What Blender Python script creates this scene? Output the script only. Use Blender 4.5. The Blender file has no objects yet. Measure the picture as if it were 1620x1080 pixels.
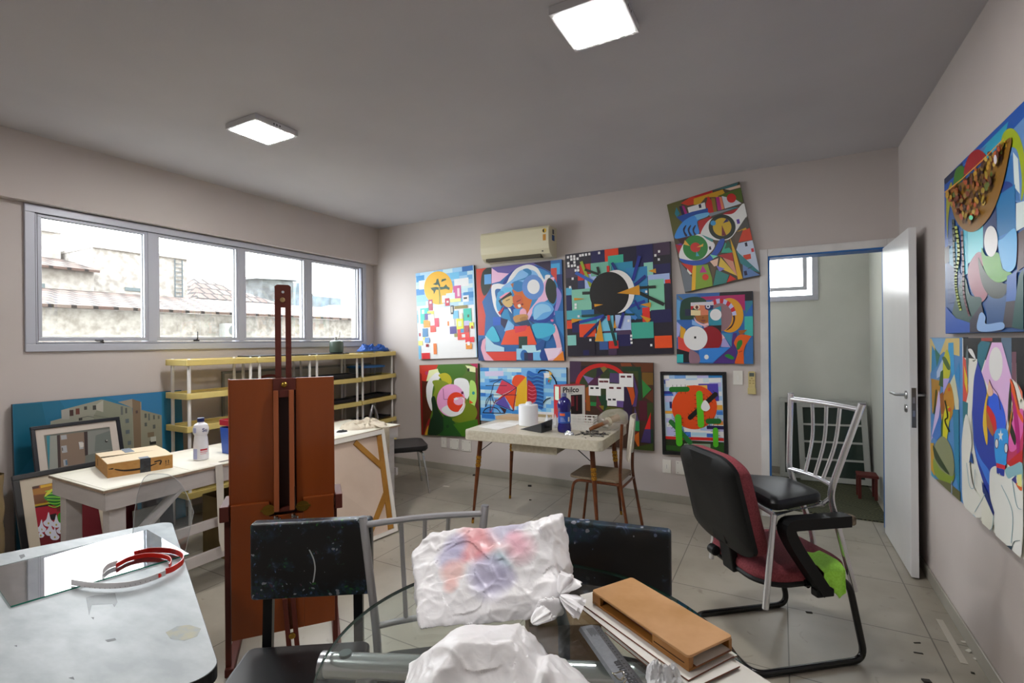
import bpy, bmesh, math, random
from mathutils import Vector, Matrix, noise
random.seed(7)
PI = math.pi
COL = bpy.context.scene.collection
D = bpy.data

# ------------------------------------------------------------------ room measures (metres)
CAMZ = 1.45
FAR = 4.54          # far wall
XL = -4.345         # face of the beam over the window
XW = -4.425         # recessed window wall
XR = 0.772          # right wall
YB = -2.4           # wall behind the photographer
HC = 2.853          # ceiling
ZB = 2.408          # underside of the beam
FPX, YAW, PITCH, ROLL = 778.79, 0.49928, 2.67e-5, -0.00908

_cy, _sy, _cp, _sp = math.cos(YAW), math.sin(YAW), math.cos(PITCH), math.sin(PITCH)
_cr, _sr = math.cos(ROLL), math.sin(ROLL)
_f = Vector((-_sy*_cp, _cy*_cp, _sp)); _r0 = Vector((_cy, _sy, 0)); _u0 = _r0.cross(_f)
_r = _cr*_r0 + _sr*_u0; _u = -_sr*_r0 + _cr*_u0
EYE = Vector((0, 0, CAMZ))
def ray(x, y): return _f + (x-810)/FPX*_r - (y-540)/FPX*_u
def onz(x, y, z=0.0):                       # sight line meets a level plane
    d = ray(x, y); return EYE + d*((z-CAMZ)/d.z)
def onx(x, y, X):                           # ... a plane parallel to the side walls
    d = ray(x, y); return EYE + d*(X/d.x)
def ony(x, y, Y=FAR):                       # ... a plane parallel to the far wall
    d = ray(x, y); return EYE + d*(Y/d.y)
def onp(x, y, p0, n):                       # ... any plane
    d = ray(x, y); n = Vector(n); return EYE + d*((Vector(p0)-EYE).dot(n)/d.dot(n))

# ------------------------------------------------------------------ colour and materials
def lin(c):
    if isinstance(c, str):
        c = c.lstrip('#'); c = [int(c[i:i+2], 16)/255 for i in (0, 2, 4)]
    else: c = [v/255 for v in c]
    return tuple((v/12.92 if v <= .04045 else ((v+.055)/1.055)**2.4) for v in c)
MATS = {}
def mat(name, col, rough=.5, metal=0.0, noise_=None, bump=None, col2=None, spec=.5, coat=0.0, alpha=None, emit=None, trans=0.0, ior=1.45, sss=0.0, stretch=(1,1,1), detail=4.0, contrast=(.35,.65)):
    if name in MATS: return MATS[name]
    m = D.materials.new(name); m.use_nodes = True
    nt = m.node_tree; N = nt.nodes; L = nt.links
    b = N['Principled BSDF']
    c = (*lin(col), 1)
    b.inputs['Base Color'].default_value = c
    b.inputs['Roughness'].default_value = rough; b.inputs['Metallic'].default_value = metal
    b.inputs['Specular IOR Level'].default_value = spec; b.inputs['IOR'].default_value = ior
    if coat: b.inputs['Coat Weight'].default_value = coat; b.inputs['Coat Roughness'].default_value = .08
    if trans: b.inputs['Transmission Weight'].default_value = trans
    if sss: b.inputs['Subsurface Weight'].default_value = sss; b.inputs['Subsurface Radius'].default_value = (.02,.02,.02)
    if alpha is not None: b.inputs['Alpha'].default_value = alpha
    if emit: b.inputs['Emission Color'].default_value = (*lin(emit[0]), 1); b.inputs['Emission Strength'].default_value = emit[1]
    if noise_ or bump:
        tc = N.new('ShaderNodeTexCoord'); mp = N.new('ShaderNodeMapping'); L.new(tc.outputs['Object'], mp.inputs[0])
        mp.inputs['Scale'].default_value = stretch
    if noise_:
        t = N.new('ShaderNodeTexNoise'); t.inputs['Scale'].default_value = noise_; t.inputs['Detail'].default_value = detail
        L.new(mp.outputs[0], t.inputs['Vector'])
        r = N.new('ShaderNodeValToRGB'); r.color_ramp.elements[0].position = contrast[0]; r.color_ramp.elements[1].position = contrast[1]
        r.color_ramp.elements[0].color = (*lin(col2 or col), 1); r.color_ramp.elements[1].color = c
        L.new(t.outputs['Fac'], r.inputs[0]); L.new(r.outputs[0], b.inputs['Base Color'])
    if bump:
        t = N.new('ShaderNodeTexNoise'); t.inputs['Scale'].default_value = bump[0]; t.inputs['Detail'].default_value = 5
        L.new(mp.outputs[0], t.inputs['Vector'])
        bp = N.new('ShaderNodeBump'); bp.inputs['Strength'].default_value = bump[1]; bp.inputs['Distance'].default_value = .01
        L.new(t.outputs['Fac'], bp.inputs['Height']); L.new(bp.outputs[0], b.inputs['Normal'])
    MATS[name] = m; return m

def thin_glass(name, tint, gloss=.06, rough=0.0, ior=1.5):
    """pane of clear glass or plastic: lets light straight through, reflects by the Fresnel law"""
    m = D.materials.new(name); m.use_nodes = True; nt = m.node_tree; N = nt.nodes; L = nt.links
    N.remove(N['Principled BSDF']); out = N['Material Output']
    t = N.new('ShaderNodeBsdfTransparent'); t.inputs[0].default_value = (*lin(tint), 1)
    g = N.new('ShaderNodeBsdfGlossy'); g.inputs['Roughness'].default_value = rough
    fr = N.new('ShaderNodeFresnel')
    ge = N.new('ShaderNodeNewGeometry'); mr = N.new('ShaderNodeMapRange'); mr.inputs['To Min'].default_value = ior; mr.inputs['To Max'].default_value = 1/ior
    L.new(ge.outputs['Backfacing'], mr.inputs['Value']); L.new(mr.outputs[0], fr.inputs[0])
    mx = N.new('ShaderNodeMixShader')
    if gloss:
        ad = N.new('ShaderNodeMath'); ad.operation = 'ADD'; ad.inputs[1].default_value = gloss; L.new(fr.outputs[0], ad.inputs[0]); L.new(ad.outputs[0], mx.inputs[0])
    else: L.new(fr.outputs[0], mx.inputs[0])
    L.new(t.outputs[0], mx.inputs[1]); L.new(g.outputs[0], mx.inputs[2]); L.new(mx.outputs[0], out.inputs[0])
    MATS[name] = m; return m

# ------------------------------------------------------------------ mesh builder
class MB:
    def __init__(s): s.v = []; s.f = []; s.k = []; s.m = 0; s.c = []; s.col = None; s.sm = []; s.smooth = False
    def add(s, vs, fs):
        o = len(s.v); s.v += [Vector(p) for p in vs]
        for f in fs: s.f.append([i+o for i in f]); s.k.append(s.m); s.c.append(s.col); s.sm.append(s.smooth)
        return s
    def hexa(s, p):                          # 8 corners: bottom ring then top ring
        return s.add(p, [(3,2,1,0),(4,5,6,7),(0,1,5,4),(1,2,6,5),(2,3,7,6),(3,0,4,7)])
    def box(s, x0, x1, y0, y1, z0, z1):
        return s.hexa([(x0,y0,z0),(x1,y0,z0),(x1,y1,z0),(x0,y1,z0),(x0,y0,z1),(x1,y0,z1),(x1,y1,z1),(x0,y1,z1)])
    def obox(s, c, ax, h):                   # centre, three axes, half sizes
        c = Vector(c); a = [Vector(ax[i]).normalized()*h[i] for i in range(3)]
        q = lambda i,j,k: c + a[0]*i + a[1]*j + a[2]*k
        return s.hexa([q(-1,-1,-1),q(1,-1,-1),q(1,1,-1),q(-1,1,-1),q(-1,-1,1),q(1,-1,1),q(1,1,1),q(-1,1,1)])
    def bar(s, p, q, w, h, up=(0,0,1)):      # rectangular bar from p to q
        p, q = Vector(p), Vector(q); d = (q-p); up = Vector(up); sd = d.cross(up)
        if sd.length < 1e-6: sd = d.cross(Vector((1,0,0)))
        sd.normalize(); u = sd.cross(d).normalized()
        return s.obox((p+q)/2, (d, sd, u), (d.length/2, w/2, h/2))
    def quad(s, a, b, c, d): return s.add([a,b,c,d], [(0,1,2,3)])
    def slab(s, ring, off):                  # polygon ring pushed along off (vector): closed solid
        n = len(ring); ring = [Vector(p) for p in ring]; off = Vector(off)
        return s.add(ring+[p+off for p in ring], [tuple(range(n))[::-1], tuple(range(n,2*n))]+[(i,(i+1)%n,(i+1)%n+n,i+n) for i in range(n)])
    def tube(s, pts, r, n=10, closed=False, cap=True, sm=True):
        pts = [Vector(p) for p in pts]; N = len(pts); rs = r if isinstance(r, (list,tuple)) else [r]*N
        old = s.smooth; s.smooth = sm; vs = []; prev = None
        for i, p in enumerate(pts):
            if closed: t = pts[(i+1)%N]-pts[i-1]
            else: t = (pts[min(i+1,N-1)]-pts[max(i-1,0)])
            t.normalize()
            if prev is None:
                a = Vector((0,0,1)) if abs(t.z) < .9 else Vector((1,0,0)); u = t.cross(a).normalized()
            else: u = (prev - t*prev.dot(t)).normalized()
            prev = u; w = t.cross(u)
            for k in range(n):
                an = 2*PI*k/n; vs.append(p + (u*math.cos(an)+w*math.sin(an))*rs[i])
        fs = []
        for i in range(N if closed else N-1):
            j = (i+1)%N
            for k in range(n): l = (k+1)%n; fs.append((i*n+k, i*n+l, j*n+l, j*n+k))
        s.add(vs, fs); s.smooth = False
        if cap and not closed:
            o = len(s.v)-len(vs)
            s.f.append([o+k for k in range(n)][::-1]); s.f.append([o+(N-1)*n+k for k in range(n)])
            for _ in range(2): s.k.append(s.m); s.c.append(s.col); s.sm.append(False)
        s.smooth = old; return s
    def lathe(s, prof, n=24, c=(0,0,0), ax=None, cap=True, sm=True):   # prof = [(radius, height)]
        c = Vector(c); X, Y, Z = ax or (Vector((1,0,0)), Vector((0,1,0)), Vector((0,0,1)))
        old = s.smooth; s.smooth = sm; vs = []
        for r, z in prof:
            for k in range(n):
                a = 2*PI*k/n; vs.append(c + X*(r*math.cos(a)) + Y*(r*math.sin(a)) + Z*z)
        m = len(prof); fs = [(i*n+k, i*n+(k+1)%n, (i+1)*n+(k+1)%n, (i+1)*n+k) for i in range(m-1) for k in range(n)]
        s.add(vs, fs); o = len(s.v)-len(vs); s.smooth = old
        if cap:
            s.f.append([o+k for k in range(n)][::-1]); s.f.append([o+(m-1)*n+k for k in range(n)])
            for _ in range(2): s.k.append(s.m); s.c.append(s.col); s.sm.append(False)
        return s
    def grid(s, fn, nu, nv, closed_u=False, sm=True):                  # fn(i,j)->point
        old = s.smooth; s.smooth = sm
        vs = [fn(i, j) for i in range(nu) for j in range(nv)]
        s.add(vs, [(i*nv+j, ((i+1)%nu)*nv+j, ((i+1)%nu)*nv+j+1, i*nv+j+1) for i in range(nu if closed_u else nu-1) for j in range(nv-1)])
        s.smooth = old; return s
    def xf(s, M, start=0):
        for i in range(start, len(s.v)): s.v[i] = M @ s.v[i]
        return s
    def text(s, body, place, size=1.0, bold=0.0):                      # place(u,v)->world; letters as flat faces
        cu = D.curves.new('lettering', 'FONT'); cu.body = body; cu.size = size; cu.offset = bold; cu.resolution_u = 3
        ob = D.objects.new('lettering', cu); COL.objects.link(ob)
        me = D.meshes.new_from_object(ob.evaluated_get(bpy.context.evaluated_depsgraph_get()))
        s.add([place(v.co.x, v.co.y) for v in me.vertices], [tuple(p.vertices) for p in me.polygons])
        D.objects.remove(ob); D.curves.remove(cu); D.meshes.remove(me); return s

def arc(c, r, a0, a1, n, X=(1,0,0), Y=(0,1,0)):
    c, X, Y = Vector(c), Vector(X), Vector(Y)
    return [c + X*(r*math.cos(a0+(a1-a0)*i/n)) + Y*(r*math.sin(a0+(a1-a0)*i/n)) for i in range(n+1)]
def fillet(pts, r, n=6):                     # round the inner corners of a polyline
    pts = [Vector(p) for p in pts]; out = [pts[0]]
    for i in range(1, len(pts)-1):
        a, b, c = pts[i-1], pts[i], pts[i+1]
        d0, d1 = (a-b), (c-b); q = min(r, d0.length*.49, d1.length*.49)
        p0, p1 = b+d0.normalized()*q, b+d1.normalized()*q
        for k in range(n+1):
            t = k/n; out.append(p0*(1-t)**2 + b*2*t*(1-t) + p1*t*t)
    out.append(pts[-1]); return out
def spline(P, n=8, closed=False):            # Catmull-Rom through points
    P = [Vector(p) for p in P]; N = len(P); out = []
    for i in range(N if closed else N-1):
        if closed: a, b, c, d = P[i-1], P[i], P[(i+1)%N], P[(i+2)%N]
        else: a, b, c, d = P[max(i-1,0)], P[i], P[i+1], P[min(i+2,N-1)]
        for k in range(n):
            t = k/n; out.append(.5*((2*b)+(c-a)*t+(2*a-5*b+4*c-d)*t*t+(3*b-a-3*c+d)*t**3))
    if not closed: out.append(P[-1])
    return out
def rrect(w, h, r, n=5, cx=0, cy=0):         # rounded rectangle outline, counter-clockwise
    out = []
    for (sx, sy, a) in ((1,1,0),(-1,1,PI/2),(-1,-1,PI),(1,-1,1.5*PI)):
        for k in range(n+1):
            t = a+PI/2*k/n; out.append((cx+sx*(w/2-r)+r*math.cos(t), cy+sy*(h/2-r)+r*math.sin(t)))
    return out

TM = {}
def finish(name, mb, mats, parent=None, world=True, bevel=0.0, org=None, segs=2, auto=35):
    mats = mats if isinstance(mats, (list,tuple)) else [mats]
    if parent is not None: M = TM[parent.name].inverted() if world else Matrix()
    elif org is not None: M = Matrix.Translation(-Vector(org))
    else: M = Matrix()
    me = D.meshes.new(name)
    vs = [M @ v for v in mb.v]
    me.from_pydata(vs, [], mb.f)
    for m in mats: me.materials.append(m)
    for p, k, sm in zip(me.polygons, mb.k, mb.sm): p.material_index = k; p.use_smooth = sm
    if any(c is not None for c in mb.c):
        at = me.color_attributes.new('paint', 'FLOAT_COLOR', 'CORNER')
        for p, c in zip(me.polygons, mb.c):
            c4 = (*(c or (.5,.5,.5)), 1)
            for li in p.loop_indices: at.data[li].color = c4
    me.validate(); me.update()
    if any(mb.sm): me.set_sharp_from_angle(angle=math.radians(auto))
    ob = D.objects.new(name, me); COL.objects.link(ob)
    if parent is not None: ob.parent = parent; TM[ob.name] = TM[parent.name].copy()
    else:
        if org is not None: ob.location = org
        TM[ob.name] = Matrix.Translation(Vector(org or (0,0,0)))
    if bevel:
        b = ob.modifiers.new('edge', 'BEVEL'); b.width = bevel; b.segments = segs; b.limit_method = 'ANGLE'; b.angle_limit = math.radians(40); b.harden_normals = False
    return ob
part = finish
def thing(name, label, cat, loc=(0,0,0), rotz=0.0, group=None):
    o = D.objects.new(name, None); COL.objects.link(o); o.location = loc; o.rotation_euler = (0,0,rotz); o.empty_display_size = .1
    o['label'] = label; o['category'] = cat
    if group: o['group'] = group
    TM[o.name] = Matrix.Translation(Vector(loc)) @ Matrix.Rotation(rotz, 4, 'Z')
    return o
def tag(o, label, cat, group=None, kind=None):
    o['label'] = label; o['category'] = cat
    if group: o['group'] = group
    if kind: o['kind'] = kind
    return o
def solo(name, mb, mats, label, cat, org, group=None, kind=None, **k):
    return tag(finish(name, mb, mats, None, True, org=org, **k), label, cat, group, kind)
def struct(name, mb, mats, label=None, **k):
    o = finish(name, mb, mats, **k); o['kind'] = 'structure'
    if label: o['label'] = label
    return o
def dup(root, loc, rotz=0.0, label=None, group=None):
    r = root.copy(); COL.objects.link(r); r.location = loc; r.rotation_euler = (0,0,rotz)
    TM[r.name] = Matrix.Translation(Vector(loc)) @ Matrix.Rotation(rotz, 4, 'Z')
    if label: r['label'] = label
    if group: r['group'] = group
    def kids(src, dst):
        for ch in [o for o in COL.objects if o.parent == src]:
            c = ch.copy(); COL.objects.link(c); c.parent = dst; TM[c.name] = TM[r.name].copy(); kids(ch, c)
    kids(root, r); return r
def piece(root, name):                       # the first child of a thing whose name starts so
    return next(o for o in COL.objects if o.parent == root and o.name.split('.')[0] == name)

# ------------------------------------------------------------------ common materials
M_steel = mat('brushed_steel', '#b9bcc0', .28, 1.0)
M_chrome = mat('chrome', '#d4d6d8', .12, 1.0)
M_black = mat('black_plastic', '#141416', .45)
M_blackw = mat('black_painted_wood', '#101012', .42, noise_=14, col2='#1c1c1f')
M_white = mat('white_plastic', '#e6e4de', .4)
M_brass = mat('brass', '#b08d3e', .25, 1.0)
M_alu = mat('grey_aluminium_paint', '#bcbfca', .4, .1)
M_paper = mat('white_paper', '#e9e8e4', .7, noise_=9, col2='#dddbd4')
M_screw = mat('steel_screw', '#8c8a86', .35, 1.0)
# ================================================================== the room
def wallpaint(name, col, col2, smudge=False):
    m = mat(name, col, .75, noise_=1.3, col2=col2, bump=(90, .05), contrast=(.25,.75))
    return m
M_wall = wallpaint('white_wall_paint', '#cdc5c1', '#c4bbb7')
M_ceil = mat('white_ceiling_paint', '#c9c7cb', .85, noise_=1.1, col2='#c1bfc4', bump=(60, .05))
M_store = mat('storeroom_wall_paint', '#d6d8d2', .8, noise_=1.7, col2='#cbcec8')
M_trim = mat('white_trim_paint', '#dedcda', .45, noise_=6, col2='#d2d0cf')
M_blue = mat('blue_edge_paint', '#1f63a8', .5)
M_skirt = mat('porcelain_skirting', '#a9a59a', .3, noise_=3, col2='#99958a')

def floor_material():
    m = D.materials.new('porcelain_floor_tiles'); m.use_nodes = True; N = m.node_tree.nodes; L = m.node_tree.links; b = N['Principled BSDF']
    tc = N.new('ShaderNodeTexCoord'); mp = N.new('ShaderNodeMapping'); L.new(tc.outputs['Object'], mp.inputs[0])
    mp.inputs['Location'].default_value = (.595-.012, -.002-.01, 0)
    br = N.new('ShaderNodeTexBrick'); br.offset = 0; br.inputs['Scale'].default_value = 1
    br.inputs['Brick Width'].default_value = .605; br.inputs['Row Height'].default_value = .607; br.inputs['Mortar Size'].default_value = .0035; br.inputs['Mortar Smooth'].default_value = .3
    br.inputs['Color1'].default_value = (*lin('#aaa497'),1); br.inputs['Color2'].default_value = (*lin('#a59f92'),1); br.inputs['Mortar'].default_value = (*lin('#6f6b62'),1)
    L.new(mp.outputs[0], br.inputs['Vector'])
    n1 = N.new('ShaderNodeTexNoise'); n1.inputs['Scale'].default_value = 2.2; n1.inputs['Detail'].default_value = 8; L.new(tc.outputs['Object'], n1.inputs['Vector'])
    r1 = N.new('ShaderNodeValToRGB'); r1.color_ramp.elements[0].color = (.66,.64,.60,1); r1.color_ramp.elements[1].color = (1,1,1,1); r1.color_ramp.elements[0].position = .3; r1.color_ramp.elements[1].position = .62
    L.new(n1.outputs['Fac'], r1.inputs[0])
    mx = N.new('ShaderNodeMix'); mx.data_type = 'RGBA'; mx.blend_type = 'MULTIPLY'; mx.inputs['Factor'].default_value = .75
    L.new(br.outputs['Color'], mx.inputs['A']); L.new(r1.outputs[0], mx.inputs['B'])
    # dark scuffs
    n2 = N.new('ShaderNodeTexNoise'); n2.inputs['Scale'].default_value = 11; n2.inputs['Detail'].default_value = 6; n2.inputs['Distortion'].default_value = 1.2; L.new(tc.outputs['Object'], n2.inputs['Vector'])
    r2 = N.new('ShaderNodeValToRGB'); r2.color_ramp.elements[0].color = (.55,.52,.47,1); r2.color_ramp.elements[1].color = (1,1,1,1); r2.color_ramp.elements[0].position = .27; r2.color_ramp.elements[1].position = .36
    L.new(n2.outputs['Fac'], r2.inputs[0])
    m2 = N.new('ShaderNodeMix'); m2.data_type = 'RGBA'; m2.blend_type = 'MULTIPLY'; m2.inputs['Factor'].default_value = .6
    L.new(mx.outputs['Result'], m2.inputs['A']); L.new(r2.outputs[0], m2.inputs['B']); L.new(m2.outputs['Result'], b.inputs['Base Color'])
    rr = N.new('ShaderNodeMapRange'); rr.inputs['To Min'].default_value = .45; rr.inputs['To Max'].default_value = .3; L.new(n1.outputs['Fac'], rr.inputs['Value']); L.new(rr.outputs[0], b.inputs['Roughness'])
    return m
M_floor = floor_material()

m = MB(); m.box(XW-.2, XR+.15, YB-.15, FAR+.001, -.12, 0)
struct('floor', m, M_floor, 'grey porcelain tile floor')
m = MB(); m.box(XW-.2, XR+.15, YB-.15, FAR+.15, HC, HC+.15)
struct('ceiling', m, M_ceil)
# far wall with the doorway
DX0, DX1, DZ = -.085, .70, 2.125
m = MB(); m.box(XW-.2, DX0, FAR, FAR+.15, 0, HC); m.box(DX1, XR+.15, FAR, FAR+.15, 0, HC); m.box(DX0, DX1, FAR, FAR+.15, DZ, HC)
struct('wall_far', m, M_wall)
m = MB(); m.box(XR, XR+.15, YB, FAR, 0, HC); struct('wall_right', m, M_wall)
m = MB(); m.box(XW-.2, XR+.15, YB-.15, YB, 0, HC); struct('wall_back', m, M_wall)
# window wall: recessed part with an opening, and the beam above it
WY0, WY1, WZ0, WZ1 = 1.325, 4.396, 1.41, 2.405
m = MB(); m.box(XW-.2, XW, YB, WY0+.03, 0, HC); m.box(XW-.2, XW, WY1-.03, FAR, 0, HC)
m.box(XW-.2, XW, WY0+.03, WY1-.03, 0, WZ0+.03); m.box(XW-.2, XW, WY0+.03, WY1-.03, WZ1-.02, HC)
struct('wall_left', m, M_wall)
m = MB(); e0, e1 = XW-.36, XW-.201
m.box(e0,e1,-14,.9,-4.5,13); m.box(e0,e1,5.6,24,-4.5,13); m.box(e0,e1,.9,5.6,-4.5,1.1); m.box(e0,e1,.9,5.6,2.75,13)
struct('wall_outer', m, mat('outer_facade_paint','#b9b6ae',.9,noise_=2,col2='#aaa79f'))  # unseen outside of this building, extended to block sky from the facades opposite
m = MB(); m.box(XW+.001, XL, YB, FAR, ZB, HC); struct('trim_1', m, M_wall, 'white boxed beam over the window')
# skirting of the same porcelain
def skirt(name, x0, x1, y0, y1):
    m = MB(); m.box(x0, x1, y0, y1, 0, .075); struct(name, m, M_skirt, bevel=.003)
skirt('baseboard_far', XW, -.155, FAR-.011, FAR-.0005)
skirt('baseboard_right', XR-.011, XR-.0005, YB, FAR-.012)
skirt('baseboard_left', XW+.0005, XW+.011, YB, FAR-.012)

# ---- window: frame, four sashes, panes, latches
win = MB()
def frame4(mb, x0, x1, y0, y1, z0, z1, t):            # picture-frame of four bars in a y-z plane
    mb.box(x0,x1,y0,y1,z0,z0+t); mb.box(x0,x1,y0,y1,z1-t,z1); mb.box(x0,x1,y0,y0+t,z0+t,z1-t); mb.box(x0,x1,y1-t,y1,z0+t,z1-t)
frame4(win, XW, XW+.022, WY0, WY1, WZ0, WZ1-.003, .052)                     # face casing
frame4(win, XW-.11, XW+.012, WY0+.032, WY1-.032, WZ0+.032, WZ1-.025, .034)   # inner box
w = struct('window_1', win, M_alu, 'grey aluminium strip window of four panes', bevel=.003)
M_gk = mat('black_glazing_gasket', '#17181b', .6)
m = MB(); frame4(m, XW+.0122, XW+.0134, WY0+.052, WY1-.052, WZ0+.052, WZ1-.055, .0035); frame4(m, XW+.0122, XW+.0132, WY0+.0645, WY1-.0645, WZ0+.0645, WZ1-.0575, .002); part('frame_gap', m, M_gk, w)
mull = [(2.034,2.138),(2.783,2.875),(3.5215,3.6255)]
m = MB()
for a, b in mull: m.box(XW-.1, XW+.010, a+.022, b-.022, WZ0+.06, WZ1-.05)
part('mullion', m, M_alu, w, bevel=.003)
M_pane = thin_glass('window_glass', '#fdfefe', 0.0)
gl = [(1.4135,2.034),(2.138,2.783),(2.875,3.5215),(3.6255,4.276)]
for i, (a, b) in enumerate(gl):
    m = MB(); frame4(m, XW-.055, XW+.004, a-.024, b+.024, 1.482, 2.355, .026)
    s = part('sash', m, M_alu, w, bevel=.002)
    m = MB(); frame4(m, XW-.032, XW-.018, a-.002, b+.002, 1.505, 2.332, .006); part('gasket', m, M_gk, s)
    m = MB(); m.box(XW-.028, XW-.024, a, b, 1.507, 2.33); part('pane', m, M_pane, s)
M_latch = mat('dark_latch_metal', '#2b2a2c', .4, .6)
for yc, up in ((1.735, 0), (2.42, 1), (3.2, 1), (3.95, 0)):
    m = MB(); m.box(XW+.004, XW+.016, yc-.022, yc+.022, 1.478, 1.490)
    if up: m.tube([(XW+.014,yc,1.484),(XW+.022,yc+.004,1.50),(XW+.02,yc+.006,1.56)], .004, 8)
    else: m.tube([(XW+.012,yc-.03,1.487),(XW+.022,yc,1.482),(XW+.022,yc+.02,1.470)], .005, 8)
    part('latch', m, M_latch, w)

# ---- doorway trim, door leaf
fr = MB(); JX = .06
fr.box(DX0-JX, DX0, FAR-.014, FAR+.002, 0, DZ+JX); fr.box(DX1, DX1+JX, FAR-.014, FAR+.002, 0, DZ+JX); fr.box(DX0, DX1, FAR-.014, FAR+.002, DZ, DZ+JX)
struct('trim_2', fr, M_trim, 'white architrave around the storeroom doorway', bevel=.004)
ja = MB(); ja.box(DX0, DX0+.012, FAR-.012, FAR+.15, 0, DZ); ja.box(DX1-.012, DX1, FAR-.012, FAR+.15, 0, DZ); ja.box(DX0+.012, DX1-.012, FAR-.012, FAR+.15, DZ-.012, DZ)
struct('trim_3', ja, M_blue, 'blue painted door lining')
hp = Vector((.688, FAR-.02, 0)); ep = Vector((.700, 3.748, 0)); dd = (ep-hp).normalized(); dn = Vector((dd.y, -dd.x, 0))
if dn.x > 0: dn = -dn
M_door = mat('white_door_lacquer', '#e4e5e6', .3, noise_=2, col2='#dcddde')
door = D.objects.new('door_1', None); COL.objects.link(door); door.location = hp; door['kind'] = 'structure'; door['label'] = 'white door leaf standing open against the wall'
TM['door_1'] = Matrix.Translation(hp)
m = MB(); L_ = (ep-hp).length; c = hp + dd*(L_/2) - dn*.0 + Vector((0,0,1.062)); m.obox(c, (dd, dn, (0,0,1)), (L_/2, .019, 1.052)); part('door_leaf', m, M_door, door, bevel=.002)
hz = 1.10
pl = ep - dd*.075
m = MB()
for sg in (1, -1):
    q = pl + dn*(.019*sg) + Vector((0,0,hz)); m.lathe([(.024,0),(.026,.004),(.024,.009),(.012,.011)], 18, q, (dd, Vector((0,0,1)), dn*sg))
    m.tube(fillet([q, q+dn*(.055*sg), q+dn*(.055*sg)-dd*.13], .018), .0095, 10)
    q2 = q - Vector((0,0,.082)); m.lathe([(.024,0),(.026,.004),(.024,.009)], 18, q2, (dd, Vector((0,0,1)), dn*sg))
part('door_handle', m, M_steel, door)
m = MB(); e = ep+dd*.0005; m.obox(e+Vector((0,0,1.03)), (dn, dd, (0,0,1)), (.011, .0012, .12)); part('lock_plate', m, M_screw, door, bevel=.001)
m = MB()
for dz in (.045, -.035): m.obox(e+dd*.0016+Vector((0,0,1.03+dz)), (dn, dd, (0,0,1)), (.006, .0012, .018))
part('strike_bolt', m, M_steel, door)

# ---- storeroom behind the doorway
SX0, SX1, SY = -2.8, .785, 6.05
m = MB(); m.box(SX0, SX1, SY, SY+.12, 0, HC); m.box(SX1, SX1+.12, FAR+.15, SY, 0, HC)
m2 = MB()
# wall with the high window opening
NW = (-2.6, .33, 1.885, 2.50)  # opening widened beyond the view to let more daylight into the storeroom
m2.box(SX0, NW[0], SY, SY+.12, 0, HC); m2.box(NW[1], SX1+.12, SY, SY+.12, 0, HC); m2.box(NW[0], NW[1], SY, SY+.12, 0, NW[2]); m2.box(NW[0], NW[1], SY, SY+.12, NW[3], HC)
struct('wall_storeroom_back', m2, M_store)
m = MB(); m.box(SX1, SX1+.12, FAR+.15, SY, 0, HC); struct('wall_storeroom_right', m, M_store)
m = MB(); m.box(SX0-.12, SX0, FAR+.15, SY+.12, 0, HC); struct('wall_storeroom_left', m, M_store)
m = MB(); m.box(SX0-.12, SX1+.12, FAR+.001, SY+.12, -.12, 0); struct('floor_storeroom', m, M_floor)
m = MB(); m.box(SX0-.12, SX1+.12, FAR+.15, SY+.12, HC-.02, HC+.13); struct('ceiling_storeroom', m, M_store)
skirt('baseboard_storeroom', SX0, SX1, SY-.011, SY-.0005)
m = MB()
def frame4y(mb, y0, y1, x0, x1, z0, z1, t):
    mb.box(x0,x1,y0,y1,z0,z0+t); mb.box(x0,x1,y0,y1,z1-t,z1); mb.box(x0,x0+t,y0,y1,z0+t,z1-t); mb.box(x1-t,x1,y0,y1,z0+t,z1-t)
frame4y(m, SY-.02, SY+.08, NW[0]-.03, NW[1]+.02, NW[2]-.03, NW[3]+.03, .055)
w2 = struct('window_2', m, M_alu, 'high aluminium awning window, stretched sideways out of view for more light', bevel=.003)
m = MB(); 
tl = 0.10
def slant(z): return SY-.03 + (2.44-z)*-.10
for (x0,x1,z0,z1) in ((-.40,.25,1.96,2.0),(-.40,.25,2.40,2.44),(.21,.25,2.0,2.40),(-.40,-.36,2.0,2.40)):
    m.hexa([(x0,slant(z0),z0),(x1,slant(z0),z0),(x1,slant(z0)+.03,z0),(x0,slant(z0)+.03,z0),(x0,slant(z1),z1),(x1,slant(z1),z1),(x1,slant(z1)+.03,z1),(x0,slant(z1)+.03,z1)])
sa = part('sash', m, M_alu, w2, bevel=.002)
m = MB(); m.hexa([(x,slant(z)+o,z) for (z) in (2.0,2.40) for (x,o) in ((-.36,.012),(.21,.012),(.21,.016),(-.36,.016))]); part('pane', m, M_pane, sa)
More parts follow.
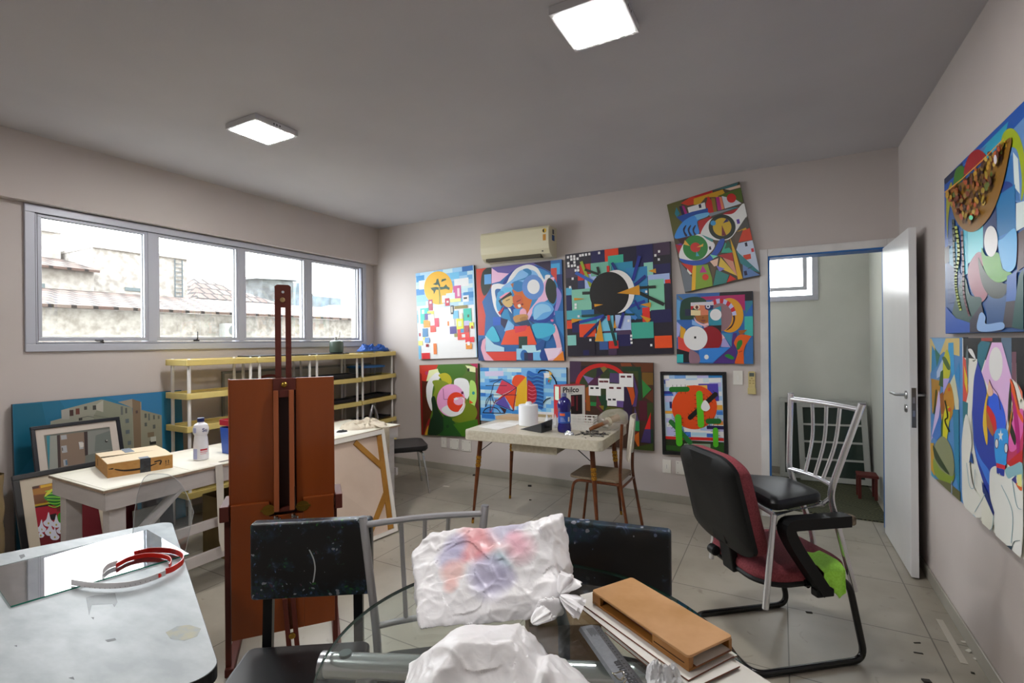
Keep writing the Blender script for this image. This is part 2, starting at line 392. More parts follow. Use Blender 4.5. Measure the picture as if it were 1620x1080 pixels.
# ================================================================== paintings
def paint_material():
    m = D.materials.new('acrylic_on_canvas'); m.use_nodes = True; N = m.node_tree.nodes; L = m.node_tree.links; b = N['Principled BSDF']
    a = N.new('ShaderNodeVertexColor'); a.layer_name = 'paint'; L.new(a.outputs['Color'], b.inputs['Base Color'])
    b.inputs['Roughness'].default_value = .42
    t = N.new('ShaderNodeTexNoise'); t.inputs['Scale'].default_value = 350; tc = N.new('ShaderNodeTexCoord'); L.new(tc.outputs['Object'], t.inputs['Vector'])
    bp = N.new('ShaderNodeBump'); bp.inputs['Strength'].default_value = .06; bp.inputs['Distance'].default_value = .004; L.new(t.outputs['Fac'], bp.inputs['Height']); L.new(bp.outputs[0], b.inputs['Normal'])
    return m
M_art = paint_material()
def clip_poly(P, Q):                          # polygon P inside convex counter-clockwise Q (2D)
    for i in range(len(Q)):
        a, b = Q[i], Q[(i+1) % len(Q)]; out = []
        ins = lambda p: (b[0]-a[0])*(p[1]-a[1])-(b[1]-a[1])*(p[0]-a[0]) >= 0
        for k in range(len(P)):
            p, q = P[k-1], P[k]; ip, iq = ins(p), ins(q)
            if ip != iq:
                d1 = (b[0]-a[0])*(p[1]-a[1])-(b[1]-a[1])*(p[0]-a[0]); d2 = (b[0]-a[0])*(q[1]-a[1])-(b[1]-a[1])*(q[0]-a[0]); t = d1/(d1-d2)
                out.append((p[0]+(q[0]-p[0])*t, p[1]+(q[1]-p[1])*t))
            if iq: out.append(q)
        P = out
        if not P: return []
    return P
def area2(P): return sum(P[i-1][0]*P[i][1]-P[i][0]*P[i-1][1] for i in range(len(P)))
class Art:
    """a flat picture drawn as layers of plain colour on a rectangle: corners TL, TR, BR, BL in metres"""
    def __init__(s, TL, TR, BR, BL, back, to3, gain=1.2, base='#888888', edge='#141416', t=.03, step=.00012):
        s.TL, s.TR, s.BR, s.BL = [Vector(p) for p in (TL, TR, BR, BL)]
        s.U = (s.BR-s.BL).normalized(); s.n = Vector(back)*-1; s.to3 = to3; s.gain = gain; s.step = step; s.k = 1
        s.V = s.n.cross(s.U) if s.n.cross(s.U).z > 0 else -s.n.cross(s.U)
        s.mb = MB(); off = Vector(back)*(t-.0012)
        s.mb.col = lin(edge); s.mb.slab([s.BL, s.BR, s.TR, s.TL], off)
        s.quad = [s.uv3(p) for p in (s.BL, s.BR, s.TR, s.TL)]
        if area2(s.quad) < 0: s.quad.reverse()
        s.layer(s.quad, base)
    def uv3(s, P): d = P-s.BL; return (d.dot(s.U), d.dot(s.V))
    def uv(s, x, y): return s.uv3(s.to3(x, y))
    def colr(s, c): return tuple(min(.86, v*s.gain) for v in lin(c))
    def layer(s, P, c):
        P = clip_poly(P, s.quad)
        if len(P) < 3: return
        if area2(P) < 0: P = P[::-1]
        s.mb.col = s.colr(c); o = s.n*(s.step*s.k); s.k += 1
        pts = [s.BL + s.U*u + s.V*v + o for u, v in P]
        f = list(range(len(pts)))
        if (s.U.cross(s.V)).dot(s.n) < 0: f.reverse()
        s.mb.add(pts, [f])
    def p(s, c, *pts): s.layer([s.uv(*q) for q in pts], c)
    def s_(s, c, *pts, n=6): s.layer([s.uv(q.x, q.y) for q in spline([Vector((a, b, 0)) for a, b in pts], n, True)], c)
    def r(s, c, x0, y0, x1, y1):
        a, b = s.uv(x0, y0), s.uv(x1, y1); s.layer([a, (b[0],a[1]), b, (a[0],b[1])], c)
    def e(s, c, x, y, rx, ry=None, rot=0, a0=0, a1=2*PI, n=40):
        ry = ry or rx; cr, sr = math.cos(rot), math.sin(rot)
        k = [a0+(a1-a0)*i/n for i in range(n + (0 if a1-a0 > 6.2 else 1))]
        s.p(c, *[(x+rx*math.cos(t)*cr-ry*math.sin(t)*sr, y+rx*math.cos(t)*sr+ry*math.sin(t)*cr) for t in k])
    def l(s, c, w, *pts, sm=False):
        P = [Vector((a, b, 0)) for a, b in pts]
        if sm: P = spline(P, 6)
        for a, b in zip(P[:-1], P[1:]):
            d = (b-a); 
            if d.length < 1e-6: continue
            d.normalize(); nn = Vector((-d.y, d.x, 0))*(w/2); e = d*(w*.25 if len(P) > 2 else 0)
            s.p(c, *[(q.x, q.y) for q in (a+nn-e, b+nn+e, b-nn+e, a-nn-e)]); s.k -= 1
        s.k += 1
    def bricks(s, cols, x0, y0, x1, y1, nx, ny, seed=1):
        rn = random.Random(seed); a, b = s.uv(x0, y0), s.uv(x1, y1)
        for j in range(ny):
            x = 0
            while x < nx:
                w = rn.choice((1,1,2,2,3)); h = 1
                u0 = a[0]+(b[0]-a[0])*x/nx; u1 = a[0]+(b[0]-a[0])*min(nx,x+w)/nx; v0 = a[1]+(b[1]-a[1])*j/ny; v1 = a[1]+(b[1]-a[1])*(j+h)/ny
                s.layer([(u0,v0),(u1,v0),(u1,v1),(u0,v1)], rn.choice(cols)); s.k -= 1; x += w
        s.k += 1
def crop(ox, oy, sc_): return lambda X, Y: (ox+X/sc_, oy+Y/sc_)
def on_far(ox, oy, k, t=.03): return lambda X, Y: ony(ox+X/k, oy+Y/k, FAR-t)
def on_right(ox, oy, k, t=.03): return lambda X, Y: onx(ox+X/k, oy+Y/k, XR-t)
def far_art(o, k, TL, TR, BR, BL, **kw):
    f = on_far(*o, k, kw.get('t', .03)); return Art(f(*TL), f(*TR), f(*BR), f(*BL), (0,1,0), f, **kw)
def hang(art, name, label, group='abstract canvases on the far wall', cat='painting'):
    o = art.BL.lerp(art.BR, .5); return solo(name, art.mb, M_art, label, cat, o, group)

# ---- sun and palm tree over coloured houses
a = far_art((640,410), 6, (105,135), (655,55), (690,930), (135,950), base='#a9c9e4')
a.bricks(['#8dbbe0','#a7c8e6','#c4d8ee','#5f9fd0','#7fb2da','#b6d2ea'], 105, 135, 660, 560, 12, 12, 3)
a.r('#1e62a8',545,65,650,105); a.r('#2f86c0',110,160,190,210); a.r('#2a78b8',110,285,190,335); a.r('#c9dcf0',135,205,215,280)
a.r('#66b4da',430,130,520,180); a.r('#2f7fbe',560,315,655,360); a.r('#dbe6f2',470,190,610,250)
a.e('#f0a814',322,272,136,158)
a.r('#dfe9f2',130,480,680,930)
a.p('#17402c',(245,272),(300,262),(335,268),(328,290),(300,288),(280,332),(274,300),(262,292)); a.p('#1b4a30',(333,262),(370,262),(395,238),(405,255),(430,272),(425,292),(395,280),(340,290))
a.p('#17402c',(268,237),(298,222),(305,190),(320,182),(328,215),(340,250),(335,268),(318,240),(300,245)); a.p('#20452c',(348,217),(355,190),(392,183),(398,195),(372,206))
a.l('#8a8a3a',12,(328,275),(335,340),(335,420))
rn = random.Random(5)
house = ['#f3ede2','#f6d8dc','#e8c45a','#36b3a6','#9adfe0','#c7e0ee','#e4c948','#f2a83a','#4a7fae','#55468e','#e9e36b','#d8517a','#cc3040','#f0f0ea','#a8d6ee','#e8e8e0']
for (c,x0,y0,x1,y1) in (('#c4528f',462,255,540,370),('#ecc3cc',500,275,525,350),('#c9ecef',395,325,480,380),('#f4e98a',432,378,535,400),('#eee9e4',552,345,612,400),('#3a2a2a',562,362,595,375),('#a23a52',228,385,270,485),('#e7c9d4',238,400,258,420),('#f1f1ec',205,400,228,480),
 ('#f2cfd2',355,345,400,410),('#b8243c',385,372,430,440),('#f3e7e3',400,395,420,412),('#2fb3a4',150,468,230,520),('#cfeaea',165,480,190,520),('#e6dd4a',218,495,280,525),('#54458a',195,518,255,572),('#2fb3a4',150,520,195,610),('#e8912e',182,580,245,645),('#f4e4c8',225,525,285,580),
 ('#cfeef2',128,615,180,680),('#3f7aa8',172,658,225,735),('#eceae4',135,690,172,735),('#a24450',137,700,158,730),('#dfe061',178,740,205,765),('#e8ea7a',132,775,175,815),('#74b3d4',135,825,160,945),('#d84a3a',245,630,300,690),('#e0405a',285,560,330,640),('#f07a3a',275,800,310,900),('#8f1620',205,805,232,830),('#c81a22',165,890,245,945),
 ('#6fb6dc',460,490,515,560),('#8a7a3a',475,445,600,462),('#24b7a0',560,470,640,590),('#3c5a3a',598,525,618,550),('#a9c5dc',570,590,640,630),('#b9b4da',565,585,615,630),('#d6d838',495,565,565,665),('#cfe4b0',510,588,545,635),('#e87a2a',410,590,430,630),('#eef4f6',425,570,480,630),('#4a3f8c',432,640,495,705),('#8f8a4a',475,705,510,735),('#d8403a',505,665,620,760),('#3a8ab8',535,660,568,695),('#a8404a',570,630,618,690),('#f2efe8',545,712,580,740),('#f0e04a',618,600,660,650),('#a8282c',635,632,655,658),('#d8202a',580,740,665,785),('#e88a20',585,800,645,850),('#f6efe2',598,782,625,815),('#2a2a3a',440,440,468,520),('#efd9c8',448,450,460,505),('#d63c2c',520,700,548,745),('#6a9ad0',195,745,240,790),('#f2d8c0',530,515,555,565)):
    a.r(c,x0,y0,x1,y1)
hang(a, 'painting', 'canvas of an orange sun with a palm tree above stacked coloured houses')

# ---- embracing couple among swirling blue waves
a = far_art((740,400), 5.684, (75,145), (845,58), (873,968), (100,968), base='#1c5e9e')
a.p('#c23a24',(75,140),(215,130),(215,300),(130,440),(160,560),(150,740),(95,740)); a.s_('#15241c',(150,150),(215,130),(212,290),(150,385),(118,300),(125,200)); a.r('#5a9ad2',148,195,212,278)
a.p('#5a4f96',(215,130),(480,95),(700,70),(560,130),(350,190),(250,170)); a.p('#e2b0cc',(215,135),(270,175),(370,185),(290,255),(215,275))
a.p('#241034',(590,90),(745,70),(745,170),(690,140)); a.r('#3a9ed0',748,98,830,190); a.r('#c03a2c',748,138,803,280); a.r('#0e2a6a',800,195,850,330)
a.e('#15388a',560,365,262,255); a.e('#2b7fb8',590,350,225,220)
a.s_('#e4eaf4',(215,300),(270,275),(340,280),(380,210),(440,140),(540,105),(620,130),(660,190),(690,240),(700,200),(745,205),(700,270),(660,300),(620,260),(560,200),(460,190),(400,260),(330,320),(250,330),(260,430),(300,575),(250,520),(222,420))
a.s_('#7ab0dc',(300,320),(400,240),(470,160),(560,150),(620,180),(650,260),(600,300),(500,260),(400,330),(330,420),(300,420)); a.s_('#2a7ab0',(495,150),(540,140),(575,170),(560,215),(510,240),(440,250),(520,220),(545,190),(520,170))
a.p('#c8641c',(400,330),(500,320),(580,420),(540,560),(440,420)); a.s_('#2474ae',(400,270),(450,250),(500,270),(500,330),(450,350),(405,320)); a.p('#b06a3a',(385,278),(415,272),(405,315))
a.s_('#dcb0cc',(690,260),(780,220),(740,330),(720,420),(620,470),(550,600),(540,540),(640,400)); a.s_('#15241c',(735,225),(790,280),(800,380),(775,455),(730,430),(700,350),(705,270))
a.e('#5a86c6',588,308,98,112); a.e('#ece6e4',592,304,56,65)
a.e('#5a9ed4',680,530,100,92); a.s_('#86bce2',(600,500),(650,460),(720,470),(750,520),(680,540),(600,600)); a.s_('#143c90',(600,610),(700,590),(770,520),(815,400),(825,300),(845,380),(800,540),(700,630))
a.s_('#8a7cc0',(800,310),(845,380),(820,490),(775,560),(800,420)); a.p('#2a78b4',(780,520),(860,520),(868,760),(800,640))
# people: hats, faces, shoulders, hands
a.p('#5fb4da',(255,470),(270,360),(330,310),(400,310),(395,370),(290,390)); a.s_('#4a9ccc',(255,440),(280,350),(330,360),(300,500),(270,520))
a.p('#1e120c',(277,430),(385,345),(400,375),(300,430),(320,470),(300,475)); a.p('#e08aa0',(285,400),(345,358),(385,350),(300,410))
a.s_('#c8a86a',(312,430),(385,385),(405,400),(412,450),(385,485),(340,480)); a.s_('#c2562c',(405,400),(440,378),(485,395),(490,470),(460,505),(420,480))
a.l('#1a1010',6,(345,430),(380,415)); a.l('#1a1010',6,(440,440),(478,420)); a.l('#1a1010',5,(400,455),(420,462)); a.s_('#e8d8c8',(450,470),(470,460),(480,480),(462,492)); a.e('#7a2a20',492,462,10,8)
a.p('#b01c2c',(275,535),(330,480),(318,520),(290,560)); a.p('#2484b4',(330,510),(390,500),(420,640),(300,575)); a.p('#1a5e96',(355,490),(405,520),(440,640),(395,620)); a.p('#f0ece4',(360,490),(385,500),(400,545),(378,520)); a.r('#3a8cc8',412,505,475,565)
a.e('#e0a0b0',500,540,32,42); a.s_('#b8864a',(410,585),(440,560),(520,550),(545,575),(520,610),(440,630)); a.s_('#a0703a',(470,590),(520,570),(540,600),(490,615))
a.p('#1e1a44',(300,585),(365,600),(335,680),(300,640)); a.r('#1a58b8',228,578,300,650); a.p('#1e3a5c',(420,630),(545,600),(620,640),(650,720),(590,700)); a.p('#20609c',(545,600),(655,690),(650,720),(610,720))
a.p('#7ab0e0',(330,700),(365,600),(420,650),(400,740)); a.s_('#3cb0cc',(165,740),(225,660),(270,730),(290,790),(240,800),(200,780)); a.p('#a8cbee',(160,740),(240,820),(330,850),(330,885),(165,885))
a.p('#e04a24',(345,700),(560,655),(625,825),(300,825)); a.r('#12352c',460,752,540,858); a.p('#d03040',(420,660),(540,650),(520,700),(430,720)); a.r('#aed4ee',490,830,660,895); a.r('#8cc0ea',440,860,500,960)
a.p('#1c4e8e',(610,830),(700,760),(690,860),(620,880)); a.r('#6ab0e0',590,890,660,965); a.r('#3a1c4a',540,900,590,965); a.e('#163e88',690,920,40,50); a.e('#1c60a4',510,920,34,50)
a.s_('#d8a8b8',(760,690),(790,640),(830,760),(850,900),(800,960),(725,965),(800,860)); a.p('#e4c8d8',(725,960),(690,860),(850,850),(800,940)); a.p('#d87a1c',(765,968),(860,880),(872,968)); a.s_('#2c84bc',(640,750),(730,720),(790,640),(760,720),(720,790))
a.s_('#d8a0b4',(130,800),(165,770),(165,880),(240,966),(160,966),(125,880)); a.p('#d03828',(165,890),(440,885),(440,968),(240,968)); a.p('#1a3c74',(95,800),(140,760),(120,860),(155,968),(100,968)); a.r('#1a2a4a',510,895,545,965)
a.s_('#3aa8c8',(590,640),(760,640),(780,720),(640,770),(600,720)); a.s_('#c66ca0',(750,598),(775,600),(770,618),(752,615))
hang(a, 'painting', 'canvas of a hatted couple embracing inside swirling blue waves')

# ---- black disc eclipse with coloured rays
a = far_art((880,370), 5.143, (72,168), (928,60), (955,975), (95,995), base='#1b1726')
for (c,x0,y0,x1,y1) in (('#15134a',280,120,395,240),('#1a1630',510,95,655,235),('#15134e',650,95,790,250),('#3e2a44',790,70,925,175),('#1a1726',800,180,930,245),('#15144e',790,250,930,330),
 ('#d63a14',393,120,508,215),('#c42c20',190,250,280,335),('#3a2e46',78,285,175,350),('#1b2a5a',175,375,230,440),('#9fb4dc',230,330,330,440),('#6fae98',280,240,450,330),('#3aa88e',420,180,548,250),('#2a86aa',450,240,625,330),('#8cc8b4',712,235,790,340),('#c0281a',175,340,228,375),
 ('#2e7fb4',565,280,745,420),('#9db2dc',745,335,925,400),('#7cc0a0',750,375,885,620),('#d02a18',885,372,930,402),('#1a1430',885,402,935,640),('#4aa0c0',78,440,130,500),('#7ab8a0',125,455,290,625),('#14144a',80,500,128,625),('#4aa0a8',85,625,220,690),('#2a6a9c',205,620,310,680),('#14124a',770,620,940,715),
 ('#2a7cae',600,410,750,640),('#d0281c',700,600,765,715),('#1c6a9a',560,600,700,690),('#d04020',85,705,130,770),('#1a1750',130,720,190,800),('#3a9ca4',190,680,330,740),('#d8461a',188,735,325,835),('#6ab8d4',330,670,470,790),('#a4b6de',480,660,612,790),('#3aa08c',612,722,795,845),('#15124a',500,815,612,910),('#452f4e',385,790,610,815),
 ('#e04a12',800,830,945,925),('#7ab8b0',92,825,165,905),('#1a1424',165,840,320,990),('#62bcd0',318,810,495,870),('#31538c',352,875,425,940),('#3e2a46',425,925,495,985),('#c42a20',428,870,508,930),('#10104a',220,945,270,985)): a.r(c,x0,y0,x1,y1)
for x, y in ((97,190),(123,184),(148,183),(197,176),(218,172),(244,169),(271,164),(350,155),(125,208),(149,205),(175,202),(100,239),(150,231),(103,262),(130,260),(153,257),(179,271),(181,296),(160,297),(136,364),(115,434),(838,143),(808,175),(836,208),(734,470),(160,575),(160,600),(280,862),(612,828),(612,855),(615,884),(775,904),(590,706),(185,670)): a.r('#e8e6e2',x-9,y-9,x+9,y+9)
for c,w,P in (('#8a9a1c',24,((205,225),(285,430))),('#101812',20,((235,290),(350,330))),('#0f1a14',20,((337,268),(350,320))),('#c02818',22,((423,260),(425,310))),('#142a70',22,((455,235),(490,295))),('#182a86',26,((680,180),(625,380))),('#15267a',24,((730,340),(640,415))),('#2a56a8',26,((160,315),(300,390))),('#14201c',24,((215,482),(280,480))),('#101c14',22,((680,438),(812,430))),('#0e1a14',28,((680,480),(880,575))),('#1a3890',24,((550,610),(725,545))),('#16267c',18,((640,540),(680,615))),('#3a78bc',30,((575,620),(655,690))),('#123c34',20,((210,668),(400,658))),('#123c34',16,((520,655),(640,655))),('#1a3c98',22,((190,720),(390,665))),('#141c5c',22,((230,840),(400,670))),('#16247c',24,((550,640),(515,768))),('#0f3a34',24,((430,690),(490,910))),('#c03020',22,((428,660),(430,705)))): a.l(c,w,*P)
a.e('#dcd9d6',492,470,148,176); a.e('#0b0a0b',435,485,160,176)
for P in (((500,482),(678,415),(684,498)),((750,302),(812,282),(815,320)),((148,520),(235,527),(150,542)),((312,570),(385,574),(315,594)),((685,575),(772,556),(770,600)),((685,660),(776,690),(745,722)),((130,688),(220,695),(128,727)),((360,690),(318,873),(390,873)),((480,700),(468,765),(494,765))): a.p('#c88a16',*P)
hang(a, 'painting', 'dark canvas of a black disc with coloured rays and gold arrowheads')

# ---- cubist eyes, hung crooked
a = far_art((1040,280), 6, (90,262), (778,42), (978,932), (261,1094), base='#4c4030')
a.p('#5a5a2a',(90,262),(240,215),(215,300),(250,430),(160,570),(130,470)); a.p('#c63a1c',(220,250),(345,170),(520,130),(540,190),(345,205),(345,260),(290,270)); a.p('#b0181c',(300,185),(520,128),(510,150),(370,190))
a.p('#c8981c',(345,205),(620,118),(640,150),(570,190),(460,190),(400,260),(345,262)); a.p('#3a6a70',(520,130),(770,50),(740,100),(680,118),(630,110)); a.p('#d8b8a4',(640,115),(785,72),(790,98),(690,125)); a.p('#4e6420',(570,180),(795,100),(812,240),(700,210),(610,185))
a.p('#c8ccd4',(610,180),(740,210),(800,250),(640,300)); a.e('#c41e18',703,200,44,44); a.p('#dce0ea',(285,290),(450,240),(460,300),(300,345)); a.r('#141238',390,262,420,290)
for c,P in (('#c01a1c',((480,180),(460,260),(480,350),(535,340),(520,230))),('#8a6a1c',((510,200),(545,200),(565,330),(535,335))),('#b01878',((555,190),(585,190),(610,310),(575,320))),('#d87a5a',((585,185),(610,190),(635,300),(610,310))),('#2a7a8a',((180,285),(215,350),(185,380),(165,350))),('#241040',((205,280),(230,275),(260,355),(235,362))),('#a8207c',((232,272),(255,275),(288,350),(262,355)))): a.p(c,*P)
a.p('#16489c',(180,380),(330,330),(480,295),(480,345),(340,360),(240,430)); a.p('#808890',(480,345),(770,285),(700,310),(500,375)); a.p('#3a8490',(640,310),(740,285),(770,295))
a.s_('#3a8ad8',(165,580),(220,450),(330,370),(480,335),(480,370),(390,410),(380,450),(395,535),(300,560)); a.s_('#6ab0e4',(360,360),(480,338),(478,372),(385,405),(370,385))
for x in (255,300,345): a.s_('#18143c',(x+10,460),(x-12,500),(x+10,560),(x+30,555),(x+5,510),(x+20,462))
a.p('#b01c20',(385,420),(520,370),(430,500),(405,550)); a.p('#a81a20',(640,340),(770,295),(740,355),(600,370))
a.s_('#e6e2da',(410,545),(480,420),(600,360),(720,345),(820,250),(850,370),(760,500),(680,590),(560,600),(480,570)); a.e('#16241a',615,475,128,120); a.e('#c8a41c',615,474,88,86); a.p('#6a1420',(612,455),(655,555),(612,558)); a.p('#1e1c5c',(655,395),(622,440),(680,420)); a.e('#3a90c4',530,437,26,24)
a.r('#5a3aa0',750,405,785,440); a.p('#4a4844',(840,380),(880,480),(800,500),(760,500)); a.p('#c8981c',(750,520),(840,480),(850,500)); a.p('#c83a18',(810,510),(885,480),(910,595),(770,620)); a.p('#b8c4d8',(765,630),(910,598),(970,900),(800,760),(750,690)); a.r('#141838',828,625,858,655); a.r('#c01c30',888,680,920,708); a.p('#c43a1c',(815,742),(885,728),(890,775),(822,790))
a.p('#56483c',(730,540),(810,500),(750,690)); a.p('#3c1018',(190,590),(385,545),(330,600),(230,640)); a.r('#6a2a9c',190,640,240,680); a.p('#a81c2c',(170,640),(245,650),(215,760))
a.s_('#e8e6e0',(212,770),(245,640),(330,570),(420,545),(545,640),(480,740),(380,790)); a.e('#1c7a2c',362,672,118,118); a.e('#c02418',362,668,48,46); a.p('#e0a83c',(262,598),(310,655),(250,640)); a.p('#e0a03a',(372,668),(438,632),(432,660)); a.p('#3a9cb0',(372,705),(400,750),(366,752)); a.r('#16141c',488,662,514,688)
a.s_('#1a4aa8',(210,775),(300,790),(420,790),(520,720),(590,600),(640,595),(600,700),(500,800),(380,840),(260,820)); a.p('#3c8a84',(420,548),(530,590),(525,620),(470,590)); a.p('#2a9a80',(645,620),(720,720),(605,720)); a.p('#145c3c',(668,600),(712,662),(638,682)); a.p('#7ad0b0',(500,735),(575,750),(530,775))
a.p('#d0a41c',(690,575),(740,700),(810,965),(765,972),(712,700)); a.p('#a82020',(575,745),(710,715),(725,805)); a.p('#d0b03c',(600,760),(760,940),(580,860)); a.p('#c88a74',(620,765),(720,800),(760,945)); a.p('#e8b8a0',(500,800),(580,770),(570,840),(540,850)); a.p('#7a78c4',(560,840),(640,870),(590,900))
a.p('#2c7a80',(750,700),(980,910),(880,880),(790,820)); a.p('#5c7cae',(810,830),(975,930),(815,960)); a.r('#1c1a38',820,895,856,930); a.l('#3a4a58',8,(860,870),(900,850)); a.p('#c8281c',(690,930),(750,970),(660,1000)); a.p('#2c7a74',(560,880),(680,930),(655,1005),(530,1035)); a.p('#5a4a34',(500,830),(560,860),(530,990))
a.p('#7a9a2c',(365,840),(480,830),(520,960),(525,1035),(365,1075)); a.p('#e0aa1c',(335,840),(370,840),(362,1078),(325,1088)); a.p('#c83020',(225,815),(340,840),(330,915)); a.p('#e0dcd4',(285,870),(330,920),(280,940)); a.p('#2c2848',(275,855),(240,910),(278,925)); a.e('#7a2050',297,957,22,22); a.p('#b02880',(432,838),(472,905),(402,908)); a.e('#d0301c',457,950,30,30); a.p('#6a7078',(210,800),(330,950),(325,1085),(262,1092))
hang(a, 'painting', 'cubist canvas of two round eyes hung crooked beside the doorway')

# ---- face and white disc
a = far_art((1050,450), 7.712, (155,118), (1085,78), (1093,968), (160,958), base='#2c62a4')
a.p('#3a6aa0',(155,118),(420,112),(350,160),(210,190),(200,440),(158,440)); a.p('#5a9ac8',(160,180),(205,200),(200,430),(160,430)); a.p('#6a6a34',(165,125),(240,180),(215,190)); a.r('#16121c',680,85,1085,195); a.p('#2a58a0',(415,110),(690,100),(660,135),(430,150)); a.p('#a81c60',(450,150),(990,120),(990,320),(800,180),(500,190))
a.p('#2c7a90',(1000,200),(1085,195),(1085,330),(1000,370)); a.p('#1f64b4',(1085,230),(985,385),(1085,385)); a.r('#3ab0a8',985,388,1090,625); a.p('#3a70b0',(700,590),(850,590),(850,760),(760,640))
a.s_('#123c2c',(205,430),(210,230),(280,165),(420,150),(520,200),(500,330),(330,430)); a.r('#1c2440',260,300,340,380); a.p('#2a5ea8',(165,430),(345,430),(480,500),(330,530),(260,540)); a.p('#7aa8dc',(345,430),(470,480),(470,520),(345,490)); a.p('#9aa4d8',(160,450),(210,500),(190,620),(160,650))
a.e('#d8981c',805,375,168,210); a.e('#8a6a70',690,390,145,180); a.s_('#2c1024',(830,350),(850,410),(830,490),(760,560),(830,520),(870,430),(860,350))
for i in range(9):
    t0 = -2.35+i*.25; cx, cy = 690, 395; a.p('#c01c28' if i % 2 else '#b4b8dc', *[(cx+rr*math.cos(t)*1.0, cy+rr*1.12*math.sin(t)) for rr, t in ((150,t0),(200,t0),(200,t0+.25),(150,t0+.25))])
a.r('#c9c4cc',330,220,610,260); a.p('#d07a5a',(420,250),(545,255),(545,490),(420,450)); a.p('#b01c24',(330,262),(380,262),(350,300),(332,310)); a.e('#e8c8b4',402,275,38,30); a.e('#5a2818',405,278,18,22); a.p('#e4cc9c',(332,310),(450,315),(450,380),(332,375)); a.p('#9a5a22',(380,380),(545,370),(540,460),(480,475),(400,440)); a.s_('#e0b0b0',(370,390),(400,440),(480,480),(545,470),(540,510),(470,500),(390,450)); a.s_('#7a3a30',(450,435),(490,428),(515,440),(485,455)); a.p('#5a2a1a',(468,400),(490,395),(480,415))
a.p('#14245c',(500,255),(610,250),(600,300),(560,320),(510,300)); a.e('#c8ccd8',542,268,26,26); a.e('#14101c',542,268,11,11); a.p('#2a8aa0',(545,320),(700,260),(705,500),(550,495)); a.e('#e6e2e0',636,368,70,70)
a.p('#0f141c',(490,505),(705,495),(700,590),(560,560)); a.p('#c8a0b8',(540,510),(480,500),(500,530)); a.p('#d09a1c',(205,500),(270,545),(250,710),(200,710)); a.p('#d0443a',(175,630),(320,700),(330,830),(178,822)); a.p('#10121c',(160,780),(320,825),(318,950),(162,950)); a.r('#2ea8a8',162,850,240,952)
a.e('#8c0a1c',568,662,148,152); a.p('#e0b8c4',(712,600),(750,650),(715,670)); a.p('#a098cc',(715,670),(750,655),(815,765),(700,760)); a.p('#2f7ed0',(430,780),(815,765),(600,950),(440,950)); a.s_('#8a6a78',(320,800),(400,830),(440,880),(430,955),(320,955)); a.e('#d8dce4',523,883,27,29)
a.p('#4a2a78',(815,770),(850,590),(890,590),(880,960),(600,960)); a.s_('#d85a14',(860,700),(930,610),(1080,640),(1010,720),(975,830),(980,965),(870,965),(905,830),(880,760)); a.s_('#2f68a4',(985,965),(990,800),(1030,690),(1085,650),(1092,968)); a.s_('#1e7a2c',(890,780),(900,700),(950,675),(960,720),(920,790)); a.s_('#1e8430',(745,870),(790,848),(860,890),(830,912)); a.p('#9a5a1c',(910,560),(1020,550),(970,600),(930,610)); a.l('#a83a1c',10,(915,825),(960,808)); a.p('#3a8ab0',(710,590),(830,600),(830,760))
a.e('#e4e0dc',390,655,145,147); a.r('#0f0d0d',372,632,398,658)
hang(a, 'painting', 'small square canvas of a half face above a large white disc')

# ---- pink and red fruit rings in green leaves
a = far_art((640,560), 6.231, (145,108), (725,92), (745,818), (165,795), base='#4a6a1c')
a.p('#c03020',(148,110),(330,105),(300,180),(200,280),(155,280)); a.e('#b0305a',218,187,16,18); a.p('#d8dca8',(240,160),(350,140),(340,260),(215,265)); a.p('#4a1c0c',(155,260),(230,270),(210,420),(270,560),(200,795),(168,795)); a.p('#8a1418',(150,180),(170,200),(185,795),(168,795))
a.s_('#e4e2e0',(215,330),(250,240),(320,180),(360,220),(290,300),(270,440),(270,560),(225,460)); a.s_('#3c6a14',(340,180),(350,105),(560,100),(600,180),(520,240),(450,230),(400,190)); a.p('#d8f0a8',(600,110),(700,125),(700,180),(640,170)); a.p('#a8184c',(640,95),(722,92),(722,140),(700,130)); a.r('#1a1a18',620,140,642,170); a.p('#5a1c18',(700,140),(722,140),(742,790),(700,660))
a.s_('#b0a820',(335,205),(400,185),(450,215),(465,280),(420,330),(380,290),(360,240)); a.s_('#7a8a24',(275,270),(330,255),(400,270),(440,310),(330,380),(310,500),(275,440),(300,340)); a.s_('#dcdce4',(490,260),(560,235),(630,270),(640,400),(580,470),(510,380)); a.s_('#a8d068',(650,260),(700,290),(710,440),(665,560),(640,480),(640,360)); a.e('#2a8a8a',680,383,14,16); a.p('#d04a1c',(640,450),(680,480),(640,490))
a.s_('#0f2c18',(265,440),(300,420),(330,540),(390,640),(385,740),(330,795),(240,795),(230,700),(280,590)); a.s_('#1d4a1a',(390,600),(480,640),(500,680),(560,700),(570,812),(350,800),(385,740)); a.s_('#6a7a14',(470,640),(560,580),(590,430),(640,480),(700,520),(715,600),(650,680),(520,670)); a.p('#3c6c14',(480,690),(720,640),(742,815),(570,812)); a.e('#123418',425,712,14,16)
a.s_('#8a1c20',(190,795),(230,660),(255,640),(220,795)); a.s_('#c89a2c',(200,795),(235,700),(225,795))
a.e('#e098c4',460,455,140,160); a.s_('#ecdcdc',(365,550),(430,500),(590,470),(580,560),(520,605),(440,610)); a.e('#d83a1a',510,472,88,98); a.s_('#f0e6e4',(555,420),(590,440),(585,520),(530,570),(575,500),(560,450)); a.e('#e8a0bc',535,462,50,40); a.p('#f4f0ee',(485,440),(510,425),(540,440),(500,455)); a.l('#8a4a70',5,(382,340),(390,445),(430,445)); a.r('#5a1a3a',560,368,584,394); a.p('#b8a0a8',(540,435),(585,412),(575,430))
hang(a, 'painting', 'canvas of a pink and red ringed fruit among green leaves')

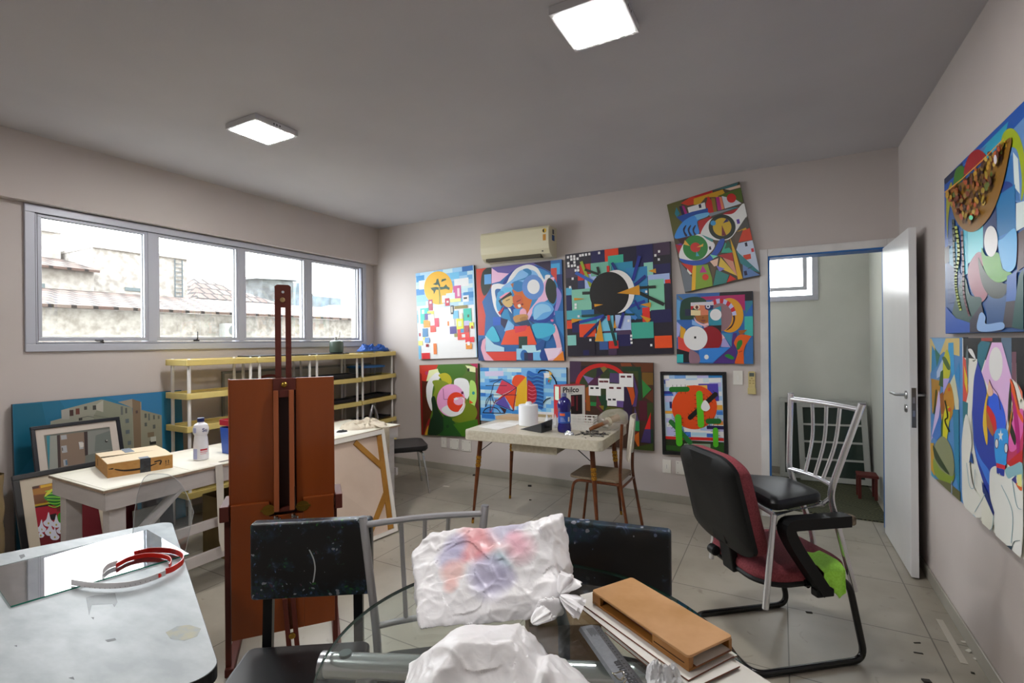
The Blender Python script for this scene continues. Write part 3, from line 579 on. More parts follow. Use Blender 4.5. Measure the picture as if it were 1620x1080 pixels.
# ---- kite, sails and blue draped cloth
f = on_far(640,560,6.231)
TL, TR = f(745,133), f(1595,133); BRz = .60
a = Art(TL, TR, Vector((TR.x,TR.y,BRz)), Vector((TL.x,TL.y,BRz)), (0,1,0), f, base='#7ab0e0', t=.03)
a.bricks(['#6aa8e0','#8cc0ea','#aacdf0','#c4d8f0','#3a86cc','#9cc4ea','#62a4dc'], 745, 133, 1600, 700, 18, 14, 9)
a.p('#c8c0e4',(790,170),(975,165),(975,215),(795,218)); a.r('#e4e4f0',1370,185,1430,235); a.r('#2a70c0',750,380,800,415); a.r('#2a70c0',760,590,890,640)
a.s_('#e24a1c',(1090,210),(1180,215),(1200,280),(1130,330),(1060,290)); a.p('#d8a81c',(1110,320),(1205,215),(1215,500),(1090,515)); a.p('#e0b020',(1205,210),(1218,500),(1180,510))
a.p('#c83a50',(960,255),(1110,330),(960,400),(900,380)); a.p('#d84020',(880,480),(970,400),(1105,335),(1080,560),(990,420)); a.p('#5a4aa0',(890,485),(985,415),(1050,545)); a.p('#3a1c24',(930,510),(1005,545),(990,590)); a.p('#e2501c',(1000,410),(1105,400),(1075,560))
for P in (((850,400),(880,290),(960,245)),((880,480),(1105,330)),((860,400),(1105,402)),((1105,330),(1070,560)),((1075,560),(900,490)),((800,520),(850,400),(845,570)),((845,270),(960,245)),((800,310),(1010,310)),((855,400),(880,480)),((960,245),(1105,330))): a.l('#18143c',6,*P)
a.l('#18143c',8,(775,575),(800,540),(850,522),(910,535),(945,575),sm=True); a.l('#18143c',9,(770,577),(985,582)); a.l('#18143c',6,(800,520),(810,450),(855,400),sm=True); a.l('#8a3050',6,(850,575),(905,440)); a.p('#b0284a',(820,545),(850,575),(880,545),(850,570))
a.s_('#1c62b4',(1210,175),(1290,190),(1370,190),(1370,300),(1368,520),(1330,540),(1290,490),(1230,500),(1215,400))
for i in range(9): y = 205+i*36; a.l('#5aa4e4',10,(1215,y),(1260,y+18),(1310,y+8),(1368,y+22),sm=True); a.l('#0f3c84',7,(1215,y+16),(1260,y+32),(1310,y+22),(1368,y+36),sm=True)
a.s_('#a8142c',(1215,270),(1260,285),(1300,350),(1300,440),(1260,490),(1215,495))
for i in range(5): y = 310+i*38; a.l('#e08a9c',6,(1225,y),(1260,y+14),(1296,y+4),sm=True)
a.l('#14142c',12,(1320,185),(1350,160),(1420,165),(1450,200),(1490,260),(1500,305),sm=True); a.l('#14142c',10,(1370,480),(1400,445),(1440,430),sm=True); a.p('#e8a84a',(1425,165),(1460,190),(1435,215)); a.p('#3aa084',(1410,240),(1455,250),(1430,290)); a.p('#d8b040',(1440,220),(1460,250),(1415,235)); a.p('#c0341c',(1415,260),(1440,245),(1425,285))
hang(a, 'painting', 'canvas of a red kite and draped blue cloth behind the laminate table')

# ---- white houses in a dark patchwork
f = on_far(860,560,6.75)
TL, TR = f(278,75), f(1170,92); 
a = Art(TL, TR, Vector((TR.x,TR.y,.45)), Vector((TL.x,TL.y,.45)), (0,1,0), f, base='#3a2418')
a.r('#3a2440',280,78,400,300); a.p('#7a3a18',(820,95),(930,95),(945,130),(830,130)); a.p('#5a2c10',(945,95),(1170,95),(1170,190),(1050,190)); a.p('#12331c',(830,135),(1040,135),(1050,560),(1010,470),(1010,180),(840,180)); a.r('#6a4c14',1050,195,1170,330); a.p('#2a7a34',(1050,270),(1150,375),(1060,470)); a.p('#5a2c14',(1080,460),(1170,370),(1170,520)); a.p('#34400f',(870,180),(1010,180),(1010,300),(960,210)); a.r('#4a1022',1020,495,1105,715); a.p('#2c3c14',(1105,520),(1170,520),(1170,640),(1110,690)); a.p('#c41c18',(1080,800),(1145,620),(1140,800)); a.r('#241420',400,125,580,330)
a.e('#b81a14',620,330,280,232); a.e('#2c3a1c',625,345,245,205); a.p('#7a6a9c',(420,225),(545,260),(480,320)); a.p('#4a1c3c',(460,330),(610,190),(600,330)); a.p('#1c4a28',(690,160),(800,200),(730,250)); a.p('#7a6a2c',(600,150),(650,130),(680,155),(640,195)); a.p('#241a34',(570,150),(610,150),(640,200),(560,260)); a.p('#4a3a64',(710,200),(810,205),(805,310),(700,300)); a.p('#8a4a14',(450,360),(490,340),(500,610),(455,600)); a.r('#1f7a3c',500,510,570,555); a.p('#5a2030',(570,440),(640,440),(620,620),(560,560)); a.p('#143c24',(580,440),(680,430),(690,620),(650,640)); a.p('#7a6a14',(590,550),(645,550),(640,600)); a.p('#4a5214',(680,560),(880,580),(870,700),(600,680)); a.p('#b84a10',(880,355),(960,355),(985,500),(940,550)); a.s_('#241434',(850,320),(900,380),(945,560),(930,690),(880,690),(850,560)); a.p('#5a4480',(860,450),(780,500),(780,560),(850,570)); a.p('#4a3468',(955,200),(1010,400),(990,560),(950,560),(980,440))
for (x0,y0,x1,y1) in ((808,205,958,352),(585,258,705,370),(483,333,612,445),(668,312,860,500),(680,480,782,555)): a.r('#e2deda',x0,y0,x1,y1)
for (x,y) in ((848,240),(915,240),(618,292),(668,292),(725,360),(805,362)): a.r('#5a1c24',x-24,y-11,x+24,y+11)
for (x,y) in ((518,362),(574,362),(706,484),(755,484)): a.r('#141012',x-17,y-10,x+17,y+10)
a.r('#1f7a44',965,700,1025,820); a.p('#6a1c10',(960,820),(1020,830),(960,870)); a.p('#b85a14',(955,880),(1020,830),(1025,1015)); a.p('#3a2a5c',(1040,940),(1080,800),(1145,800),(1145,950)); a.r('#10281c',1145,800,1175,1030); a.p('#30400f',(940,1000),(1170,950),(1170,1030),(940,1020)); a.p('#4a3a64',(975,560),(1020,720),(965,700))
hang(a, 'painting', 'dark patchwork canvas of white box houses behind the laminate chair')

# ---- cactus picture in a black frame
f = on_far(1030,570,5.684,.018)
a = Art(f(112,128), f(642,131), f(660,838), f(134,814), (0,1,0), f, base='#b8cbe8', t=.01)
a.bricks(['#c8d6ec','#a8c4e8','#e4e8f0','#6a9ad4','#b4b4dc','#9abce6'], 112, 128, 660, 690, 10, 14, 4)
for c,x0,y0,x1,y1 in (('#3a5aa8',115,175,130,210),('#2a2c88',115,275,190,300),('#2f6ac0',115,300,200,318),('#e8eae4',130,180,460,235),('#2f7ab8',515,132,640,155),('#4a3aa0',425,210,612,365),('#e0a84a',320,225,510,300),('#e0a03a',125,452,205,478),('#e4a23c',590,400,645,445),('#b4b0d4',125,318,190,375),('#1c1c5a',165,370,190,430),('#3a78c8',590,458,648,490),('#18184a',500,585,655,620),('#c8201c',128,680,655,725),('#e08a3c',560,545,650,580)): a.r(c,x0,y0,x1,y1)
a.p('#e8e8ea',(290,600),(400,625),(655,640),(655,690),(300,640)); a.r('#3a78c8',280,640,360,690); a.r('#a8cbe8',360,645,500,680); a.r('#2f66b8',500,655,560,690); a.p('#1c2a10',(128,705),(655,735),(660,850),(134,815)); a.p('#234a14',(134,760),(290,770),(300,825),(134,800)); a.p('#8a9a86',(295,745),(535,750),(535,785),(300,775)); a.p('#1e4a14',(540,750),(655,740),(655,850),(540,830))
a.e('#d8480f',390,420,203,198)
def cactus(c, p, q, w):
    P, Q = Vector((*p,0)), Vector((*q,0)); d = (Q-P).normalized(); nn = Vector((-d.y,d.x,0)); L_ = (Q-P).length
    for i in range(int(L_/38)+1):
        o = P+d*(i*38+10)
        a.l('#141c10',3.5,tuple((o-nn*(w/2+18))[:2]),tuple((o+nn*(w/2+18))[:2]))
    ang = math.atan2(d.y,d.x); pts = [P+nn*(w/2)*math.sin(t)-d*(w/2)*math.cos(t) for t in [(-.5+i/8)*PI for i in range(9)]]; pts += [Q-nn*(w/2)*math.sin(t)+d*(w/2)*math.cos(t) for t in [(-.5+i/8)*PI for i in range(9)]]
    a.p(c,*[(v.x,v.y) for v in pts])
cactus('#0f0f10',(352,512),(578,305),44); cactus('#1c6a20',(185,260),(325,258),46); cactus('#1f6a2c',(180,550),(352,735),42); cactus('#146024',(515,545),(610,545),48); cactus('#58b81c',(435,300),(450,575),58); cactus('#4cb01a',(245,510),(256,740),58); cactus('#4cb01a',(580,625),(583,755),48)
a.s_('#e4e0dc',(455,395),(485,355),(520,390),(530,430),(495,455),(455,435))
fr = thing('framed_picture', 'black framed picture of green cacti before an orange sun', 'painting', (a.BL+a.BR)/2+Vector((0,.018,-.03)), 0, None)
part('picture', a.mb, M_art, fr)
m = MB(); O = [f(82,100), f(675,103), f(694,868), f(105,842)]; I = [f(113,129), f(641,132), f(659,836), f(135,812)]
for i in range(4):
    j = (i+1) % 4; A, B, C_, E_ = O[i], O[j], I[j], I[i]
    m.hexa([A+Vector((0,.018,0)),B+Vector((0,.018,0)),C_+Vector((0,.018,0)),E_+Vector((0,.018,0)),A+Vector((0,-.012,0)),B+Vector((0,-.012,0)),C_+Vector((0,-.012,0)),E_+Vector((0,-.012,0))])
part('frame', m, M_blackw, fr, bevel=.003)

# ---- right wall: large blue canvas above, running past the edge of the view
def right_art(TLpx, BLpx, yend, o, k, t, **kw):
    f = on_right(*o, k, t); tl, bl = onx(*TLpx, XR-t), onx(*BLpx, XR-t)
    y0 = (tl.y+bl.y)/2
    return Art((XR-t,y0,tl.z), (XR-t,yend,tl.z), (XR-t,yend,bl.z), (XR-t,y0,bl.z), (1,0,0), f, t=t-.0005, **kw)
RG = 1.9
a = right_art((1493,284), (1497,528), 2.05, (1440,140), 2.7, .032, gain=RG, base='#143c70', edge='#121c34')
a.p('#0c3f86',(140,390),(490,40),(490,130),(230,330),(170,430),(160,700),(150,700)); a.p('#1c7a94',(270,290),(420,140),(400,220),(330,300)); a.p('#0d1c3a',(140,390),(225,315),(222,345),(150,410)); a.p('#3a5a86',(225,330),(280,270),(330,240),(300,290)); a.p('#4a6e9a',(425,190),(490,120),(490,500),(420,470)); a.p('#24588c',(380,330),(440,280),(470,480),(400,470)); a.p('#a8c0d4',(440,270),(462,300),(470,450),(446,420))
a.s_('#7a8a0c',(385,250),(400,190),(435,170),(470,210),(490,300),(490,420),(475,480),(478,380),(460,270),(430,250),(390,265)); a.s_('#2c5c14',(185,430),(195,350),(225,330),(240,370),(215,400)); a.s_('#7a7a14',(160,640),(155,480),(175,400),(180,440),(165,540))
a.s_('#7a0c14',(232,370),(250,290),(290,260),(328,290),(300,320)); a.p('#14609c',(370,470),(450,450),(455,600),(375,655)); a.e('#0c2a6a',412,440,38,44); a.r('#0c5a8a',372,460,452,600); a.p('#a8c0c0',(455,490),(490,480),(490,590),(455,610)); a.p('#301014',(460,620),(490,600),(490,760),(460,780)); a.p('#0a2450',(300,560),(370,500),(375,660),(310,680))
a.r('#5aa8b8',245,590,315,720); a.r('#1c8aa0',230,600,250,790); a.p('#1c6a8a',(165,690),(200,650),(215,790),(175,815)); a.r('#241c2c',150,680,170,740); a.p('#0c3064',(160,740),(230,800),(240,900),(165,920)); a.s_('#7a4454',(250,770),(290,700),(320,720),(310,790),(335,870),(305,912),(265,860)); a.s_('#183c3c',(180,970),(230,800),(260,880),(310,900),(270,1000),(200,1000))
a.p('#0f3c6c',(335,880),(410,880),(460,900),(440,1010),(330,1010)); a.s_('#16221c',(295,720),(330,790),(400,830),(425,840),(400,890),(350,890),(310,830)); a.s_('#3c7a10',(308,680),(330,715),(380,700),(400,770),(440,790),(400,825),(360,820),(320,770)); a.p('#1c68a4',(380,660),(455,620),(455,760),(430,780),(400,770)); a.s_('#3a84b4',(380,660),(400,640),(456,600),(458,740),(432,782),(400,760)); a.e('#c8cad8',350,652,29,66)
a.p('#1c4a8c',(420,800),(460,780),(460,905),(415,910)); a.p('#241c28',(415,910),(455,905),(440,1020),(400,1020)); a.p('#0c3c3c',(470,800),(490,770),(490,1030),(440,1020)); a.p('#0c3f90',(155,930),(200,980),(260,1000),(260,1040),(155,1045)); a.p('#201c30',(260,990),(310,920),(330,1010),(400,1035),(260,1042)); a.s_('#6a8ab8',(298,1035),(298,975),(312,955),(328,975),(330,1005),(400,998),(400,1028))
a.l('#7a8a14',11,(200,590),(212,700),(200,800),(203,870),(220,945),sm=True); a.l('#4a1424',9,(225,610),(232,760),(235,880),(258,970),sm=True); a.l('#0f2414',9,(188,560),(192,700),(198,790),sm=True)
a.s_('#6a4a14',(172,440),(250,380),(340,300),(435,208),(425,300),(395,430),(350,540),(290,605),(240,605),(200,560),(178,490))
rn = random.Random(11)
for i in range(150):
    u, v = rn.random(), rn.random(); x = 180+u*245; top = 430-(x-175)*.86; bot = 600-abs(x-260)**1.55*.14 if x > 260 else 600-(260-x)*1.4
    y = top+10+v*max(0,(bot-top-22))
    if y > bot-8: continue
    c = rn.choice(['#7a4a14','#94701c','#5a2410','#7a661c','#4a2e10','#8a3c1c','#46501c','#9a803a','#2e180c','#8a421c','#4a281a','#6c541c'])
    w = rn.uniform(5,9); h = rn.uniform(9,18); a.e(c,x,y,w,h,rn.uniform(-.3,.3),n=7)
a.e('#2c1c14',376,273,7,10); a.e('#a8a4ac',398,298,7,20); a.l('#a87a2c',4,(174,440),(250,382),(340,302),(435,210)); a.e('#5ac08a',290,548,9,10)
hang(a, 'painting', 'large dark blue canvas with a speckled basket shape, high on the right wall', 'canvases on the right wall')
# ---- narrow yellow one beside the door
a = right_art((1470,534), (1474.5,752), 3.04, (1440,500), 2.842, .022, gain=RG, base='#3a6a9a', edge='#5a6a7a')
a.p('#a8945a',(85,100),(222,98),(222,180),(150,160),(110,200),(90,260)); a.p('#5a84a8',(95,100),(160,100),(130,180)); a.p('#1c6a94',(98,130),(135,200),(110,240),(95,250)); a.p('#12584c',(110,140),(135,175),(120,230)); a.p('#1f7aa8',(172,120),(195,118),(200,300),(170,200)); a.p('#8a9ac4',(120,250),(165,150),(150,260),(120,280)); a.p('#1c6a9c',(195,280),(222,200),(225,330)); a.p('#a4a48c',(180,300),(200,260),(220,380),(222,760),(205,700),(205,420))
a.s_('#9a9a10',(150,200),(165,150),(180,190),(178,270),(150,280)); a.s_('#2a4a14',(145,190),(160,185),(182,230),(170,240)); a.p('#8a6414',(95,280),(140,290),(130,380),(100,440)); a.p('#1c4414',(138,250),(150,240),(150,320),(130,310)); a.p('#8a80b4',(150,280),(180,280),(150,350)); a.s_('#9a6a0c',(150,360),(180,300),(200,400),(180,470),(150,500),(140,420)); a.p('#a090c4',(95,560),(130,330),(140,380),(125,500)); a.p('#2a5a9c',(100,540),(135,440),(150,520),(120,560)); a.p('#78440c',(135,350),(150,340),(160,440),(140,440)); a.s_('#234a0c',(140,500),(155,440),(160,560),(150,600)); a.s_('#a8a414',(155,430),(180,410),(175,500),(150,640),(148,560))
a.p('#9a7414',(93,570),(108,570),(112,720),(96,712)); a.s_('#6a6e50',(110,590),(150,540),(190,600),(200,700),(170,740),(120,680)); a.s_('#64741c',(108,640),(140,690),(190,720),(205,700),(190,750),(140,740),(110,700)); a.s_('#1c2e10',(106,580),(140,640),(180,710),(150,690),(115,640)); a.p('#1c6484',(195,420),(222,420),(225,800),(205,700)); a.p('#4a4a2c',(118,730),(180,750),(228,790),(228,845),(140,770)); a.p('#1f7494',(96,690),(118,730),(120,745),(98,720)); a.l('#6a7a94',4,(190,740),(190,800)); a.l('#2a3a14',5,(120,330),(110,440)); a.e('#a83a14',180,420,7,9); a.e('#a83a14',178,330,4,8); a.l('#1c2410',6,(160,380),(172,450),(160,470),(180,520),sm=True)
hang(a, 'painting', 'narrow yellow and blue canvas nearest the open door', 'canvases on the right wall')
# ---- blue bull between white clouds
a = right_art((1524.5,534.5), (1523,797), 1.95, (1440,500), 2.842, .05, gain=RG, base='#b4b6ac', edge='#0c0d10')
a.r('#0f1014',238,95,520,215); a.p('#1c5a6a',(305,130),(320,110),(360,118),(320,250),(300,230)); a.r('#7a2c28',320,96,370,112); a.r('#44586c',410,96,458,290); a.p('#5a3c48',(458,160),(478,160),(478,300),(458,280)); a.p('#0f1014',(478,100),(520,100),(520,400),(480,300)); a.p('#1c6a7c',(238,210),(262,220),(262,300),(240,480)); a.p('#a83a30',(238,180),(255,200),(262,340),(250,400),(238,380)); a.p('#c89c1c',(243,220),(258,280),(258,350),(246,300)); a.s_('#4a5a5c',(252,200),(258,130),(264,200),(258,250)); a.s_('#d8dcc0',(262,150),(280,150),(296,190),(280,180)); a.p('#2a3a14',(280,200),(298,195),(300,210)); a.p('#1c5a64',(238,380),(262,390),(262,480),(240,560)); a.p('#141c44',(240,520),(255,510),(248,600))
a.p('#b090b4',(370,118),(415,118),(460,280),(440,460),(420,560),(380,360),(322,260)); a.e('#d0d0c4',388,215,31,76)
a.p('#1a2f84',(305,200),(330,270),(360,400),(390,500),(400,680),(370,830),(385,885),(330,760),(290,600),(280,420),(290,260)); a.s_('#2a60b0',(285,430),(292,560),(320,640),(360,700),(365,770),(330,700),(296,600)); a.s_('#b4b6ac',(275,250),(290,205),(305,205),(290,280),(283,400),(280,500),(300,640),(335,760),(330,800),(290,700),(262,560),(262,420)); 
a.s_('#1c48b0',(355,370),(375,345),(405,370),(430,440),(430,520),(395,510),(365,450)); a.s_('#a41c20',(350,400),(385,450),(392,520),(370,520),(348,450)); a.s_('#8a5020',(345,420),(375,500),(375,540),(345,480)); a.s_('#b8941c',(348,580),(332,500),(335,420),(352,330),(360,290),(362,330),(350,380),(346,450),(352,530)); a.s_('#c8907c',(352,340),(360,300),(378,345),(362,360)); a.l('#3a1c44',3,(360,285),(375,320),(400,355),(410,420),sm=True)
a.s_('#98284c',(455,560),(430,600),(440,660),(490,660),(512,600),(512,480),(480,520)); a.s_('#b4508c',(450,520),(480,440),(512,420),(512,520),(480,600),(450,600)); a.s_('#c4481c',(455,280),(475,330),(495,420),(512,450),(512,480),(480,420),(460,340)); a.s_('#8c0c5c',(462,340),(490,450),(500,560),(490,640),(480,540),(470,440)); a.s_('#141c10',(445,430),(455,300),(460,340),(455,450),(480,540),(476,580),(452,510)); a.s_('#8a5414',(460,430),(470,380),(455,520),(440,560)); a.p('#9a1c1c',(440,660),(512,600),(512,660),(470,690)); a.p('#c85a44',(490,300),(512,340),(512,380)); a.p('#b8c8a0',(485,360),(505,370),(500,390))
a.s_('#2478b8',(385,560),(395,510),(440,510),(448,560),(440,640),(435,670),(395,665)); P = []
for i in range(10): t = -PI/2+i*PI/5; rr = 30 if i % 2 == 0 else 12; P.append((414+rr*.42*math.cos(t), 537+rr*math.sin(t)))
a.p('#dcdcd4',*P)
for x,y in ((396,573),(439,594)): a.e('#3c1440',x,y,9,23); a.e('#e0e0dc',x,y,6.5,19)
a.p('#a81c2c',(396,660),(436,672),(434,690),(395,680)); a.p('#1a2c7c',(398,682),(432,690),(430,722),(400,706)); a.r('#b4b6ac',408,705,412,722)
a.s_('#b2b6ae',(365,720),(372,685),(395,675),(400,710),(430,720),(436,690),(470,690),(512,680),(512,1060),(470,1060),(400,1010),(380,880),(366,800)); a.s_('#6a9098',(436,690),(470,672),(512,660),(512,740),(480,720),(450,730)); a.p('#2a2c6a',(465,735),(485,715),(490,760)); a.s_('#c44a14',(485,755),(500,780),(512,785),(512,760),(495,750)); a.p('#c8b474',(490,715),(512,710),(512,770),(492,760))
a.s_('#b8b8ac',(240,560),(260,440),(285,560),(275,650),(290,760),(330,830),(340,900),(290,900),(250,850),(240,760)); a.p('#12386c',(272,660),(283,605),(292,665),(280,655)); a.s_('#b6b4a8',(330,900),(328,830),(345,800),(375,850),(385,930),(360,965),(335,940)); a.p('#12245c',(330,740),(372,830),(388,885),(384,900),(335,790))
for P in (((262,660),(275,760),(295,770),(300,690)),((420,760),(470,880),(465,1020)),((470,740),(490,850),(512,870)),((300,880),(330,830),(345,800)),((385,900),(375,960),(340,965))): a.l('#6c8a94',2.5,*P,sm=True)
a.s_('#2a88a8',(236,790),(245,860),(275,885),(300,900),(330,945),(315,940),(285,905),(250,880),(236,850)); a.p('#0f2a3c',(425,1030),(470,1035),(465,1060),(455,1045)); a.s_('#b6b8b0',(475,1040),(500,1010),(512,1010),(512,1075),(490,1070)); a.l('#20404c',3,(468,1040),(480,1015),(505,1010),sm=True)
hang(a, 'painting', 'large canvas of a blue bull between white clouds, low on the right wall', 'canvases on the right wall')
# ================================================================== lamps, air conditioner, plates
M_led = mat('led_diffuser', '#ffffff', .5, emit=('#fffcfa', 27.0))
M_lamp = mat('white_lamp_housing', '#d5d5d8', .4)
def ceiling_light(x, y, label):
    t = thing('ceiling_light', label, 'ceiling light', (x, y, HC-.038), 0, 'square led ceiling lights')
    s = .152; m = MB(); z0, z1 = HC-.037, HC-.0005
    m.box(x-s,x+s,y-s,y-s+.022,z0,z1); m.box(x-s,x+s,y+s-.022,y+s,z0,z1); m.box(x-s,x-s+.022,y-s+.022,y+s-.022,z0,z1); m.box(x+s-.022,x+s,y-s+.022,y+s-.022,z0,z1); m.box(x-s+.022,x+s-.022,y-s+.022,y+s-.022,z1-.006,z1)
    part('housing', m, M_lamp, t, bevel=.002)
    d = s-.0225; m = MB(); m.box(x-d,x+d,y-d,y+d,z0-.003,z0+.006); part('diffuser', m, M_led, t)
    m = MB()
    for q in (-.03,-.01,.012): m.box(x+s,x+s+.0008,y+q,y+q+.008,z0+.012,z0+.022)
    part('rating_mark', m, M_black, t)
    return t
ceiling_light(-.692, 2.045, 'lit square ceiling lamp cut off by the top edge of the photo')
ceiling_light(-2.94, 2.035, 'lit square ceiling lamp nearer the window wall')
ceiling_light(-1.75, -.45, 'unseen square ceiling lamp added behind the camera for frontal light')  # unseen lamp, added to brighten the foreground from the front

M_ac = mat('cream_ac_plastic', '#d9d2b4', .35)
M_acv = mat('beige_vent_flap', '#b7ac8c', .4)
ax0, ax1, az0, az1 = -2.735, -1.955, 2.277, 2.575
t = thing('air_conditioner', 'cream wall split air conditioner above the canvases', 'air conditioner', ((ax0+ax1)/2, FAR, az0))
prof = [(0,.0),(.105,.0),(.16,.03),(.188,.075),(.197,.14),(.196,.27),(.185,.294),(.165,.298),(0,.298)]
m = MB(); m.slab([(ax0, FAR-.0005-d, az0+h) for d, h in prof], (ax1-ax0, 0, 0)); part('body', m, M_ac, t, bevel=.006)
m = MB(); m.hexa([(ax0+.07,FAR-.112,az0+.0005),(ax1-.12,FAR-.112,az0+.0005),(ax1-.12,FAR-.161,az0+.0285),(ax0+.07,FAR-.161,az0+.0285),(ax0+.07,FAR-.116,az0-.006),(ax1-.12,FAR-.116,az0-.006),(ax1-.12,FAR-.166,az0+.0235),(ax0+.07,FAR-.166,az0+.0235)]); part('vent_flap', m, M_acv, t, bevel=.001)
m = MB(); m.box(ax0+.055,ax1-.10,FAR-.175,FAR-.10,az0-.0012,az0+.03); part('vent_gap', m, mat('dark_vent_gap','#4a4434',.7), t)
m = MB(); m.box(ax1-.075,ax1-.06,FAR-.198,FAR-.19,az0+.045,az0+.055); part('sensor_window', m, M_black, t)
M_stk = mat('energy_sticker', '#c8882c', .5); 
m = MB(); m.box(ax1-.062,ax1-.03,FAR-.1985,FAR-.1965,az0+.15,az0+.21); lb = part('energy_sticker', m, M_stk, t)
m = MB(); m.lathe([(.022,0),(.022,.0015)], 20, (ax1-.046,FAR-.197,az0+.245), (Vector((1,0,0)),Vector((0,0,1)),Vector((0,-1,0)))); part('round_sticker', m, mat('yellow_sticker','#d9b43a',.5), t)
m = MB(); m.slab([Vector((ax1-.046,FAR-.1988,az0+.245))+Vector((math.cos(a_)*.017,0,math.sin(a_)*.017)) for a_ in [PI/2+i*PI/12 for i in range(13)]], (0,-.0004,0)); part('sticker_print', m, M_black, t)
m = MB(); m.box(ax1+.0002,ax1+.001,FAR-.12,FAR-.06,az0+.16,az0+.215); part('blue_label', m, mat('blue_label','#1f4f8c',.5), t)
m = MB(); m.box(ax1+.0002,ax1+.001,FAR-.11,FAR-.07,az0+.225,az0+.27); part('grey_label', m, mat('grey_label','#55565a',.5), t)

# wall plates: px boxes read on the far wall
M_plate = mat('white_wall_plate', '#e3e0d8', .35)
def plate(name, label, cat, x, z, w, h, kind, group=None):
    t = thing(name, label, cat, (x, FAR, z-h/2), 0, group)
    m = MB(); m.box(x-w/2,x+w/2,FAR-.009,FAR-.0005,z-h/2,z+h/2); part('cover_plate', m, M_plate, t, bevel=.003)
    m = MB()
    if kind == 'switch': m.box(x-.009,x+.009,FAR-.014,FAR-.0088,z-.02,z+.02); part('rocker', m, M_white, t, bevel=.002)
    elif kind == 'socket':
        m.slab([(x+q[0],FAR-.0105,z+q[1]) for q in rrect(.03,.044,.012)], (0,.002,0)); part('socket_face', m, M_white, t)
        m = MB()
        for q in (-.012,0,.012): m.lathe([(.0028,0),(.0028,.0012)], 8, (x,FAR-.0106,z+q), (Vector((1,0,0)),Vector((0,0,1)),Vector((0,-1,0))))
        part('pin_hole', m, M_black, t)
    else:
        for sx in (-1,1):
            for sz in (-1,1):
                m = MB(); m.lathe([(.004,0),(.004,.0012)], 8, (x+sx*w*.36,FAR-.0088,z+sz*h*.36), (Vector((1,0,0)),Vector((0,0,1)),Vector((0,-1,0)))); part('cover_screw', m, M_screw, t)
    return t
plate('light_switch', 'white light switch plate left of the doorway', 'light switch', -.316, 1.128, .075, .118, 'switch')
plate('wall_socket', 'white socket plate below the cactus picture, the left one', 'socket', -.903, .318, .074, .118, 'socket', 'wall plates near the floor')
plate('blank_plate', 'square white cover plate beside the armchair back', 'wall plate', -.765, .318, .12, .118, 'blank', 'wall plates near the floor')
plate('wall_socket', 'white socket plate below the pink fruit canvas', 'socket', -3.365, .312, .074, .118, 'socket', 'wall plates near the floor')
plate('blank_plate', 'left of two square cover plates below the fruit canvas', 'wall plate', -3.222, .306, .12, .118, 'blank', 'wall plates near the floor')
plate('blank_plate', 'right of two square cover plates, beside the table leg', 'wall plate', -3.06, .300, .12, .118, 'blank', 'wall plates near the floor')
M_rem = mat('yellowed_remote_plastic', '#cdbd84', .4)
x, z = -.211, 1.093
t = thing('remote_control', 'yellowed air conditioner remote in its wall holder', 'remote control', (x, FAR, z-.09))
m = MB(); m.slab([(x+q[0],FAR-.026,z+q[1]) for q in rrect(.052,.185,.012)], (0,.02,0)); part('remote_body', m, M_rem, t, bevel=.003)
m = MB(); m.box(x-.031,x+.031,FAR-.03,FAR-.0005,z-.096,z-.045); part('wall_holder', m, M_rem, t, bevel=.003)
m = MB(); m.box(x-.018,x+.018,FAR-.0272,FAR-.0255,z+.05,z+.08); part('display', m, mat('grey_lcd','#5d6660',.3), t)
m = MB()
for i, zz in enumerate((.035,.015,-.005)):
    for sx in ((-.012,.012) if i else (0,)): m.box(x+sx-.007,x+sx+.007,FAR-.0285,FAR-.0258,z+zz-.004,z+zz+.004)
part('button', m, mat('remote_button','#a58f5c',.5), t)
# ================================================================== shelves along the window wall
M_yel = mat('yellow_shelf_plastic', '#e0cc82', .42, noise_=5, col2='#d9c272')
M_pole = mat('white_shelf_pole', '#dcdad6', .4)
M_dark = mat('black_frame_wood', '#121214', .4)
def shelf_unit(y0, y1, label, x0=-4.335, x1=-4.03, tilt=0.0, nz=(.245,.503,.763,1.02,1.283)):
    t = thing('shelf_unit', label, 'shelf unit', ((x0+x1)/2, (y0+y1)/2, 0), 0, 'yellow plastic shelf units')
    for z in nz:
        m = MB(); h = .048; w = .016
        zz = lambda y: z + tilt*(y-y0)
        def rail(xa, xb, ya, yb, za=0.0, zb=h): m.hexa([(xa,ya,zz(ya)+za),(xb,ya,zz(ya)+za),(xb,yb,zz(yb)+za),(xa,yb,zz(yb)+za),(xa,ya,zz(ya)+zb),(xb,ya,zz(ya)+zb),(xb,yb,zz(yb)+zb),(xa,yb,zz(yb)+zb)])
        rail(x0,x0+w,y0,y1); rail(x1-w,x1,y0,y1); rail(x0+w,x1-w,y0,y0+w); rail(x0+w,x1-w,y1-w,y1)
        n = 7
        for i in range(n):                                   # open slatted deck
            xa = x0+w+(x1-x0-2*w)*(i+.18)/n; xb = x0+w+(x1-x0-2*w)*(i+.82)/n; rail(xa,xb,y0+w,y1-w,.022,.032)
        for i in range(6):
            ya = y0+w+(y1-y0-2*w)*(i+.4)/6; rail(x0+w,x1-w,ya,ya+.02,.012,.022)
        part('shelf', m, M_yel, t, bevel=.003)
    for px_, py_ in ((x0+.035,y0+.035),(x1-.035,y0+.035),(x0+.035,y1-.035),(x1-.035,y1-.035)):
        m = MB(); zt = nz[-1]+.048+tilt*(py_-y0); m.lathe([(.0125,.0),(.0125,zt-.002),(.010,zt+.004),(.004,zt+.006)], 12, (px_,py_,0)); part('pole', m, M_pole, t)
    return t
shelf_unit(2.135, 2.715, 'yellow shelf unit with bare trays, beside the leaning city canvas')
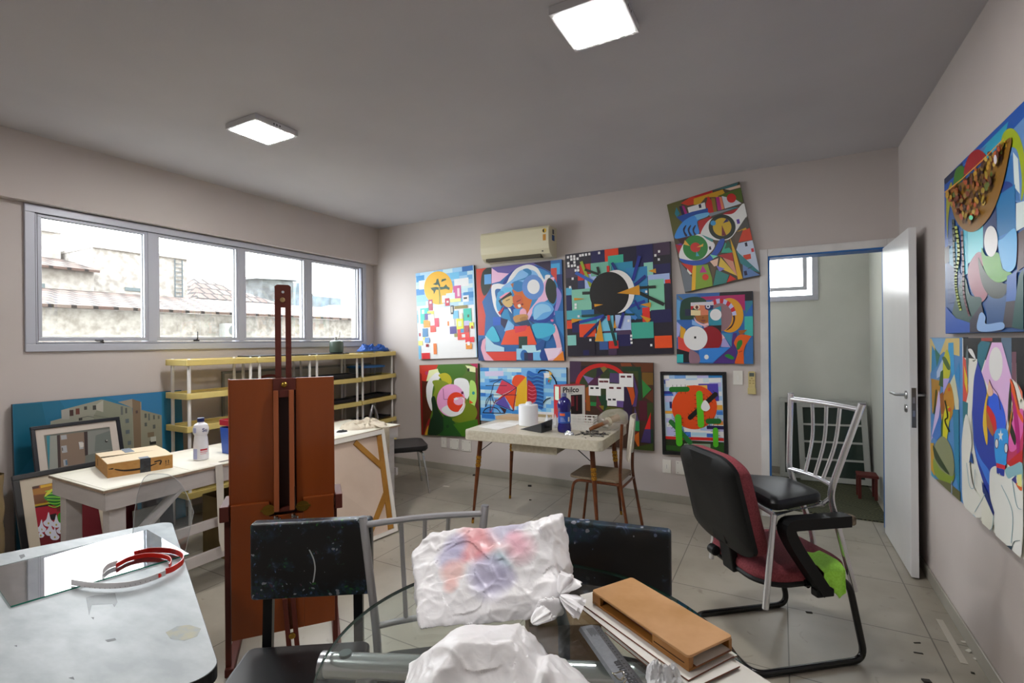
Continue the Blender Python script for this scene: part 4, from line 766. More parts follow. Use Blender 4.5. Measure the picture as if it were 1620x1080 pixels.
shelf_unit(2.73, 3.33, 'yellow shelf unit with white poles, mostly hidden by the easel')
shelf_unit(3.345, 3.945, 'yellow shelf unit under the green gas canister')
shelf_unit(3.97, 4.51, 'yellow shelf unit in the room corner under the blue cloth', x0=-4.39, x1=-4.045, tilt=.03)

# things on the shelves
def flat_frame(x0, x1, y0, y1, z, h, w, label, group='black picture frames stored on the shelves', tilt=0.0, board=None):
    t = thing('picture_frame', label, 'picture frame', ((x0+x1)/2, (y0+y1)/2, z), 0, group)
    zz = lambda y: z + tilt*(y-y0)
    m = MB()
    def bar(xa, xb, ya, yb): m.hexa([(xa,ya,zz(ya)),(xb,ya,zz(ya)),(xb,yb,zz(yb)),(xa,yb,zz(yb)),(xa,ya,zz(ya)+h),(xb,ya,zz(ya)+h),(xb,yb,zz(yb)+h),(xa,yb,zz(yb)+h)])
    bar(x0,x0+w,y0,y1); bar(x1-w,x1,y0,y1); bar(x0+w,x1-w,y0,y0+w); bar(x0+w,x1-w,y1-w,y1)
    part('frame', m, M_dark, t, bevel=.003)
    if board:
        m = MB(); a = x0+w; b = x1-w; c = y0+w; d = y1-w; m.hexa([(a,c,zz(c)+.004),(b,c,zz(c)+.004),(b,d,zz(d)+.004),(a,d,zz(d)+.004),(a,c,zz(c)+.008),(b,c,zz(c)+.008),(b,d,zz(d)+.008),(a,d,zz(d)+.008)]); part('backing_board', m, board, t)
    return t
M_bk = mat('grey_backing_board', '#5b5a52', .6, noise_=4, col2='#4d4c46')
flat_frame(-4.283, -4.082, 2.70, 3.82, 1.333, .012, .03, 'thin black frame lying on the shelf tops under the gas canister', board=M_bk)
flat_frame(-4.283, -4.082, 2.85, 3.97, 1.071, .045, .04, 'thick black frame on the second tray below the gas canister', board=M_bk)
flat_frame(-4.283, -4.082, 3.15, 3.955, .812, .03, .045, 'black frame on the middle tray of the canister shelf unit', board=M_bk)
flat_frame(-4.338, -4.097, 3.99, 4.49, .815, .025, .04, 'black frame on the middle tray of the corner shelf unit', tilt=.03, board=M_bk)
flat_frame(-4.338, -4.097, 3.99, 4.47, .557, .02, .04, 'black frame on the fourth tray of the corner shelf unit', tilt=.03, board=M_bk)
# green gas canister
t = thing('gas_canister', 'green camping gas canister standing before the window', 'gas canister', (-4.2, 3.75, 1.346))
M_gas = mat('green_gas_paint', '#4a5a50', .35); cx, cy = -4.2, 3.75
m = MB(); z = 1.346; m.lathe([(.06,z),(.07,z+.006),(.072,z+.02),(.072,z+.105),(.066,z+.122),(.05,z+.132),(.02,z+.138)], 28, (cx,cy,0)); part('canister', m, M_gas, t)
m = MB(); m.lathe([(.018,z+.136),(.018,z+.15),(.011,z+.152),(.011,z+.168)], 14, (cx-.005,cy,0)); m.tube([(cx+.0,cy+.018,z+.15),(cx+.0,cy+.04,z+.155)], .006, 8); part('valve', m, M_screw, t)
m = MB(); m.tube([(cx,cy+.04,z+.15),(cx+.002,cy+.044,z+.19),(cx+.002,cy+.05,z+.225)], .0035, 8); part('burner_tube', m, M_screw, t)
# crumpled cloth helper: bumpy sheet heap over a base outline
def heap(mb, c, rx, ry, h, seed, n=46, rot=0.0, sharp=6.0, low=.004, power=.8):
    c = Vector(c); cr, sr = math.cos(rot), math.sin(rot)
    def fn(i, j):
        a = 2*PI*i/n; r = j/15
        k = 1+.22*noise.noise(Vector((math.cos(a)*1.7, math.sin(a)*1.7, seed)))+.10*noise.noise(Vector((math.cos(a)*5, math.sin(a)*5, seed+3)))
        x, y = rx*k*r*math.cos(a), ry*k*r*math.sin(a)
        q = Vector((x/rx*1.3, y/ry*1.3, seed))
        w_ = Vector((noise.noise(q*2.1), noise.noise(q*2.1+Vector((5,1,2))), 0))*.5
        d0 = noise.voronoi((q+w_)*sharp*.42)[0]; cr_ = math.exp(-((d0[1]-d0[0])/.18)**2)
        fold = .55+.75*noise.noise(q*1.9)+.35*abs(noise.noise(q*3.7))-.28*cr_
        z = h*max(0, (1-r**3.2))**.6*max(.12,fold)+low*(1 if r < .98 else 0)
        return c+Vector((x*cr-y*sr, x*sr+y*cr, max(z,.001)))
    mb.grid(lambda i, j: fn(i, j), n, 16, closed_u=True)
M_bluecloth = mat('blue_cloth', '#1f56a8', .7, noise_=30, col2='#17468e')
m = MB(); heap(m, (-4.2,4.30,1.35), .12, .22, .085, 3.1, low=.008); solo('cloth', m, M_bluecloth, 'crumpled blue cloth on top of the corner shelf unit', 'cloth', (-4.2,4.3,1.35))
# clear box with blue lid
t = thing('storage_box', 'clear plastic box with a blue lid on the corner shelf unit', 'storage box', (-4.22,4.2,1.082))
M_clear = thin_glass('clear_plastic', '#d3dade', .05, .1)
m = MB(); m.slab([(-4.22+x*.9,4.2+y*.9,1.078) for x,y in rrect(.24,.34,.03)], (0,0,.004))
o = rrect(.24,.34,.03); n_ = len(o)
m.add([(-4.22+x*.9,4.2+y*.9,1.08) for x,y in o]+[(-4.22+x,4.2+y,1.165) for x,y in o], [(i,(i+1)%n_,(i+1)%n_+n_,i+n_) for i in range(n_)]); part('tub', m, M_clear, t)
m = MB(); m.slab([(-4.22+x,4.2+y,1.165) for x,y in rrect(.27,.37,.035)], (0,0,.02)); m.slab([(-4.22+x,4.2+y,1.185) for x,y in rrect(.22,.32,.03)], (0,0,.006)); part('lid', m, mat('blue_lid','#1d5a92',.4), t, bevel=.002)
# silver spring clamp and books
t = thing('clamp_lamp', 'silver metal clamp standing at the front of the corner shelf unit', 'clamp', (-4.06,4.12,.56))
m = MB(); m.tube([(-4.05,4.08,.60),(-4.03,4.085,.69),(-4.035,4.11,.75)], [.02,.018,.006], 10); m.tube([(-4.05,4.19,.58),(-4.03,4.15,.68),(-4.035,4.12,.75)], [.022,.02,.006], 10); part('jaw', m, M_steel, t)
m = MB(); m.tube([(-4.034,4.085,.72),(-4.034,4.16,.70)], .006, 8); part('pivot', m, M_steel, t)
M_card = mat('brown_book_cover', '#8a6a52', .6); M_cream = mat('cream_book_pages', '#d8cdb0', .7)
for i, (y0,y1,z,h,c,lb) in enumerate(((3.42,3.72,.555,.028,M_card,'brown book lying on the fourth tray behind the bench'),(3.60,3.88,.585,.022,mat('pink_book_cover','#c9a99c',.6),'pale pink book lying on the brown book behind the bench'))):
    t = thing('book', lb, 'book', (-4.16,(y0+y1)/2,z), 0, 'books behind the bench')
    m = MB(); m.box(-4.28,-4.06,y0,y1,z,z+.003); m.box(-4.28,-4.06,y0,y1,z+h-.003,z+h); m.box(-4.28,-4.276,y0,y1,z,z+h); part('cover', m, c, t)
    m = MB(); m.box(-4.275,-4.064,y0+.004,y1-.004,z+.003,z+h-.003); part('pages', m, M_cream, t)
# large thin grey framed poster behind the shelves
t = thing('framed_poster', 'wide thin grey framed poster leaning behind the yellow shelves', 'framed poster', (-4.40,3.55,0))
m = MB(); frame4(m, -4.411, -4.396, 2.63, 4.46, .12, 1.205, .022); part('frame', m, mat('grey_frame','#84857f',.5), t, bevel=.002)
m = MB(); m.box(-4.410,-4.402,2.652,4.438,.142,1.183); pp = part('poster', m, mat('pale_poster','#bdb9ae',.6,noise_=3,col2='#b0aca2'), t)
m = MB(); 
P = spline([(-4.4012,2.86,1.06),(-4.4012,2.98,1.13),(-4.4012,3.12,1.15),(-4.4012,3.26,1.11),(-4.4012,3.4,1.05)], 6)
for a_, b_ in zip(P[:-1], P[1:]): m.add([a_, b_, b_-Vector((0,0,.025)), a_-Vector((0,0,.025))], [(3,2,1,0)])
part('red_stroke', m, mat('dull_red_ink','#a3564e',.6), pp)
# one support foot so that the poster stands on the floor
m = MB(); m.box(-4.411,-4.396,2.9,2.94,0,.12); m.box(-4.411,-4.396,4.1,4.14,0,.12); part('foot_block', m, MATS['grey_frame'], t)

# ================================================================== pictures leaning on the left wall
def lean_art(x_top, z_top, x_bot, z_bot, y0, y1, o, k, **kw):
    bl, br, tl, tr = Vector((x_bot,y1,z_bot)), Vector((x_bot,y0,z_bot)), Vector((x_top,y1,z_top)), Vector((x_top,y0,z_top))
    nn = (br-bl).cross(tl-bl).normalized()
    if nn.x < 0: nn = -nn
    f = lambda X, Y: onp(o[0]+X/k, o[1]+Y/k, bl, nn)
    A = Art(tr, tl, bl, br, -nn, f, **kw); A.nn = nn; return A
# the photograph shows the far end (larger y) on the right: BL = near end
a = lean_art(-4.375, 1.072, -4.325, .03, 1.25, 2.275, (10,610), 6.231, gain=1.35, base='#1a607c', edge='#16303c', t=.028)
a.p('#1d6788',(500,100),(1530,60),(1560,900),(1000,900)); a.p('#2a6a94',(950,100),(1530,60),(1530,300),(1300,240),(1100,150)); a.p('#11586f',(70,190),(350,170),(420,500),(100,900))
a.p('#88887a',(540,240),(940,135),(960,140),(1240,220),(1270,600),(1270,950),(420,950),(435,350),(545,320)); a.p('#7a7c6c',(860,300),(945,140),(1240,215),(1265,950),(1100,950),(860,340)); a.p('#a09c90',(880,190),(955,140),(955,260),(890,240))
a.p('#8a8070',(1100,160),(1240,130),(1330,160),(1335,600),(1265,600),(1250,220)); a.p('#6e5c48',(1240,130),(1320,155),(1335,950),(1270,950)); a.p('#807e6c',(1325,235),(1530,290),(1545,950),(1335,950)); a.p('#94928a',(545,240),(620,222),(620,330),(545,330))
for x0,y0,x1,y1,c in ((622,240,662,295,'#3a2420'),(682,225,722,280,'#5a3024'),(765,205,795,235,'#3a3a34'),(850,195,885,235,'#34342e'),(712,318,748,340,'#30302c'),(1125,205,1150,285,'#585c5a'),(1170,220,1190,270,'#484c48'),(1172,328,1208,365,'#565e62'),(1175,438,1215,470,'#5a6268'),(1195,545,1230,580,'#5a6268'),(1360,275,1382,315,'#484c46'),(1395,275,1415,340,'#565a56'),(1445,290,1462,330,'#484c46'),(1490,295,1510,325,'#5a5c52'),(1360,365,1385,398,'#4c504c'),(1442,385,1468,420,'#4c504c'),(1390,462,1455,500,'#6a5c48'),(1410,545,1475,572,'#1c1c1a'),(1272,245,1295,270,'#4a3c38')): a.r(c,x0,y0,x1,y1)
a.r('#a8a89c',1420,505,1475,545); a.l('#4c4c46',5,(715,320),(800,300),(860,310)); a.l('#5c5c54',4,(860,290),(960,310),(1100,330))
solo('painting', a.mb, M_art, 'wide canvas of white apartment blocks under a blue sky, leaning on the wall', 'painting', (-4.35,1.76,.03), 'pictures leaning on the left wall')
def lean_frame(name, label, xt, zt, xb, zb, y0, y1, fw, mw, fill, o, k, frame_mat, mat_col, group):
    bl, br, tl, tr = [Vector(p) for p in ((xb,y0,zb),(xb,y1,zb),(xt,y0,zt),(xt,y1,zt))]
    U = Vector((0,1,0)); V = (tl-bl).normalized(); N_ = U.cross(V); N_ = N_ if N_.x > 0 else -N_
    W, H_ = (y1-y0), (tl-bl).length
    t = thing(name, label, 'framed picture', (xb,(y0+y1)/2,zb), 0, group)
    P = lambda u, v, w: bl+U*u+V*v+N_*w
    m = MB()
    def blk(u0,u1,v0,v1,w0,w1,mb): mb.hexa([P(u0,v0,w0),P(u1,v0,w0),P(u1,v1,w0),P(u0,v1,w0),P(u0,v0,w1),P(u1,v0,w1),P(u1,v1,w1),P(u0,v1,w1)])
    blk(0,W,0,fw,0,.022,m); blk(0,W,H_-fw,H_,0,.022,m); blk(0,fw,fw,H_-fw,0,.022,m); blk(W-fw,W,fw,H_-fw,0,.022,m); part('frame', m, frame_mat, t, bevel=.003)
    m = MB(); w0, w1 = .006, .010
    blk(fw,W-fw,fw,fw+mw,w0,w1,m); blk(fw,W-fw,H_-fw-mw,H_-fw,w0,w1,m); blk(fw,fw+mw,fw+mw,H_-fw-mw,w0,w1,m); blk(W-fw-mw,W-fw,fw+mw,H_-fw-mw,w0,w1,m); part('mat_border', m, mat_col, t)
    q = fw+mw; f = lambda X, Y: onp(o[0]+X/k, o[1]+Y/k, P(0,0,.006), N_)
    A = Art(P(q,H_-q,.006), P(W-q,H_-q,.006), P(W-q,q,.006), P(q,q,.006), -N_, f, gain=1.35, base=fill, edge=fill, t=.003, step=.00004)
    return t, A
M_mat = mat('pale_mat_board', '#c9bfb4', .7)
t, a = lean_frame('framed_picture', 'black framed photo of brown apartment facades, leaning behind the cardboard box', -4.27, .922, -4.10, .30, 1.297, 1.785, .022, .042, '#5a5c54', (10,610), 6.231, mat('navy_frame','#14161f',.35), M_mat, 'pictures leaning on the left wall')
a.p('#1c6a78',(395,495),(440,490),(430,600),(420,850)); a.p('#7c7e76',(430,495),(500,490),(510,850),(425,850)); a.p('#2a1812',(498,488),(528,482),(540,850),(512,850)); a.p('#6e5c4c',(528,482),(765,455),(780,680),(770,850),(540,850)); a.p('#26140e',(765,455),(800,450),(805,680),(775,690)); a.p('#6e706a',(800,450),(1055,420),(1075,620),(805,680)); a.p('#5a605a',(880,490),(1055,430),(1075,620),(870,650))
for x0,y0,x1,y1 in ((535,490,598,525),(540,595,602,655),(712,555,762,620),(560,730,605,785)): a.r('#8c8e90',x0,y0,x1,y1)
a.r('#3c5a70',580,735,605,780); a.r('#4c443c',545,610,560,640); a.e('#1c1c18',985,545,14,14); a.e('#a8a8a0',990,538,8,5); a.p('#b4b0a8',(712,555),(762,560),(762,600),(730,610))
part('print', a.mb, M_art, t)
t, a = lean_frame('framed_picture', 'black framed painting of a green leaf and white flowers, left of the bench', -4.155, .648, -3.93, .0, 1.175, 1.66, .032, .055, '#5a1018', (10,740), 8.1, mat('black_frame_satin','#0e0e10',.35), mat('cream_mat_board','#c4b8a4',.7), 'pictures leaning on the left wall')
a.p('#7a4410',(290,230),(840,130),(850,420),(300,500)); a.p('#3c1c0c',(290,235),(420,215),(415,255),(295,280)); a.r('#b8901c',430,195,590,240); a.p('#8a5c14',(300,290),(700,200),(700,300),(305,350)); a.p('#5c3408',(300,360),(520,330),(500,440),(310,470)); a.p('#9a8014',(305,480),(600,430),(600,450),(310,505)); a.p('#1c0c08',(310,505),(600,452),(600,475),(315,520)); a.p('#8a1024',(320,520),(850,440),(860,700),(340,900)); a.p('#5a1c10',(640,500),(860,450),(860,540),(650,560))
a.s_('#1c6a1c',(480,370),(560,300),(650,250),(760,240),(860,300),(870,420),(760,460),(640,490),(560,450)); 
for i in range(6): y = 270+i*36; a.l('#7cc030',9,(500+i*8,y+30),(640,y+20+i*6),(800,400),sm=True); a.l('#0c3410',6,(510+i*8,y+50),(650,y+36+i*5),(810,420),sm=True)
a.s_('#b0b02c',(490,370),(520,310),(600,260),(700,250),(600,290),(540,340)); a.s_('#2c7a14',(660,600),(760,540),(860,540),(850,640),(780,720),(690,720)); a.l('#5aa020',7,(700,700),(800,580),sm=False); a.p('#140608',(550,600),(640,580),(640,660),(580,670)); a.p('#201008',(350,860),(420,840),(420,920),(350,930))
for cx_, cy_, s_ in ((540,700,90),(640,720,80),(760,720,80),(450,780,80),(860,740,80),(560,820,90),(700,800,80),(820,820,80),(440,860,60),(620,880,80)):
    a.s_('#b8b8c4',(cx_,cy_-1.5*s_),(cx_+.3*s_,cy_-.5*s_),(cx_+.75*s_,cy_),(cx_+.4*s_,cy_+.5*s_),(cx_-.4*s_,cy_+.5*s_),(cx_-.75*s_,cy_),(cx_-.3*s_,cy_-.5*s_)); a.e('#9a8a3c',cx_,cy_+.1*s_,12,14)
part('print', a.mb, M_art, t)
# wrapped bundle at the left edge
M_wrap = mat('creased_film_over_board', '#a08c6a', .25, noise_=7, col2='#8a7654', stretch=(1,1,.3))
m = MB()
def rollfn(i, j):
    a_ = 2*PI*i/22; z = .02+.68*j/26
    r = .11+.012*noise.noise(Vector((math.cos(a_)*2.2,math.sin(a_)*2.2,z*9)))+.012*abs(noise.noise(Vector((math.cos(a_)*6,math.sin(a_)*6,z*3))))
    r *= 1-.18*j/26
    return Vector((-4.05+r*math.cos(a_), 1.0+.02*j/26+r*math.sin(a_), z))
m.grid(rollfn, 22, 27, closed_u=True); m.lathe([(.11,.0),(.105,.02)], 22, (-4.05,1.0,0))
t = thing('wrapped_roll', 'film wrapped brown roll standing at the left edge of the photo', 'wrapped roll', (-4.05,1.0,0)); part('film', m, M_wrap, t)
m = MB(); m.lathe([(.07,.69),(.07,.78),(.045,.782)], 18, (-4.05,1.02,0)); part('red_core', m, mat('dark_red_core','#5a1c1c',.6), t)

# ================================================================== workbench
M_bw = mat('white_painted_board', '#d4cfcc', .5, noise_=3, col2='#c6c0bd', stretch=(1,1,4))
M_btop = mat('cream_bench_top', '#d9d5c6', .55, noise_=4, col2='#cbc6b4')
M_edge = mat('raw_wood_edge', '#b09a84', .6, noise_=20, col2='#9a8470')
BX0, BX1, BY0, BY1, BZ = -3.62, -3.0, 1.195, 3.365, .72
t = thing('workbench', 'long white painted workbench with the cardboard box on its near end', 'workbench', ((BX0+BX1)/2,(BY0+BY1)/2,0))
m = MB(); m.box(BX0-.012,BX1+.012,BY0-.012,BY1+.012,BZ-.016,BZ); part('bench_top', m, M_btop, t, bevel=.001)
m = MB(); m.box(BX0-.0125,BX1+.0125,BY0-.0125,BY1+.0125,BZ-.0155,BZ-.004); part('wood_edging', m, M_edge, t)
m = MB(); az = (.610, BZ-.016)
m.box(BX1-.022,BX1,BY0,BY1,*az); m.box(BX0,BX0+.022,BY0,BY1,*az); m.box(BX0+.022,BX1-.022,BY0,BY0+.022,*az); m.box(BX0+.022,BX1-.022,BY1-.022,BY1,*az); part('apron', m, M_bw, t, bevel=.002)
for lx in (BX0+.024, BX1-.094):
    for ly in (BY0+.026, BY1-.1): m = MB(); m.box(lx,lx+.07,ly,ly+.075,0,BZ-.017); part('leg', m, M_bw, t, bevel=.003)
m = MB(); m.box(BX1-.022,BX1-.002,BY0+.1,BY1-.1,.345,.40); part('rail', m, M_bw, t, bevel=.002)
m = MB(); m.box(BX1-.022,BX1-.002,BY0+.1,BY1-.1,.15,.215); part('rail', m, M_bw, t, bevel=.002)
m = MB(); m.bar((BX1-.035,1.30,.385),(BX1-.035,1.56,.625),.02,.075,(1,0,0)); part('brace', m, M_bw, t, bevel=.002)
m = MB(); m.bar((BX1-.035,BY1-.13,.385),(BX1-.035,BY1-.39,.625),.02,.075,(1,0,0)); part('brace', m, M_bw, t, bevel=.002)
m = MB(); m.box(BX0+.03,BX1-.01,BY1-.019,BY1+.004,.27,.335); part('end_rail', m, M_bw, t, bevel=.002)
m = MB(); m.bar((BX1-.06,BY0+.03,.47),(BX0+.09,BY0+.03,.25),.015,.03,(0,1,0)); part('end_brace', m, M_edge, t)
# sheets and papers on the bench
def sheet(name, label, cat, pts, z, m_, group=None, th=.0012):
    c = sum((Vector((*p,z)) for p in pts), Vector())/len(pts); mb = MB(); mb.slab([(*p,z) for p in pts], (0,0,th)); return solo(name, mb, m_, label, cat, c, group)
M_pap2 = mat('cream_cover_sheet', '#e2dfd2', .7, noise_=3, col2='#d8d4c4')
sheet('cover_sheet', 'cream cover sheet under the cardboard box on the bench end', 'paper', [(-3.54,1.2),(-3.005,1.2),(-3.01,1.60),(-3.55,1.62)], BZ+.0003, M_pap2, 'cover sheets on the bench')
sheet('cover_sheet', 'cream cover sheet under the white bottle on the bench', 'paper', [(-3.54,1.63),(-3.008,1.61),(-3.008,2.06),(-3.55,2.05)], BZ+.0003, M_pap2, 'cover sheets on the bench')
sheet('cover_sheet', 'cream cover sheet on the bench behind the easel', 'paper', [(-3.54,2.3),(-3.02,2.34),(-3.01,3.0),(-3.54,3.02)], BZ+.0003, M_pap2, 'cover sheets on the bench')
sheet('paper', 'white paper with a dark blot on the bench right of the easel', 'paper', [(-3.3,2.66),(-3.08,2.62),(-3.06,2.86),(-3.28,2.92)], BZ+.002, M_paper)
sheet('board', 'beige board lying at the back of the bench right of the easel', 'board', [(-3.56,2.62),(-3.33,2.64),(-3.33,2.94),(-3.56,2.94)], BZ+.002, mat('beige_board','#c9bd9c',.7), th=.012)
m = MB(); heap(m, (-3.16,2.87,BZ+.0035), .035, .05, .012, 9.2, n=20); solo('black_rag', m, mat('black_rag_cloth','#1c1c20',.8), 'small black rag on the paper right of the easel', 'rag', (-3.16,2.87,BZ+.0035))
sheet('steel_rule', 'dark metal strip lying at the bench edge beside the blue crate', 'metal strip', [(-3.06,1.80),(-3.035,1.80),(-3.03,2.05),(-3.055,2.05)], BZ+.002, mat('dark_metal_strip','#6c665e',.5))
# masking tape tail hanging from the bench front
m = MB(); P = [(-2.985,1.76,BZ+.0025),(-2.984,1.765,.60),(-2.975,1.762,.45),(-2.97,1.768,.27),(-2.968,1.775,.20)]; W_ = [.022,.022,.02,.02,.012]
for i in range(4):
    (x0,y0,z0),(x1,y1,z1) = P[i],P[i+1]; m.hexa([(x1,y1-W_[i+1],z1),(x1,y1+W_[i+1],z1),(x0,y0+W_[i],z0),(x0,y0-W_[i],z0),(x1+.001,y1-W_[i+1],z1),(x1+.001,y1+W_[i+1],z1),(x0+.001,y0+W_[i],z0),(x0+.001,y0-W_[i],z0)])
m.box(-3.06,-2.984,1.74,1.782,BZ+.0018,BZ+.0028)
solo('tape_strip', m, mat('masking_tape','#dcd7cc',.5), 'pale tape strip hanging down the bench front', 'tape', (-2.975,1.765,.2))
# cloth heap on the right end
M_rag = mat('cream_rag_cloth', '#d3c8b4', .8, noise_=14, col2='#c3b7a2')
t = thing('rag', 'cream rag heaped on the right bench end with a tail hanging down', 'rag', (-3.15,3.2,BZ))
m = MB(); heap(m, (-3.22,3.16,BZ+.001), .2, .2, .065, 5.5, n=70, rot=.4, sharp=4.5); part('cloth_heap', m, M_rag, t)
m = MB()
def tailfn(i, j): u, v = i/10-.5, j/12; return Vector((-2.978+.012+.008*math.sin(u*14+v*2), 3.17+u*.075*(1-.3*v)+.015*v, BZ+.006-.24*v*(1+.06*math.cos(u*9))))
m.grid(tailfn, 11, 13)
def tail2(i, j): u, v = i/10-.5, j/5; return Vector((-3.11+.137*v+.012*math.sin(u*14), 3.17+u*.075, BZ+.03*(1-v)+.006+.008*abs(math.cos(u*9))))
m.grid(tail2, 11, 6); part('cloth_tail', m, M_rag, t)
# delivery box
M_box = mat('kraft_cardboard', '#b98a4c', .7, noise_=40, col2='#b08044')
M_boxt = mat('kraft_cardboard_inside', '#d3bf9e', .7)
M_boxprint = mat('black_box_print', '#1e1712', .6)
A0, B0, C0 = Vector((-3.237,1.301,BZ+.0018)), Vector((-3.165,1.593,BZ+.0018)), Vector((-3.60,1.312,BZ+.0018))
eu = (B0-A0).normalized(); ev = Vector((-eu.y, eu.x, 0)); WL, WD, WH = .302, .395, .076
bx = thing('cardboard_box', 'flat brown delivery box with a curved arrow print, taped, on the bench', 'cardboard box', A0+eu*WL/2+ev*WD/2, 0)
Q = lambda u, v, z: A0+eu*u+ev*v+Vector((0,0,z))
m = MB(); 
def qb(u0,u1,v0,v1,z0,z1,mb): mb.hexa([Q(u0,v0,z0),Q(u1,v0,z0),Q(u1,v1,z0),Q(u0,v1,z0),Q(u0,v0,z1),Q(u1,v0,z1),Q(u1,v1,z1),Q(u0,v1,z1)])
th = .004; qb(0,WL,0,WD,0,th,m); qb(0,WL,0,th,th,WH,m); qb(0,WL,WD-th,WD,th,WH,m); qb(0,th,th,WD-th,th,WH,m); qb(WL-th,WL,th,WD-th,th,WH,m); part('carton', m, M_box, bx)
m = MB(); m.hexa([Q(0,0,WH),Q(WL,0,WH),Q(WL,.19,WH+.006),Q(0,.185,WH+.003),Q(0,0,WH+.003),Q(WL,0,WH+.003),Q(WL,.19,WH+.009),Q(0,.185,WH+.006)]); part('top_flap', m, M_boxt, bx)
m = MB(); m.hexa([Q(0,.225,WH+.004),Q(WL,.195,WH+.004),Q(WL,WD,WH),Q(0,WD,WH),Q(0,.225,WH+.007),Q(WL,.195,WH+.007),Q(WL,WD,WH+.003),Q(0,WD,WH+.003)]); part('top_flap', m, M_boxt, bx)
m = MB(); qb(.01,WL-.01,.01,WD-.01,WH-.012,WH-.010,m); part('dark_gap', m, mat('box_gap_shadow_card','#2a1d12',.9), bx)
M_tape = mat('black_packing_tape', '#2a2c30', .3, noise_=50, col2='#3c4046')
m = MB(); qb(.145,.195,-.0012,0,0,WH+.003,m); part('side_tape', m, M_tape, bx)
m = MB(); qb(.145,.19,.0,.05,WH+.0035,WH+.0052,m); part('top_tape', m, mat('grey_packing_tape','#8d97a4',.25), bx)
m = MB(); qb(.12,.165,.25,.395,WH+.0065,WH+.008,m); part('top_tape', m, MATS['grey_packing_tape'], bx)
m = MB()                                              # arrow curve printed on the long side
def ink(pts, w, mb):
    for (a_, wa), (b_, wb) in zip(list(zip(pts, w))[:-1], list(zip(pts, w))[1:]):
        d = Vector((b_[0]-a_[0], b_[1]-a_[1])); d.normalize(); n_ = Vector((-d.y, d.x))
        mb.add([Q(a_[0]+n_.x*wa,-.0004,a_[1]+n_.y*wa),Q(a_[0]-n_.x*wa,-.0004,a_[1]-n_.y*wa),Q(b_[0]-n_.x*wb,-.0004,b_[1]-n_.y*wb),Q(b_[0]+n_.x*wb,-.0004,b_[1]+n_.y*wb)], [(0,1,2,3)])
pts = [(p.x,p.y) for p in spline([(.030,.044,0),(.07,.029,0),(.12,.024,0),(.17,.026,0),(.225,.041,0)], 5)]
ink(pts, [.0015+.004*math.sin(PI*i/(len(pts)-1))**.6 for i in range(len(pts))], m)
pts = [(p.x,p.y) for p in spline([(.212,.050,0),(.235,.054,0),(.245,.05,0),(.238,.03,0)], 5)]; ink(pts, [.004]*len(pts), m); part('arrow_print', m, M_boxprint, bx)
m = MB()
for u in (.268,.281):
    ink([(u,.028),(u,.046)], [.0015,.0015], m); m.add([Q(u-.004,-.0004,.043),Q(u+.004,-.0004,.043),Q(u,-.0004,.052)], [(0,1,2)])
ink([(.264,.022),(.286,.022)], [.001,.001], m); qb(.006,.010,-.0004,0,.046,.052,m); qb(.012,.026,-.0004,0,.045,.052,m); part('handling_print', m, M_boxprint, bx)
m = MB(); m.add([Q(-.0004,.30,.02),Q(-.0004,.32,.02),Q(-.0004,.32,.06),Q(-.0004,.30,.06)], [(0,1,2,3)]); part('end_print', m, mat('brown_box_print','#6a4620',.7), bx)
# white bottle
cx, cy = -3.225, 1.79
b = thing('bottle', 'white plastic cleaner bottle with a navy cap on the bench', 'bottle', (cx,cy,BZ+.0018))
z = BZ+.0018
M_bot = mat('white_bottle_plastic', '#e4e4ea', .3, sss=.2)
m = MB(); m.lathe([(.036,z),(.042,z+.004),(.043,z+.02),(.042,z+.08),(.037,z+.135),(.034,z+.155),(.040,z+.165),(.044,z+.18),(.044,z+.20),(.036,z+.222),(.018,z+.234),(.0165,z+.24)], 28, (cx,cy,0)); part('bottle_body', m, M_bot, b)
m = MB(); m.lathe([(.020,z+.24),(.020,z+.262),(.017,z+.264)], 20, (cx,cy,0)); part('cap', m, mat('navy_cap','#1f2a66',.35), b)
va = math.atan2(-cy, -cx)
def onbot(r, a_, zz): return Vector((cx+r*math.cos(a_), cy+r*math.sin(a_), z+zz))
def wrap(mb, r0, r1, a0, a1, z0, z1, n=8):
    for i in range(n):
        p, q = a0+(a1-a0)*i/n, a0+(a1-a0)*(i+1)/n
        mb.add([onbot(r0,p,z0),onbot(r0,q,z0),onbot(r1,q,z1),onbot(r1,p,z1)], [(0,1,2,3)])
m = MB(); wrap(m,.0435,.0433,va-.1,va+.9,.062,.072); part('red_label', m, mat('red_label_ink','#c03040',.4), b)
m = MB(); wrap(m,.0437,.0434,va-.1,va+.9,.05,.058); wrap(m,.0437,.0434,va-.1,va+.7,.04,.044); part('pink_print', m, mat('pink_print_ink','#d9a3ae',.4), b)
m = MB(); wrap(m,.0437,.0434,va-1.2,va-.5,.01,.075); wrap(m,.0446,.0446,va-1.1,va-.6,.175,.205); part('lilac_label', m, mat('lilac_label_ink','#a9b2dc',.4), b)
m = MB(); m.text('Su', lambda u, v: onbot(.0448, va+.15+u/.0445, .180+v), .032, .0006); part('brand_print', m, mat('navy_print_ink','#2a2f78',.4), b)
